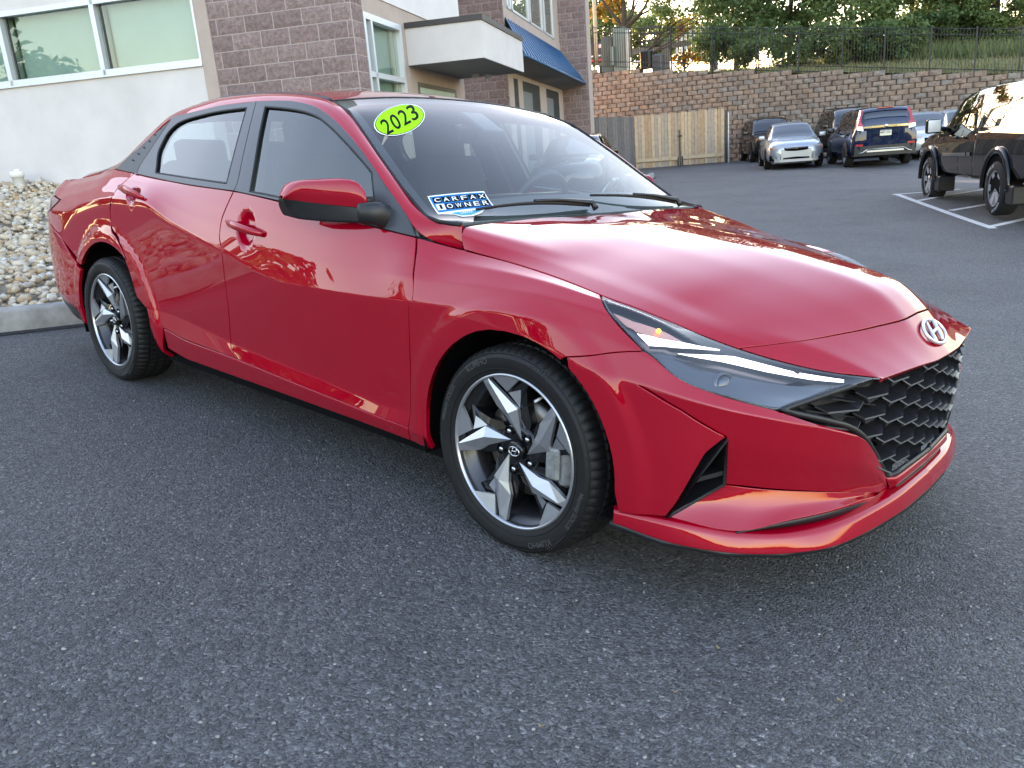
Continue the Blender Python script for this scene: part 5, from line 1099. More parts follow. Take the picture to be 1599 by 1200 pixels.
# band of windows
for k_ in range(8):
    a1 = -2.19 - 1.535 * k_; a0 = a1 - 1.535; wn_ = empty('window'); wn_.parent = bld
    MB().box(a0, a0 + .045, -.02, .09, 2.665, 3.625).box(a0, a1, -.02, .09, 2.665, 2.735).box(a0, a1, -.02, .09, 3.56, 3.625).box(a1 - .03, a1, -.015, .09, 2.735, 3.56).build('frame', ALU, wn_)
    MB().box(a0 + .045, a1 - .03, .055, .06, 2.735, 3.56).build('pane', WGL, wn_); MB().box(a0 + .14, a1 - .02, .16, .17, 2.70, 3.60).build('blind', SHADE, wn_); MB().box(a0 + .02, a0 + .05, .09, .22, 2.70, 3.60).box(a0 + .02, a1, .3, .31, 2.6, 3.65).build('reveal', SHADE, wn_)
    MB().box(a0 + .085, a0 + .105, .045, .075, 2.735, 3.56).build('glazing_bar', COP, wn_)
# side facade with window, tan surround and white upper wall
bbox('tan_wall', TAN, -.2, 0, .362, 4.94, 3.13, 3.36); bbox('tan_wall', TAN, -.2, -.001, 1.78, 4.94, -.5, 3.13); bbox('tan_wall', TAN, -.2, 0, .362, 1.78, -.5, 1.6); bbox('white_wall', STUW, -.2, .015, .362, 4.94, 3.362, 9.0)
bbox('end_wall', STUC, -6, -.02, 4.9, 4.94, -.5, 9.0)
wn_ = empty('window'); wn_.parent = bld
MB().box(-.10, .012, .365, 1.78, 3.05, 3.128).box(-.10, .012, .365, .43, 1.6, 3.05).box(-.10, .012, .60, .66, 1.6, 3.05).box(-.10, .012, 1.70, 1.778, 1.6, 3.05).box(-.10, .012, .43, 1.70, 2.33, 2.40).build('frame', ALU, wn_)
MB().box(-.06, -.055, .43, 1.70, 1.6, 3.05).build('pane', WGL, wn_); MB().box(-.16, -.15, .2, 2.2, 1.5, 3.2).build('blind', SHADE, wn_); MB().box(-.14, -.11, 1.58, 1.70, 1.5, 3.05).build('reveal', mat('cream_reveal', (.6, .58, .45), .8), wn_)
# entrance canopy
bbox('canopy', STUC, .003, 1.18, 1.95, 4.75, 2.59, 3.10); bbox('canopy_coping', COP, .003, 1.20, 1.93, 4.77, 3.102, 3.18); bbox('canopy_soffit', mat('soffit_grey', (.16, .16, .16), .9), .02, 1.16, 1.97, 4.73, 2.585, 2.589)
lm_ = MB()
for (a_, b_) in ((.48, 4.0), (.62, 4.3)): lm_.lathe([(0, 2.50), (.05, 2.51), (.07, 2.56), (.07, 2.586)], 14, 'z', M=Matrix.Translation((a_, b_, 0)))
lm_.build('soffit_lamps', mat('lamp_metal', (.3, .3, .3), .5), bld)
wn_ = empty('window'); wn_.parent = bld
MB().box(-.002, .012, 2.30, 2.36, 1.4, 2.38).box(-.002, .012, 4.28, 4.34, 1.4, 2.38).box(-.002, .012, 2.36, 4.28, 2.31, 2.38).box(-.002, .012, 2.36, 4.28, 2.18, 2.22).box(-.002, .012, 3.3, 3.36, 1.4, 2.18).build('frame', mat('bronze_frame', (.10, .09, .08), .5), wn_); MB().box(.0, .004, 2.36, 4.28, 1.4, 2.31).build('pane', SHADE, wn_)
# farther wing: block wall, awning facade, block pier
bbox('wing_core', MORT, -8, -.52, 10.607, 25.4, -.5, 9.0); w2 = empty('block_wall'); w2.parent = bld; block_wall(w2, (-2.7, 10.61, 0), 0, 2.25, .34, 6.03, .1)  # core runs on unseen past the pier, lengthened to block low sun
bbox('wing_stucco', TAN, -.53, -.44, 10.62, 18.99, 4.05, 4.70); bbox('wing_stucco', TAN, -.53, -.44, 10.62, 18.99, 3.08, 4.05)
for b0_, b1_ in ((10.62, 11.2), (11.75, 12.3), (14.75, 15.79), (18.14, 18.99)): bbox('wing_column', TAN, -.465, -.438, b0_, b1_, -.5, 3.08)
for b0_, b1_ in ((11.2, 11.75), (12.3, 14.75), (15.79, 18.14)):
    dr_ = empty('door_opening'); dr_.parent = bld; MB().box(-.464, -.455, b0_, b1_, -.5, 3.08).build('dark_recess', WDK, dr_)
    if b1_ - b0_ > 1: MB().box(-.455, -.445, b0_, b0_ + (b1_ - b0_) * .52, .2, 2.82).build('door_leaf', mat('grey_door', (.16, .17, .17), .6), dr_)
for b0_, b1_ in ((11.05, 11.45), (11.6, 13.75), (13.95, 15.85), (16.2, 17.75)):
    wn_ = empty('window'); wn_.parent = bld; MB().box(-.46, -.42, b0_, b0_ + .09, 4.70, 6.6).box(-.46, -.42, b1_ - .13, b1_, 4.70, 6.6).box(-.46, -.42, b0_, b1_, 4.70, 4.76).build('frame', ALU, wn_); MB().box(-.455, -.45, b0_ + .09, b1_ - .13, 4.76, 6.6).build('pane', WGL, wn_)
bbox('upper_reveal', TAN, -.465, -.462, 10.62, 18.99, 4.70, 6.6)
w3 = empty('block_pier'); w3.parent = bld; bbox('pier_core', MORT, -.50, .46, 18.997, 19.9, -.5, 9.0); block_wall(w3, (-.50, 19.0, 0), 0, .97, .34, 6.6, .1); bbox('pier_edge', TAN, .462, .49, 18.99, 19.9, -.5, 9.0)
bbox('roof_slab', COP, -26, -.25, .25, 4.9, 8.9, 9.1); bbox('roof_slab', COP, -8, -.5, 10.7, 19.8, 8.9, 9.1); bbox('rear_mass', STUC, -26, -8.02, 4.95, 25.4, -.5, 9.0); bbox('recess_sun_block', TAN, -8.01, -2.72, 4.96, 10.6, -.5, 9.0)  # rear mass and recess filling are unseen, added to block the low sun
# blue standing-seam awning
BLUE = mat('blue_awning', (.022, .095, .21), .55, var=.08, vscale=3)
aw = empty('awning'); aw.parent = bld
at_, ab_ = [(-.437, 10.75, 4.44), (-.437, 18.75, 4.44)], [(.36, 8.9, 3.37), (.36, 19.05, 3.37)]
tl, tr_, bl_, br_ = map(np.array, (at_[0], at_[1], ab_[0], ab_[1]))
MB().add([tl, tr_, br_, bl_, tl - [0, 0, .02], tr_ - [0, 0, .02], br_ - [0, 0, .06], bl_ - [0, 0, .06]], [(0,1,2,3), (4,5,6,7), (2,3,7,6), (1,2,6,5), (0,3,7,4)]).build('awning_sheet', BLUE, aw)
MB().add([bl_ - [0, 0, .06], br_ - [0, 0, .06], np.array([-.437, 19.0, 3.2]), np.array([-.437, 9.2, 3.2])], [(0,1,2,3)]).build('awning_soffit', mat('soffit_pale', (.25, .25, .24), .9), aw)
for k_ in range(26):
    f = k_ / 25; p, q = tl + (tr_ - tl) * f, bl_ + (br_ - bl_) * f; MB().tube([p + [0, 0, .012], q + [.004, 0, .012]], .014, 5).build('seam_rib', BLUE, aw)
MB().tube([bl_ + [.01, 0, -.03], br_ + [.01, 0, -.03]], .035, 6).build('awning_edge', mat('blue_edge', (.05, .13, .25), .5), aw)

# ---------------------------------------------------------------- retaining wall
WP = np.array([-22.47, 30.50]); WD = np.array([.96946, .24524]); WN = np.array([-WD[1], WD[0]])
def wt(s_): return 4.77 - .2032 * max(0, math.floor((s_ - .2) / 1.78) + 1) if s_ > .2 else 4.77
rw = empty('retaining_wall', (WP[0], WP[1], 0), math.atan2(WD[1], WD[0]), label='long stepped retaining wall of tan concrete blocks below the metal fence', cat='wall')
RWM = [mat('wall_block_%s' % n_, c, .95, var=.35, vscale=5, bump=.9, bscale=30, bdist=.03, detail=8, world=True) for n_, c in (('tan', (.275, .210, .165)), ('brown', (.235, .175, .138)), ('grey', (.24, .205, .178)), ('rust', (.285, .205, .152)))]
def rblock(w_, seed, m):
    r = np.random.default_rng(seed); d = .05; x1, x2 = .10 * w_, .90 * w_; h = .198
    V = [(0, .02, 0), (x1, -d * r.uniform(.8, 1.3), r.uniform(0, .015)), (x2, -d * r.uniform(.8, 1.3), r.uniform(0, .015)), (w_, .02, 0), (0, .02, h), (x1, -d * r.uniform(.6, 1.1), h - r.uniform(0, .02)), (x2, -d * r.uniform(.6, 1.1), h - r.uniform(0, .02)), (w_, .02, h), (w_ * r.uniform(.3, .7), -d * r.uniform(1.1, 1.6), h * r.uniform(.35, .65)), (0, .2, h), (w_, .2, h)]
    return V, [(0, 1, 5, 4), (1, 2, 8), (2, 6, 8), (6, 5, 8), (5, 1, 8), (2, 3, 7, 6), (4, 5, 6, 7), (0, 3, 2, 1), (4, 7, 10, 9)]
RB = []
for sd_ in range(8):
    V, F_ = rblock(.445, 90 + sd_, None); row = []
    for m_ in RWM:
        me = bpy.data.meshes.new('wall_block'); me.from_pydata(V, [], F_); me.materials.append(m_); row.append(me)
    RB.append((V, F_, row))
cells = []
for r_ in range(-2, 24):
    z = 4.77 - .2032 * (r_ + 1); s_ = -3.0 + (r_ % 2) * .22 + rng.uniform(-.02, .02)
    while s_ < 34:
        if z + .1 < wt(s_ + .22) and z > -1.2: cells.append((s_, z, r_))
        s_ += .452
def setback(z): return (z - .2) * .07
info = []
for (s_, z, r_) in cells:
    P = np.array([*(WP + WD * (s_ + .22) + WN * setback(z)), z + .1]); q = seen(P); occ = (q[0] < 921) or q[0] > 1610 or (q[1] > 175 and q[0] > 1440) or (q[0] > 985 and q[0] < 1135 and q[1] > 176) or q[1] > 252
    info.append((occ, q[2]))
order = sorted(range(len(cells)), key=lambda i: (info[i][0], info[i][1])); pick = set(order[:300])
Vs, Fs, Ms = [], [], []; K = 0
for i, (s_, z, r_) in enumerate(cells):
    v_, f_, row = RB[int(rng.integers(8))]; mi_ = int(rng.choice(4, p=[.42, .24, .16, .18])); loc = Vector((s_, setback(z) + rng.normal(0, .006), z))
    if i in pick: share('wall_block', row[mi_], rw, loc)
    else:
        Vs += [(x + loc[0], y + loc[1], zz + loc[2]) for x, y, zz in v_]; Fs += [tuple(k_ + K for k_ in f) for f in f_]; Ms += [mi_] * len(f_); K += len(v_)
me = bpy.data.meshes.new('wall_blocks'); me.from_pydata(Vs, [], Fs); [me.materials.append(m_) for m_ in RWM]; me.polygons.foreach_set('material_index', Ms); o = share('wall_blocks', me, rw); tag(o, kind='stuff')
MB().add([(-3, setback(-1) + .12, -1.2), (34, setback(-1) + .12, -1.2), (34, setback(1) + .12, wt(33.9) - .05), (-3, setback(4.7) + .12, 4.6)], [(0, 1, 2, 3)]).build('wall_core', mat('joint_dark', (.07, .058, .048), 1), rw)
# ---------------------------------------------------------------- bank behind it
GRS = mat('bank_grass', (.10, .125, .04), .9, col2=(.27, .24, .12), vscale=2.2, detail=8, bump=.8, bscale=30, bdist=.05)
ss = np.arange(-14, 60, 1.0); tt = np.array([.15, .6, 1.2, 2, 3, 4.5, 6, 8, 10, 13, 17, 22, 30, 45, 80, 160.]); V = []
def hz(s_, t_):
    top = 4.77 - .2032 * max(0, (s_ - .2) / 1.78 + .25) - .10; k_ = np.interp(s_, [-20, 3, 6, 9, 13, 20, 60], [.0, .0, .06, .15, .20, .24, .26]); return top + k_ * min(t_, 14) + .02 * max(0, t_ - 14)
for s_ in ss:
    for t_ in tt: p = WP + WD * s_ + WN * (t_ + .3); V.append((p[0], p[1], hz(s_, t_) + .03 * math.sin(3 * s_ + t_)))
k = len(tt); bank = MB().add(V, [(i*k+j, (i+1)*k+j, (i+1)*k+j+1, i*k+j+1) for i in range(len(ss)-1) for j in range(k-1)], True).build('grass_bank', GRS); tag(bank, kind='structure')
def wloc(s_, t_, dz=0): p = WP + WD * s_ + WN * (t_ + .3); return np.array([p[0], p[1], hz(s_, t_) + dz])
# grass blades on the bank
def blades(n_, smin, smax, tmin, tmax, h0, h1, name, m, label):
    s_ = rng.uniform(smin, smax, n_); t_ = tmin + (tmax - tmin) * rng.uniform(0, 1, n_) ** 1.3; B_ = np.array([wloc(a, b) for a, b in zip(s_, t_)]); h = rng.uniform(h0, h1, n_); an = rng.uniform(0, 6.28, n_); w_ = rng.uniform(.012, .03, n_); ln = rng.normal(0, .3, (n_, 2)) * h[:, None]
    d = np.stack([np.cos(an) * w_, np.sin(an) * w_, 0 * an], -1); tip = B_ + np.stack([ln[:, 0], ln[:, 1], h], -1); V = np.stack([B_ - d, B_ + d, tip], 1).reshape(-1, 3); o = fast(name, V, np.arange(3 * n_).reshape(-1, 3), m); tag(o, label, 'grass', kind='stuff'); return o
blades(9000, 3.5, 22, .1, 4.5, .08, .22, 'short_grass', mat('short_grass_blade', (.13, .15, .045), .8, col2=(.32, .28, .14), vscale=.8), 'short dry-tipped grass along the top of the retaining wall')
blades(7000, 10.5, 24, 3.4, 6.5, .3, .8, 'tall_grass', mat('tall_grass_blade', (.085, .13, .035), .8, col2=(.17, .19, .07), vscale=.7), 'tall green grass below the trees on the bank')
# ---------------------------------------------------------------- black metal fence on the wall
FEN = mat('fence_black', (.014, .016, .018), .45); fz = lambda s_: 4.77 - .1335 * (s_ + .05); fence = empty('metal_fence', (WP[0], WP[1], 0), math.atan2(WD[1], WD[0]), label='black metal picket fence along the top of the retaining wall', cat='fence')
posts = [-.06, 1.81, 3.68, 5.54, 7.44, 9.21, 10.93, 12.52, 14.19, 15.76, 17.25, 18.9, 20.6, 22.3]; FT_ = .42
pick_me = MB().box(-.008, .008, -.008, .008, 0, 1.66).build('picket', FEN); pm = pick_me.data; COL.objects.unlink(pick_me); bpy.data.objects.remove(pick_me)
for i, s_ in enumerate(posts):
    MB().box(s_ - .03, s_ + .03, FT_ - .03, FT_ + .03, fz(s_) - .3, fz(s_) + 1.90).box(s_ - .036, s_ + .036, FT_ - .036, FT_ + .036, fz(s_) + 1.90, fz(s_) + 1.93).build('post', FEN, fence)
    if i < len(posts) - 1:
        s2 = posts[i + 1]
        for h in (1.84, 1.62, .36, .14): MB().tube([(s_, FT_, fz(s_) + h), (s2, FT_, fz(s2) + h)], .017, 4).build('rail', FEN, fence)
        nn = int((s2 - s_) / .108)
        for k_ in range(1, nn): f = s_ + (s2 - s_) * k_ / nn; share('picket', pm, fence, (f, FT_, fz(f) + .16))
# ---------------------------------------------------------------- wooden gate and grey board fence
def board_mat(name, c, c2): return mat(name, c, .85, col2=c2, vscale=7, detail=8, bump=.4, bscale=60, bdist=.004)
PINE = [board_mat('pine_board_%s' % n_, a, b) for n_, a, b in (('pale', (.42, .30, .19), (.56, .43, .29)), ('honey', (.33, .215, .125), (.48, .33, .205)), ('grey', (.30, .24, .185), (.43, .355, .28)))]; GREY = [board_mat('weathered_board_%s' % n_, a, b) for n_, a, b in (('grey', (.13, .115, .11), (.19, .17, .16)), ('dark', (.10, .09, .088), (.15, .135, .13)))]
def boards(root, P0, P1, zt0, zt1, n_, ms, zb=.0, th=.02):
    P0, P1 = np.array(P0), np.array(P1); d = P1 - P0; L_ = np.linalg.norm(d[:2])
    for i in range(n_):
        f0, f1 = (i + .05) / n_, (i + .95) / n_; x0, x1 = L_ * f0, L_ * f1; zt_ = zt0 + (zt1 - zt0) * (i + .5) / n_ + rng.normal(0, .012); z0 = P0[2] + (P1[2] - P0[2]) * (i + .5) / n_ + zb; c = .03; o_ = rng.normal(0, .007)
        MB().prism([(x0, z0), (x1, z0), (x1, zt_ - c), (x1 - c, zt_), (x0 + c, zt_), (x0, zt_ - c)], o_ - th, o_ + .0, M=Matrix(((1, 0, 0, 0), (0, 0, -1, 0), (0, 1, 0, 0), (0, 0, 0, 1)))).build('board', ms[int(rng.integers(len(ms)))], root)
g1, g2 = gpix(993, 263), gpix(1131, 255); gm = None
g1 = WCAM + wray(993, 263) * 34.6; g1[2] = gz(g1[0], g1[1]) ; ang = math.atan2(g2[1] - g1[1], g2[0] - g1[0]); Lg = np.linalg.norm((g2 - g1)[:2])
tz = lambda px, py, d: (WCAM + wray(px, py) * d)[2]
gate = empty('wooden_gate', (g1[0], g1[1], 0), ang, label='double wooden gate of pale vertical pine boards before the retaining wall', cat='gate')
boards(gate, (0, 0, g1[2] + .05), (Lg, 0, g2[2] + .05), tz(991, 183, 34.6), tz(1131, 170.5, 34.5), 27, PINE)
for (f0, f1) in ((.01, .485), (.525, .99)): MB().box(Lg * f0, Lg * f1, -.075, -.035, g1[2] + .30, g1[2] + .44).build('rail', PINE[0], gate)
MB().box(Lg * .497, Lg * .507, -.05, -.01, g1[2] + .03, g1[2] + 1.5).build('center_gap', BLK, gate); MB().box(Lg * .48, Lg * .525, -.09, -.04, g1[2] + 1.22, g1[2] + 1.29).build('latch', BLK, gate); MB().box(Lg * .47, Lg * .483, -.09, -.04, g1[2] + .05, g1[2] + .42).box(Lg * .52, Lg * .533, -.09, -.04, g1[2] + .05, g1[2] + .42).build('drop_bolt', BLK, gate)
MB().box(Lg + .05, Lg + .13, -.04, .04, g2[2], g2[2] + 2.15).build('gate_post', BLK, gate); MB().box(Lg + .15, Lg + .19, -.05, -.01, g2[2], g2[2] + 2.05).build('steel_post', mat('galvanised', (.45, .5, .52), .45, .6), gate)
f1_ = WCAM + wray(905, 235) * 32.5; f1_[2] = gz(f1_[0], f1_[1]); gf = empty('board_fence', (f1_[0], f1_[1], 0), math.atan2(g1[1] - f1_[1], g1[0] - f1_[0]), label='weathered grey board fence left of the pine gate', cat='fence'); Lf = np.linalg.norm((g1 - f1_)[:2])
boards(gf, (0, 0, f1_[2]), (Lf - .03, 0, g1[2]), tz(905, 184, 32.5), tz(990, 183, 34.6), 20, GREY)
cb = MB().box(0, 3.2, -.1, .1, 0, .22, bev=.02).build('concrete_footing', CONC); q = gpix(1136, 252); cb.location = (q[0] + .1, q[1] + .3, q[2]); cb.rotation_euler = (0, 0, math.atan2(WD[1], WD[0])); tag(cb, 'low concrete strip at the wall foot beside the gate', 'kerb')

# ---------------------------------------------------------------- trees and bushes
def leaf_mat(name, c1, c2, sc_=.6):
    m = mat(name, c1, .55, col2=c2, vscale=sc_, detail=5, spec=.35); t = m.node_tree; b = t.nodes['Principled BSDF']; out = t.nodes['Material Output']
    tr = _n(t, 'ShaderNodeBsdfTranslucent'); tr.inputs[0].default_value = (*[min(1, c * 1.6) for c in c2], 1); mx = _n(t, 'ShaderNodeMixShader'); mx.inputs[0].default_value = .3; t.links.new(b.outputs[0], mx.inputs[1]); t.links.new(tr.outputs[0], mx.inputs[2]); t.links.new(mx.outputs[0], out.inputs[0]); return m
LG1 = leaf_mat('leaf_dark_green', (.040, .080, .024), (.10, .15, .048)); LG2 = leaf_mat('leaf_mid_green', (.058, .105, .030), (.14, .19, .06)); LG3 = leaf_mat('leaf_bright_green', (.07, .12, .03), (.15, .19, .06)); LGO = leaf_mat('leaf_sunlit_gold', (.16, .11, .015), (.42, .25, .03), .5); LOR = leaf_mat('leaf_rust', (.20, .085, .02), (.34, .19, .05), .8); BARK = mat('bark', (.07, .052, .04), .95, var=.4, vscale=12, bump=.8, bscale=30, bdist=.03)  # gold of the low sunlight is put into the LGO leaf colour
def leaves(centers, n_, size, seed):
    """centers: list of (x,y,z,rx,ry,rz) clumps; leaf quads fill their shells, more on the outside"""
    r = np.random.default_rng(seed); C_ = np.array(centers); wgt = (C_[:, 3] * C_[:, 4] * C_[:, 5]) ** .67; k_ = r.choice(len(C_), n_, p=wgt / wgt.sum()); d = r.normal(size=(n_, 3)); d /= np.linalg.norm(d, axis=1)[:, None]; rad = r.uniform(.15, 1, n_) ** .45 * (1 + .14 * r.normal(size=n_)); P = C_[k_, :3] + d * rad[:, None] * C_[k_, 3:]
    up = d * .7 + r.normal(size=(n_, 3)) * .6 + [0, 0, .35]; up /= np.linalg.norm(up, axis=1)[:, None]; u = np.cross(up, r.normal(size=(n_, 3))); u /= np.linalg.norm(u, axis=1)[:, None]; v = np.cross(up, u); s_ = size * r.uniform(.6, 1.5, n_)[:, None]
    V = np.stack([P - u * s_, P + v * s_ * .55 + up * s_ * .12, P + u * s_, P - v * s_ * .55 + up * s_ * .12], 1).reshape(-1, 3); return V, np.arange(4 * n_).reshape(-1, 4)
def clumps(c, rx, ry, rz, n_, cr, seed):
    r = np.random.default_rng(seed); o = []
    for _ in range(n_):
        d = r.normal(size=3); d /= np.linalg.norm(d); d[2] = d[2] * .9 + .05; f = r.uniform(.25, 1) ** .5; k_ = cr * r.uniform(.6, 1.35); o.append((c[0] + d[0] * rx * f, c[1] + d[1] * ry * f, c[2] + d[2] * rz * f, k_, k_, k_ * .8))
    return o
def tree(name, label, base, crown_c, R_, n_cl, cr, n_lf, size, m, seed, trunk_r=.16, limbs=6, group=None, cat='tree', lean=(0, 0)):
    t_ = empty(name, tuple(base), label=label, cat=cat, group=group); b0 = np.array(base); cl = clumps(np.array(crown_c) - b0, *R_, n_cl, cr, seed); V, F_ = leaves(cl, n_lf, size, seed); fast('crown', V, F_, m, t_)
    r = np.random.default_rng(seed + 5); top = np.array(crown_c) - b0; g = MB(); pts = [np.array([0, 0, -.3]), top * [.25, .25, 0] + [0, 0, top[2] * .35], top * [.7, .7, 0] + [0, 0, top[2] * .75], top + [0, 0, R_[2] * .3]]; g.tube(spline(pts, 10), list(np.linspace(trunk_r, trunk_r * .3, 10)), 8)
    for k_ in range(limbs):
        c = np.array(cl[int(r.integers(len(cl)))][:3]); f = r.uniform(.3, .75); p0 = spline(pts, 10)[int(f * 9)]; g.tube(spline([p0, (p0 + c) / 2 + r.normal(0, .15, 3), c], 7), list(np.linspace(trunk_r * .5, trunk_r * .1, 7)), 6)
    g.build('trunk', BARK, t_); return t_
def at_s(px, py, t_):                                          # point on the sight line at distance t_ behind the retaining wall plane
    n3 = np.array([WN[0], WN[1], 0]); return wplane(px, py, np.array([*(WP + WN * t_), 0]), n3)
def ground_of(p):
    q = p[:2] - WP; s_, t_ = q @ WD, q @ WN - .3; return hz(s_, max(0, t_))
def tree_px(name, label, px, py, t_, R_, n_cl, cr, n_lf, size, m, seed, **kw):
    c = at_s(px, py, t_); b0 = np.array([c[0] + kw.pop('bx', 0), c[1] + kw.pop('by', 0), ground_of(c)]); return tree(name, label, b0, c, R_, n_cl, cr, n_lf, size, m, seed, **kw)
G_ = 'trees on the bank behind the metal fence'
tree_px('broadleaf_tree', 'dark green broadleaf tree whose crown begins right of the open sky', 1150, 10, 5.5, (2.6, 2.0, 2.9), 44, .8, 9000, .10, LG1, 11, group=G_)
tree_px('broadleaf_tree', 'tallest dark green tree over the middle of the fence', 1235, -30, 8.5, (3.4, 2.4, 3.6), 50, .95, 10000, .12, LG1, 12, group=G_)
tree_px('broadleaf_tree', 'mid green tree above the blue utility vehicle', 1330, -5, 6.5, (2.9, 2.0, 2.9), 44, .85, 9500, .10, LG2, 13, group=G_)
tree_px('broadleaf_tree', 'dark tree between the mid green tree and the bright willow', 1425, -20, 9.0, (3.0, 2.4, 3.0), 44, .9, 9000, .12, LG1, 14, group=G_)
tree_px('broadleaf_tree', 'bright green feathery tree at the top right corner', 1560, -10, 8.5, (3.4, 2.4, 2.9), 46, .9, 10000, .11, LG3, 15, group=G_)
for i, (px, py, t_, rx, rz, m_, lb) in enumerate(((1120, 72, 3.2, 1.1, .95, LG1, 'low dark bush at the left end of the thicket'), (1185, 75, 2.6, 1.25, 1.0, LG2, 'mid green bush behind the fourth fence post from the gap'), (1250, 72, 2.8, 1.2, 1.05, LG2, 'bush with pale leaves behind the middle fence panel'), (1310, 70, 2.8, 1.2, 1.0, LG3, 'brighter bush left of the bare grass slope'), (1375, 72, 3.2, 1.2, 1.0, LG1, 'dark bush where the bare grass slope begins'), (1450, 45, 6.2, 1.5, 1.0, LG1, 'shadowed bush under the trees above the tall grass'), (1530, 50, 6.8, 1.6, .9, LG2, 'wide bush at the foot of the feathery tree'), (1405, 55, 4.2, 1.3, 1.1, LG2, 'rounded mid green bush just right of the dark bush'), (1490, 22, 6.8, 1.8, 1.5, LG2, 'large bush high on the slope between the dark tree and the feathery tree'), (1585, 25, 6.2, 1.6, 1.5, LG3, 'bright bush at the right edge above the bare grass'))):
    tree_px('bush', lb, px, py, t_, (rx, .9, rz), 16, .42, 3600, .075, m_, 30 + i, trunk_r=.05, limbs=4, group='bushes behind the fence', cat='bush')
# open golden tree at left with bare limbs against the sky
c0 = at_s(972, 85, 9); gt = empty('golden_tree', (c0[0], c0[1], ground_of(c0)), label='branching tree with sunlit golden leaves against the white sky', cat='tree'); o3 = np.array(gt.location); g = MB()
P_ = lambda px, py, t_: at_s(px, py, t_) - o3
for pts, r0 in (([(970,100,9), (972,60,9), (974,20,9), (972,-20,9)], .26), ([(972,45,9), (955,20,8.6), (940,0,8.2), (925,-25,8)], .11), ([(975,40,9), (985,25,9.3), (990,0,9.5), (995,-30,9.6)], .12), ([(978,42,9), (995,26,8.6), (1010,5,8.2), (1016,-25,8)], .12), ([(982,42,9), (1000,24,9.5), (1020,13,10), (1034,4,10)], .09), ([(985,28,9), (993,8,9), (1003,-15,9)], .07), ([(973,22,9), (962,5,9), (950,-15,9)], .07), ([(995,26,8.8), (1004,14,8.5), (1018,-5,8.2)], .05)):
    g.tube(spline([P_(*q) for q in pts], 10), list(np.linspace(r0, r0 * .35, 10)), 7)
g.build('trunk', BARK, gt); cl = []
for (px, py, t_, rr) in ((935,-5,8,1.0), (955,-20,9,1.2), (985,-25,9,1.1), (1012,-30,8.5,1.0), (945,22,9.5,.7), (925,15,9,.7), (965,35,9.6,.45), (1020,-8,9,.5), (995,-8,9,.5), (958,8,9,.6)): p = P_(px, py, t_); cl += clumps(p, rr, rr, rr * .7, 5, rr * .42, int(px))
V, F_ = leaves(cl, 5200, .085, 77); nq = len(F_); fast('crown', V, F_, None, gt, mats=[LGO, LOR, LG3], mi=rng.choice(3, nq, p=[.5, .25, .25]))
tree_px('leaning_tree', 'slender leaning tree with thin green crown before the white sky', 1068, 12, 7.5, (2.3, 1.4, 1.5), 20, .45, 2300, .085, LG2, 51, trunk_r=.10, limbs=9, bx=-3.4, by=-.4)
tree_px('sunlit_tree', 'far rounded tree lit yellow by the low sun', 1068, 66, 34, (3.0, 2.4, 1.9), 26, .8, 5200, .15, LGO, 52)
tree_px('far_tree', 'far olive tree right of the grey green cabinet', 1000, 62, 30, (2.2, 2.0, 2.3), 20, .8, 3600, .15, LG3, 53)
tree_px('far_tree', 'far bushy tree behind the utility pole', 935, 40, 24, (2.4, 2.0, 3.6), 26, .9, 5200, .14, LG3, 54)
tree_px('far_tree', 'small far tree low in the gap beside the wooden guard rail', 1030, 80, 28, (1.6, 1.4, 1.0), 14, .6, 2000, .13, LG2, 55)
# ---------------------------------------------------------------- things standing above the wall at left
UT = mat('cabinet_green', (.18, .25, .235), .5, .2, var=.08, vscale=4)
def slab_px(name, m, parent, x0, x1, y0, y1, t_, dep, ribs=0):
    a, b_, c = at_s(x0, y1, t_), at_s(x1, y1, t_), at_s((x0 + x1) / 2, y0, t_); w_ = np.linalg.norm(b_ - a); h = c[2] - a[2]; g = MB().box(0, w_, 0, dep, -.3, h)
    for k_ in range(ribs): g.box(w_ * (k_ + .5) / ribs - .012, w_ * (k_ + .5) / ribs + .012, -.025, .0, 0, h)
    o = g.build(name, m, parent); o.location = a; o.rotation_euler = (0, 0, math.atan2(WD[1], WD[0])); return o
o = slab_px('utility_cabinet', UT, None, 958.5, 977, 43, 103, 1.3, .7, 6); tag(o, 'tall pale green ribbed utility cabinet behind the fence', 'cabinet', 'utility cabinets above the wall')
o = slab_px('utility_cabinet', mat('cabinet_dark', (.09, .13, .125), .5, .2), None, 940, 957, 57, 106, 1.5, .7, 6); tag(o, 'shorter dark green utility cabinet beside the tall pale one', 'cabinet', 'utility cabinets above the wall')
o = slab_px('meter_box', UT, None, 953.5, 958.8, 73, 92, 1.1, .2); tag(o, 'small green box fixed between the two cabinets', 'box')
a, b_ = at_s(931, 80, 3), at_s(926.5, -30, 3); o = MB().tube([a - [0, 0, .6], a, b_], [.10, .10, .085], 10).build('utility_pole', mat('pole_wood', (.42, .33, .22), .85, var=.2, vscale=10)); tag(o, 'pale round wooden utility pole at the building corner', 'pole')
o = slab_px('steel_post', mat('galvanised', (.45, .5, .52), .45, .6), None, 978.5, 982, 47, 103, 1.2, .08); tag(o, 'thin pale steel post right of the tall cabinet', 'post')
tk = empty('parked_truck', tuple(at_s(928, 104, 4)), math.atan2(WD[1], WD[0]), label='dark vehicle with red tail lamp seen behind the fence at the pole', cat='vehicle')
MB().box(-.6, .5, 0, 1.5, .15, 1.15, bev=.1).build('body', mat('dark_vehicle', (.02, .02, .022), .4), tk); MB().box(.18, .30, -.03, 0, .85, 1.02).box(-.4, .45, -.03, 0, .22, .33).build('tail_lamp', mat('lamp_red', (.5, .02, .02), .3), tk); MB().box(.31, .47, -.03, 0, .85, 1.02).box(-.3, .4, -.04, 0, .45, .52).build('bumper', PVC, tk)
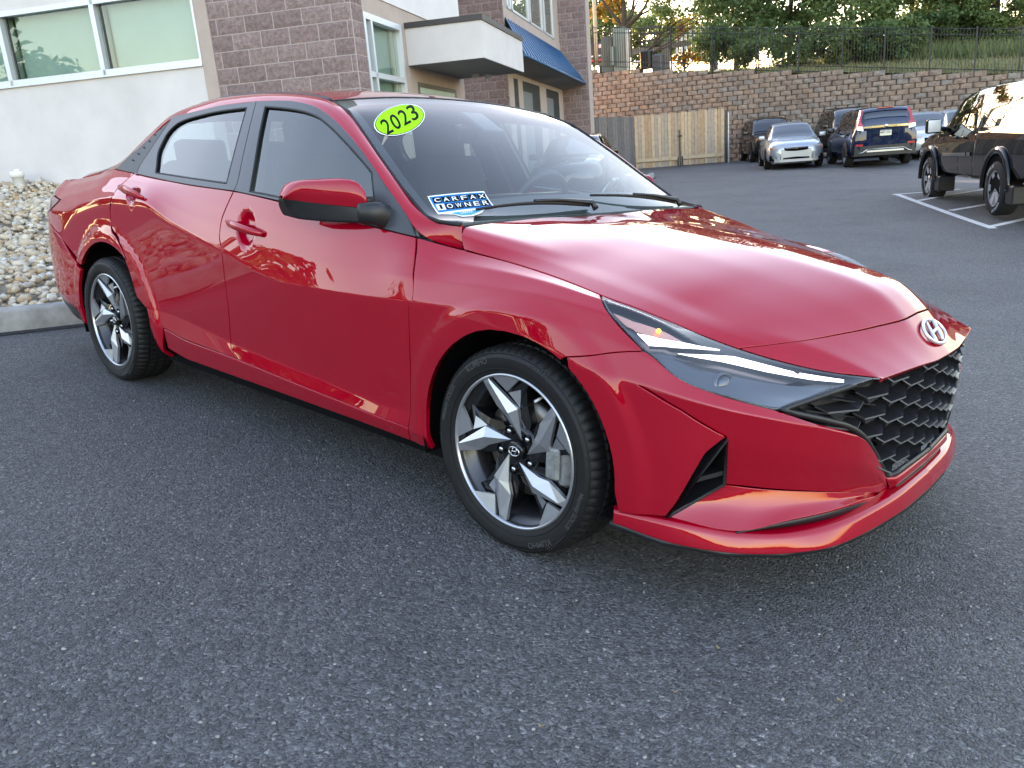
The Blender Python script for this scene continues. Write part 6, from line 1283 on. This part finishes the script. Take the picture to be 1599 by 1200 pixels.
gd = empty('guard_rail', tuple(at_s(985, 86, 10)), math.atan2(WD[1], WD[0]), label='grey timber guard rail along the road above the wall', cat='rail'); TMB = mat('grey_timber', (.20, .175, .16), .9, var=.25, vscale=6)
MB().box(0, 6.2, -.05, .05, -.02, .28, M=Matrix.Rotation(-.03, 4, 'Y')).build('beam', TMB, gd); MB().box(1.95, 2.30, -.1, .08, -1.3, .45).build('post', TMB, gd); MB().box(4.6, 4.95, -.1, .08, -1.4, .55).build('post', TMB, gd)
pr_ = empty('wooden_rack', tuple(at_s(1006, 78, 8)), math.atan2(WD[1], WD[0]), label='small dark slatted sign frame standing above the guard rail', cat='sign frame')
for k_ in range(4): MB().box(0, .95, -.03, .0, .05 + .33 * k_, .16 + .33 * k_).build('slat', BLK, pr_)
MB().box(.88, .95, -.05, -.03, -.9, 1.25).build('upright', BLK, pr_)
wf_ = empty('white_fence', tuple(at_s(1055, 88, 14)), math.atan2(WD[1], WD[0]) , label='white picket railing climbing past the wooden posts', cat='fence')
for k_ in range(9): MB().box(.28 * k_, .28 * k_ + .16, 0, .03, .1 + .07 * k_, .95 + .13 * k_).build('picket', PVC, wf_)
for i, (px, py, m_, lb) in enumerate(((1010, 98, BLK, 'dark bin at the fence foot before the guard rail'), (1028, 104, mat('bin_grey', (.09, .1, .11), .5), 'low grey bin at the fence foot right of the sign frame'))):
    o = MB().box(-.28, .28, -.2, .2, -.3, .55, bev=.06).build('bin', m_); o.location = at_s(px, py, 2.5); tag(o, lb, 'bin')
o = MB().box(0, 1.2, 0, .4, 0, .12, bev=.04).build('pale_slab', PVC); o.location = at_s(988, 100, 5); o.rotation_euler = (0, 0, math.atan2(WD[1], WD[0])); tag(o, 'long pale slab lying behind the fence left of the bins', 'slab')
o = MB().add(*pebble_mesh(3)).build('pale_rock', SM[1], smooth=True); o.scale = (.22, .12, .09); o.location = at_s(1120, 111, .3); tag(o, 'pale rock lying on the step of the retaining wall', 'rock')
# ---------------------------------------------------------------- woods across the road (behind the photographer, mirrored in paint and glass)
cl = []; r = np.random.default_rng(5)
for az in np.arange(180, 372, 2.4):
    d_ = 44 + r.uniform(-3, 6); a_ = math.radians(az); x, y = 1.5 + d_ * math.cos(a_), -2.5 + d_ * math.sin(a_); h = (5.0 + 3.5 * abs(math.sin(az * .11)) + r.uniform(-1, 1.8)) * (.75 if az < 215 else 1) * (.30 if az > 240 else 1)
    cl += clumps((x, y, gz(x, y) + h * .5), 1.9, 1.9, h * .5, 9, 1.2, int(az * 7))
V, F_ = leaves(cl, 60000, .30, 3); wl_ = fast('distant_woods', V, F_, LG1); tag(wl_, 'dark tree line mirrored in the windows of the red car', 'trees', kind='stuff')
# ================================================================== the other vehicles
TYR2 = mat('dull_tyre', (.014, .014, .015), .8); RIMS = mat('alloy_rim', (.70, .71, .73), .35, .6); DKG = glass_mat('dark_car_glass', (.22, .25, .26), boost=.08); CABIN = mat('cabin_dark', (.015, .016, .018), .8)
HLM = mat('lamp_clear', (.75, .76, .78), .15, .3, coat=1); TLM = mat('tail_red', (.45, .012, .015), .2, coat=1); AMB2 = mat('amber_marker', (.6, .16, .05), .3)
class Veh:
    """Body skin swept along x from half sections; x forward, origin on the ground under the middle of the wheelbase."""
    def __init__(s, xs, **c): s.xs = np.array(xs, float); s.c = {k_: np.array(v, float) for k_, v in c.items()}
    def val(s, k_, x): return hermite(s.xs, s.c[k_], np.atleast_1d(x))
    def sec(s, x):                                             # list of (y,z), bottom centre to top centre
        g = lambda k_: float(s.val(k_, x)[0]); W_, zb, zB, wB, zR, wR, zT = (g(k_) for k_ in ('W', 'zb', 'zB', 'wB', 'zR', 'wR', 'zT')); zm = zb + (zB - zb) * .52
        return np.array([(0, zb), (W_ * .86, zb), (W_ * .965, zb + .07), (W_, zb + (zm - zb) * .55), (W_ * .995, zm), (W_ * .985, zm + (zB - zm) * .5), (wB + .012, zB - .03), (wB, zB), (wB + (wR - wB) * .5 + .012, zB + (zR - zB) * .5), (wR, zR), (wR * .93, zR + (zT - zR) * .45), (wR * .6, zT - (zT - zR) * .18), (0, zT)])
    def p(s, x, k_):                                           # point at section parameter k_ (fractional index), outer normal offset by caller
        S_ = s.sec(x); i = int(min(k_, len(S_) - 1.001)); f = k_ - i; q = S_[i] * (1 - f) + S_[i + 1] * f; return np.array([x, q[0], q[1]])
    def build(s, root, m, n=72):
        X = np.linspace(s.xs[0], s.xs[-1], n); S_ = [s.sec(x) for x in X]; k_ = len(S_[0]); V = []
        for sd_ in (-1, 1):
            for x, q in zip(X, S_): V += [(x, sd_ * y, z) for y, z in q]
        F_ = [(i*k_+j, (i+1)*k_+j, (i+1)*k_+j+1, i*k_+j+1) for i in range(n-1) for j in range(k_-1)]; F_ += [tuple(a + n*k_ for a in f) for f in F_]
        F_ += [tuple(range(k_)), tuple((n-1)*k_ + j for j in range(k_)), tuple(n*k_ + j for j in range(k_)), tuple(n*k_ + (n-1)*k_ + j for j in range(k_))]
        b = MB().add(V, F_, True); o = b.build('body', m, root); bm = bmesh.new(); bm.from_mesh(o.data); bmesh.ops.remove_doubles(bm, verts=bm.verts[:], dist=.0008); bmesh.ops.recalc_face_normals(bm, faces=bm.faces[:]); bm.to_mesh(o.data); bm.free(); autosmooth(o, 38); return o
    def side_patch(s, root, name, m, bot, top, k0, k1, lift=.006, sides=(-1, 1), n=8):
        """quad between x ranges bot=(x0,x1) at section k0 and top=(x0,x1) at k1"""
        for sd_ in sides:
            V = []
            for j in range(n + 1):
                t = j / n; xa, xb = bot[0] + (top[0] - bot[0]) * t, bot[1] + (top[1] - bot[1]) * t
                for i in range(n + 1): x = xa + (xb - xa) * i / n; q = s.p(x, k0 + (k1 - k0) * t); V.append((q[0], sd_ * (q[1] + lift), q[2] + lift * .3))
            MB().add(V, [(j*(n+1)+i, j*(n+1)+i+1, (j+1)*(n+1)+i+1, (j+1)*(n+1)+i) for j in range(n) for i in range(n)], True).build(name, m, root, fix=False)
    def top_patch(s, root, name, m, xa, xb, k0=9.0, lift=(.006, 0, .008), n=10, inset=1.0):
        """across the car from one side to the other between stations xa and xb (windshield, rear glass)"""
        V = []
        for i in range(n + 1):
            x = xa + (xb - xa) * i / n
            ks = np.linspace(k0, 12, n + 1); row = [s.p(x, k_) * [1, inset, 1] for k_ in ks]; row = row + [q * [1, -1, 1] for q in row[::-1][1:]]; V += [q + np.array(lift) for q in row]
        w_ = 2 * n + 1; MB().add(V, [(i*w_+j, (i+1)*w_+j, (i+1)*w_+j+1, i*w_+j+1) for i in range(n) for j in range(w_-1)], True).build(name, m, root, fix=False)
def simple_wheel(root, x, y, r, w_, sd_, m=RIMS, spokes=7):
    wh = empty('wheel', (x, sd_ * y, r)); wh.parent = root; o = -sd_
    MB().lathe([(r * .66, -w_ / 2), (r * .88, -w_ / 2 - .004), (r * .97, -w_ * .42), (r, -w_ * .3), (r, w_ * .3), (r * .97, w_ * .42), (r * .88, w_ / 2), (r * .66, w_ / 2)], 40).build('tyre', TYR2, wh)
    g = MB(); yy = sd_ * w_ * .42; g.lathe([(r * .60, yy), (r * .675, yy + sd_ * .012), (r * .665, yy - sd_ * .06), (r * .6, yy - sd_ * .08)], 40); g.lathe([(0, yy - sd_ * .006), (r * .15, yy - sd_ * .01), (r * .16, yy - sd_ * .05)], 20)
    for k_ in range(spokes):
        a = 2 * PI * k_ / spokes; c, sn = math.cos(a), math.sin(a); q = lambda rr, t, yv: (rr * c - t * sn, yv, rr * sn + t * c)
        v = [q(r*.12, -.035, yy - sd_*.015), q(r*.12, .035, yy - sd_*.015), q(r*.62, .05, yy), q(r*.62, -.05, yy), q(r*.12, -.035, yy - sd_*.06), q(r*.12, .035, yy - sd_*.06), q(r*.62, .05, yy - sd_*.05), q(r*.62, -.05, yy - sd_*.05)]
        g.add(v, [(0,1,2,3), (4,5,6,7), (0,1,5,4), (1,2,6,5), (2,3,7,6), (3,0,4,7)])
    g.build('rim', m, wh); MB().lathe([(0, yy - sd_ * .08), (r * .6, yy - sd_ * .08)], 24).build('wheel_back', DARK, wh)
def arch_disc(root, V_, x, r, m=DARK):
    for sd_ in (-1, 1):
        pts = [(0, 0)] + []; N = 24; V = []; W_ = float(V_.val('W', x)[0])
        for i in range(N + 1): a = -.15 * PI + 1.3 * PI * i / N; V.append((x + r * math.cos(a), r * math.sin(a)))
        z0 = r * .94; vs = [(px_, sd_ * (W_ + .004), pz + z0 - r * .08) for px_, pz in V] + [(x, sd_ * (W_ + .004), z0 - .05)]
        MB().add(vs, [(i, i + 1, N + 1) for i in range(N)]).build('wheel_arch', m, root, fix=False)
def sq_lamp(root, name, m, V_, x0, x1, k0, k1, sides=(-1, 1), lift=.008): V_.side_patch(root, name, m, (x0, x1), (x0, x1), k0, k1, lift, sides)
def face_patch(root, name, m, y0, y1, z0, z1, x, curve=0.0, nx=10, bev=.0, shape=None, dx=-.05, th=.02):
    """flat or bowed plate on the nose/tail; x is its position at y=0, bowed back by `curve` at y=1"""
    V = []; 
    for i in range(nx + 1):
        y = y0 + (y1 - y0) * i / nx; f = abs(i / nx * 2 - 1)
        zz0, zz1 = (z0, z1) if shape is None else shape(f, z0, z1); bw = x - curve * 1.7 * max(0, abs(y) - .3) ** 2; V += [(bw, y, zz0), (bw, y, zz1)]
    V2 = [(a + dx, b, c) for a, b, c in V]; n_ = len(V); F_ = [(2*i, 2*i+2, 2*i+3, 2*i+1) for i in range(nx)] + [(n_+2*i, n_+2*i+2, n_+2*i+3, n_+2*i+1) for i in range(nx)] + [(2*i, 2*i+2, n_+2*i+2, n_+2*i) for i in range(nx)] + [(2*i+1, 2*i+3, n_+2*i+3, n_+2*i+1) for i in range(nx)] + [(0, 1, n_+1, n_), (2*nx, 2*nx+1, n_+2*nx+1, n_+2*nx)]
    return MB().add(V + V2, F_).build(name, m, root)
def mirror_blob(root, x, y, z, m, sd_): rbox('side_mirror', m, root, (.12, .20, .14), (x, sd_ * (y + .12), z))
HEADB = math.atan2(BB[1], BB[0])
def place(root, P, heading, dx=0): c, s_ = math.cos(heading), math.sin(heading); root.location = (P[0] - dx * c, P[1] - dx * s_, gz(P[0], P[1])); root.rotation_euler = (0, 0, heading)
# ---- silver sedan, nose towards us
sil = paint('silver_paint', (.42, .45, .50), metal=.6, rough=.3)
def sedan(name, label, m, group=None, dark_roof=False):
    r_ = empty(name, label=label, cat='car', group=group)
    V_ = Veh([-2.28,-2.22,-2.0,-1.55,-1.2,-.75,-.3,.35,.75,1.25,1.75,2.05,2.24,2.32],
        W=[.60,.74,.84,.88,.885,.888,.888,.888,.888,.885,.87,.83,.74,.60], zb=[.35,.28,.24,.2,.2,.2,.2,.2,.2,.2,.2,.22,.24,.30], zB=[.70,.88,.97,.99,.98,.97,.96,.94,.93,.89,.84,.78,.72,.62], wB=[.50,.68,.76,.79,.80,.81,.81,.81,.80,.78,.76,.72,.64,.50],
        zR=[.71,.92,1.0,1.16,1.30,1.40,1.42,1.36,1.18,.93,.87,.80,.735,.63], wR=[.40,.60,.66,.60,.57,.56,.56,.57,.62,.68,.66,.62,.55,.42], zT=[.72,.95,1.04,1.20,1.36,1.45,1.465,1.41,1.23,.975,.91,.84,.76,.64])
    V_.build(r_, m)
    V_.top_patch(r_, 'windshield', DKG, 1.17, .42, 9.0, (.012, 0, .012)); V_.top_patch(r_, 'rear_window', DKG, -1.9, -1.05, 9.2, (-.012, 0, .012))
    V_.side_patch(r_, 'front_side_window', DKG, (-.25, .92), (-.22, .42), 7.15, 8.85); V_.side_patch(r_, 'rear_side_window', DKG, (-1.35, -.33), (-1.0, -.30), 7.15, 8.85)
    for sd_ in (-1, 1):
        for x in (1.36, -1.31): simple_wheel(r_, x, .80, .325, .21, sd_)
        mirror_blob(r_, .78, .84, 1.0, m, sd_)
    for x in (1.36, -1.31): arch_disc(r_, V_, x, .37)
    return r_, V_
r_, V_ = sedan('silver_sedan', 'silver sedan parked nose out, nearest of the cars by the block wall', sil, 'cars parked by the retaining wall')
for sd_ in (-1, 1):
    ys = sorted((sd_ * .44, sd_ * .80)); sh = (lambda f, a, b: (a, b)) 
    face_patch(r_, 'headlight', HLM, ys[0], ys[1], .60, .705, 2.33, .36, dx=-.12); face_patch(r_, 'turn_signal', AMB2, *sorted((sd_ * .70, sd_ * .79)), .615, .67, 2.334, .36, dx=-.05)
    face_patch(r_, 'fog_lamp_recess', DARK, *sorted((sd_ * .56, sd_ * .80)), .27, .43, 2.335, .28, dx=-.1); face_patch(r_, 'fog_lamp_trim', sil, *sorted((sd_ * .50, sd_ * .58)), .27, .50, 2.375, .28, dx=-.1)
face_patch(r_, 'front_bumper', sil, -.66, .66, .22, .60, 2.33, .22, nx=16, dx=-.3); face_patch(r_, 'grille', DARK, -.36, .36, .545, .66, 2.342, .18, nx=12, dx=-.05, shape=lambda f, a, b: (a + .03 * f * f, b - .0 * f)); face_patch(r_, 'grille_bar', CHR, -.33, .33, .625, .648, 2.356, .18, nx=12, dx=-.02); face_patch(r_, 'grille_badge', CHR, -.045, .045, .61, .66, 2.364, .1, nx=4, dx=-.02)
face_patch(r_, 'lower_grille', DARK, -.40, .40, .305, .37, 2.340, .18, nx=12, dx=-.05, shape=lambda f, a, b: (a, b - .02 * f)); face_patch(r_, 'chin', BLK, -.62, .62, .185, .215, 2.30, .2, nx=12, dx=-.2)
cF = (gpix(1200, 262.5) + gpix(1279, 261.5)) / 2; place(r_, cF, HEADB + PI, 1.36)
# ---- utility vehicle body used by the black one, the dark van and the blue one
def suv(name, label, m, H=1.68, group='cars parked by the retaining wall', van=False):
    r_ = empty(name, label=label, cat='suv' if not van else 'van', group=group); k_ = H / 1.68
    V_ = Veh([-2.28,-2.24,-2.12,-1.9,-1.5,-1.0,-.4,.3,.7,1.05,1.2,1.6,1.95,2.2,2.28], W=[.72,.84,.89,.90,.905,.91,.91,.91,.91,.91,.91,.905,.88,.80,.68], zb=[.42,.36,.32,.27,.25,.25,.25,.25,.25,.25,.25,.25,.28,.32,.38],
        zB=[.95*k_,1.02*k_,1.06*k_,1.06*k_,1.05*k_,1.04*k_,1.03*k_,1.02*k_,1.01*k_,1.0*k_,.99*k_,.97*k_,.93*k_,.86*k_,.76*k_], wB=[.66,.76,.80,.82,.83,.84,.84,.84,.84,.83,.82,.80,.78,.70,.58],
        zR=[1.0*k_,1.30*k_,1.50*k_,1.585*k_,1.61*k_,1.62*k_,1.62*k_,1.58*k_,1.42*k_,1.14*k_,1.03*k_,1.0*k_,.955*k_,.88*k_,.77*k_], wR=[.58,.60,.61,.62,.63,.64,.64,.645,.68,.72,.72,.70,.67,.60,.48], zT=[1.02*k_,1.34*k_,1.55*k_,1.64*k_,1.67*k_,1.68*k_,1.68*k_,1.645*k_,1.48*k_,1.19*k_,1.07*k_,1.04*k_,.99*k_,.91*k_,.79*k_])
    V_.build(r_, m); V_.top_patch(r_, 'windshield', DKG, 1.10, .38, 9.0, (.014, 0, .012))
    V_.side_patch(r_, 'front_side_window', DKG, (-.20, .85), (-.18, .38), 7.15, 8.85); V_.side_patch(r_, 'rear_side_window', DKG, (-1.10, -.28), (-1.05, -.26), 7.15, 8.85); V_.side_patch(r_, 'quarter_window', DKG, (-1.95, -1.18), (-1.62, -1.13), 7.2, 8.8)
    for sd_ in (-1, 1):
        for x in (1.38, -1.28): simple_wheel(r_, x, .81, .355, .23, sd_)
        mirror_blob(r_, .72, .87, 1.10 * k_, m, sd_)
    for x in (1.38, -1.28): arch_disc(r_, V_, x, .415, BLK)
    return r_, V_
blackp = paint('black_paint', (.006, .006, .007), metal=.0, rough=.3); navyp = paint('navy_paint', (.006, .012, .045), metal=.3, rough=.3); brownp = paint('dark_brown_paint', (.010, .008, .007), metal=.2, rough=.3)
def suv_front(r_, m, z=0, amber=True):
    for sd_ in (-1, 1):
        face_patch(r_, 'headlight', HLM, *sorted((sd_ * .48, sd_ * .80)), .80 + z, .90 + z, 2.27, .30, dx=-.12); face_patch(r_, 'turn_signal', AMB2, *sorted((sd_ * .71, sd_ * .80)), .80 + z, .90 + z, 2.275, .30, dx=-.1); face_patch(r_, 'fog_lamp', HLM, *sorted((sd_ * .58, sd_ * .72)), .50, .56, 2.29, .2, dx=-.05)
    face_patch(r_, 'front_bumper', m, -.72, .72, .34, .72, 2.28, .16, nx=14, dx=-.25); face_patch(r_, 'grille', DARK, -.42, .42, .74 + z, .90 + z, 2.285, .12, nx=10, dx=-.05); face_patch(r_, 'lower_grille', DARK, -.5, .5, .40, .55, 2.292, .12, nx=10, dx=-.04); face_patch(r_, 'grille_bar', CHR, -.40, .40, .88 + z, .90 + z, 2.295, .12, nx=10, dx=-.02)
r_, V_ = suv('black_utility_vehicle', 'black utility vehicle behind the silver sedan, farthest left by the wall', blackp, 1.74); suv_front(r_, blackp); cF = gpix(1169, 254); cF = cF + np.array([BA[0], BA[1], 0]) * .95; place(r_, cF, HEADB + PI + .10, 1.38)
r_, V_ = suv('dark_van', 'dark brown van with roof rails between the silver sedan and the blue vehicle', brownp, 1.80, van=True); suv_front(r_, brownp)
for sd_ in (-1, 1):
    MB().tube([(.2, sd_ * .60, 1.76), (.1, sd_ * .60, 1.82), (-1.6, sd_ * .58, 1.82), (-1.7, sd_ * .58, 1.75)], .016, 6).build('roof_rail', BLK, r_)
MB().tube([(-.2, -.6, 1.82), (-.2, .6, 1.82)], .014, 6).tube([(-1.2, -.58, 1.82), (-1.2, .58, 1.82)], .014, 6).build('roof_bar', BLK, r_)
cF = gpix(1296.5, 250); cF = cF + np.array([BA[0], BA[1], 0]) * .92; place(r_, cF, HEADB + PI + .08, 1.38)
# ---- blue utility vehicle, tail towards us
r_, V_ = suv('blue_utility_vehicle', 'dark blue utility vehicle seen from behind with tall red tail lamps and licence plate', navyp, 1.69)
V_.top_patch(r_, 'rear_window', DKG, -2.235, -2.02, 9.05, (-.03, 0, .008), inset=.97)
for sd_ in (-1, 1):
    MB().add([(-2.29, sd_ * .60, 1.04), (-2.29, sd_ * .80, 1.10), (-2.20, sd_ * .83, 1.12), (-2.24, sd_ * .60, 1.20), (-2.24, sd_ * .745, 1.24), (-2.08, sd_ * .60, 1.60), (-2.08, sd_ * .66, 1.60), (-2.0, sd_ * .67, 1.60), (-2.12, sd_ * .755, 1.30)], [(0, 1, 4, 3), (3, 4, 6, 5), (1, 2, 8, 4), (4, 8, 7, 6)]).build('tail_lamp', TLM, r_)
    MB().add([(-2.30, sd_ * .61, 1.02), (-2.30, sd_ * .79, 1.06), (-2.292, sd_ * .78, 1.16), (-2.292, sd_ * .62, 1.14)], [(0, 1, 2, 3)]).build('reverse_lamp', HLM, r_)
    face_patch(r_, 'rear_reflector', TLM, *sorted((sd_ * .60, sd_ * .80)), .60, .655, -2.315, -.10, dx=.04)
face_patch(r_, 'chrome_strip', CHR, -.60, .60, 1.09, 1.155, -2.31, -.06, nx=12, dx=.06, shape=lambda f, a, b: (a - .0 * f, b - .015 * f)); face_patch(r_, 'tailgate', navyp, -.70, .70, .66, 1.08, -2.285, -.06, nx=12, dx=.15); face_patch(r_, 'tailgate_handle', DARK, -.32, .32, .88, .90, -2.30, -.03, nx=4, dx=.02)
face_patch(r_, 'rear_bumper', BLK, -.82, .82, .32, .60, -2.31, -.12, nx=14, dx=.25); face_patch(r_, 'bumper_upper', navyp, -.84, .84, .56, .70, -2.302, -.12, nx=14, dx=.25); face_patch(r_, 'skid_plate', mat('satin_silver', (.5, .51, .52), .35, .7), -.50, .50, .42, .47, -2.335, -.08, nx=10, dx=.03)
for sd_ in (-1, 1): MB().tube([(-2.34, sd_ * .50, .50), (-2.335, sd_ * .62, .42), (-2.32, sd_ * .72, .40)], .018, 6).build('skid_plate_edge', mat('satin_silver', (.5, .51, .52)), r_)
MB().tube([(-2.335, -.50, .505), (-2.335, .50, .505)], .014, 6).build('skid_plate_edge', mat('satin_silver', (.5, .51, .52)), r_)
face_patch(r_, 'licence_plate', mat('plate_cream', (.72, .70, .55), .5), -.155, .155, .86, 1.02, -2.312, 0, nx=2, dx=.02)
v, f = text_mesh('MRV 3761', .075, True, width=.27); q = np.stack([np.full(len(v), -2.3165), -v[:, 0], v[:, 1] + .945], -1); MB().add(q, f).build('plate_letters', mat('plate_blue', (.03, .05, .14), .5), r_, fix=False); face_patch(r_, 'plate_band', mat('plate_navy', (.03, .05, .16), .5), -.15, .15, .995, 1.015, -2.3145, 0, nx=2, dx=.002)
MB().lathe([(0, .0), (.045, .0), (.05, .012)], 16, 'x', M=Matrix.Translation((-2.33, 0, 1.13))).build('tailgate_badge', CHR, r_); MB().tube([(-2.07, -.15, 1.24), (-2.12, -.02, 1.22), (-2.12, .2, 1.23)], .010, 5).build('rear_wiper', DARK, r_)
V_.top_patch(r_, 'roof_spoiler', navyp, -2.14, -1.98, 9.3, (-.05, 0, .012)); MB().tube([(-1.75, 0, 1.66), (-1.85, 0, 1.83)], .006, 5).build('roof_antenna', BLK, r_); face_patch(r_, 'brake_lamp', TLM, -.22, .22, 1.625, 1.645, -2.10, 0, nx=3, dx=.03)
cR = (gpix(1327, 259.5) + gpix(1411, 257)) / 2; place(r_, cR, HEADB + .03, -1.28)
# ---- pale sedans behind the pickup
whp = paint('pale_silver_paint', (.55, .58, .60), metal=.4, rough=.3)
r_, V_ = sedan('pale_sedan', 'pale silver sedan between the blue vehicle and the pickup', whp, 'cars parked by the retaining wall'); face_patch(r_, 'headlight', HLM, .44, .80, .60, .70, 2.33, .36, dx=-.1); face_patch(r_, 'headlight', HLM, -.80, -.44, .60, .70, 2.33, .36, dx=-.1); face_patch(r_, 'grille', DARK, -.36, .36, .54, .65, 2.34, .18, dx=-.05); face_patch(r_, 'lower_grille', DARK, -.5, .5, .24, .36, 2.33, .18, dx=-.05)
cF = gpix(1452, 247); place(r_, cF, HEADB + PI, 1.6)
r_, V_ = sedan('pale_sedan', 'light sedan almost hidden behind the pickup mirror', whp, 'cars parked by the retaining wall'); cF = gpix(1520, 243); place(r_, cF, HEADB + PI, 1.6)
# ---- black sedan peeping out beyond the red car's hood
r_, V_ = sedan('black_sedan', 'black car whose roof and mirror show past the windshield of the red car', blackp); q = WCAM + wray(899, 207) * 19.5; place(r_, q, HEADB + PI, 0.2)
# ---- black pickup with a bed cap
tk = empty('black_pickup', label='black extended-cab pickup with bed cap and chrome side moulding at the right edge', cat='truck')
V_ = Veh([-2.75,-2.70,-2.55,-2.0,-1.0,-.48,-.45,-.38,-.35,.2,.85,1.25,1.62,1.70,2.2,2.55,2.75,2.80], W=[.92,.95,.96,.96,.96,.96,.955,.955,.955,.955,.955,.955,.955,.955,.95,.93,.86,.74], zb=[.60,.55,.50,.48,.46,.46,.46,.46,.46,.46,.46,.46,.46,.46,.48,.52,.56,.60],
    zB=[1.20,1.24,1.25,1.25,1.25,1.25,1.24,1.24,1.24,1.22,1.20,1.19,1.18,1.17,1.14,1.10,1.04,.92], wB=[.86,.89,.90,.90,.90,.90,.885,.885,.885,.885,.885,.88,.875,.87,.84,.80,.72,.60],
    zR=[1.25,1.60,1.78,1.81,1.82,1.82,1.30,1.30,1.74,1.79,1.72,1.50,1.235,1.21,1.18,1.14,1.08,.94], wR=[.74,.72,.72,.72,.72,.72,.70,.70,.68,.68,.69,.73,.77,.76,.72,.68,.6,.5], zT=[1.28,1.66,1.85,1.88,1.89,1.89,1.32,1.32,1.81,1.86,1.79,1.56,1.28,1.25,1.22,1.18,1.10,.95])
V_.build(tk, blackp, 190)
V_.top_patch(tk, 'windshield', DKG, 1.58, .90, 9.0, (.012, 0, .012)); V_.side_patch(tk, 'front_side_window', DKG, (.33, 1.36), (.36, .88), 7.15, 8.8); V_.side_patch(tk, 'rear_side_window', DKG, (-.20, .22), (-.12, .26), 7.15, 8.8)
V_.side_patch(tk, 'cap_window', DKG, (-1.35, -.62), (-1.30, -.76), 7.35, 8.7); V_.side_patch(tk, 'cap_window', DKG, (-2.45, -1.45), (-2.35, -1.40), 7.35, 8.7); V_.top_patch(tk, 'rear_window', DKG, -2.70, -2.58, 9.0, (-.012, 0, .004))
V_.side_patch(tk, 'side_moulding', CHR, (-.12, 1.05), (-.12, 1.05), 3.72, 4.02, .016); V_.side_patch(tk, 'rear_moulding', CHR, (-.33, -.16), (-.33, -.16), 3.72, 4.02, .016)
for x in (.28, -.415, 1.20): V_.side_patch(tk, 'door_gap', DARK, (x - .006, x + .006), (x - .006, x + .006), 2.2, 6.9, .003)
for sd_ in (-1, 1):
    for x in (1.76, -1.50): simple_wheel(tk, x, .86, .388, .26, sd_, RIMS, 6)
    for x in (1.76, -1.50):
        pts = [(x + .50 * math.cos(a), sd_ * .975, .42 + .50 * math.sin(a)) for a in np.linspace(-.1, PI + .1, 20)]; MB().tube(pts, .055, 8, flat=.7).build('fender_flare', blackp, tk)
        MB().box(x - .72, x - .46, sd_ * .86 - .13, sd_ * .86 + .13, .20, .46, bev=.02).build('mud_flap', BLK, tk)
    mm = empty('side_mirror', (1.18, sd_ * 1.10, 1.30)); mm.parent = tk; rbox('mirror_shell', blackp, mm, (.14, .24, .24), (0, 0, 0)); rbox('mirror_face', RIMS, mm, (.02, .20, .20), (-.068, 0, 0)); MB().tube([(0, -sd_ * .06, -.04), (.04, -sd_ * .22, -.06)], .04, 8).build('mirror_arm', BLK, mm)
    for x in (.46, .10): rbox('door_handle', CHR if False else blackp, tk, (.16, .04, .035), (x, sd_ * .955, 1.10))
    # white lettering round the tyre walls
    for x in (1.76, -1.50):
        for a0 in (60, 240):
            v, f = text_mesh('OPEN COUNTRY' if False else 'RADIAL A/T', .055, True); rr = .315 + v[:, 1]; th = math.radians(a0) + (v[:, 0] / .315) * (1 if sd_ > 0 else -1); q = np.stack([x + rr * np.cos(th), np.full(len(th), sd_ * (.86 + .135)), .388 + rr * np.sin(th)], -1); MB().add(q, f).build('tyre_lettering', WHT, tk, fix=False)
v, f = text_mesh('TUNDRA', .075, True, width=.34)
for sd_ in (-1, 1):
    zs = [V_.p(1.0, 4.3)]; q = np.stack([1.03 - v[:, 0] * sd_ * (1 if sd_ > 0 else 1), np.full(len(v), sd_ * (zs[0][1] + .012)), v[:, 1] + zs[0][2] + .02], -1); MB().add(q, f).build('door_emblem', CHR, tk, fix=False)
for x in (1.76, -1.50): arch_disc(tk, V_, x, .47)
pF, pR = gpix(1447, 303), gpix(1562, 341); hd = math.atan2(pF[1] - pR[1], pF[0] - pR[0]); rt = np.array([math.sin(hd), -math.cos(hd), 0]); mid_ = pR + np.array([math.cos(hd), math.sin(hd), 0]) * 1.50 + rt * .86
place(tk, mid_, hd, 0)
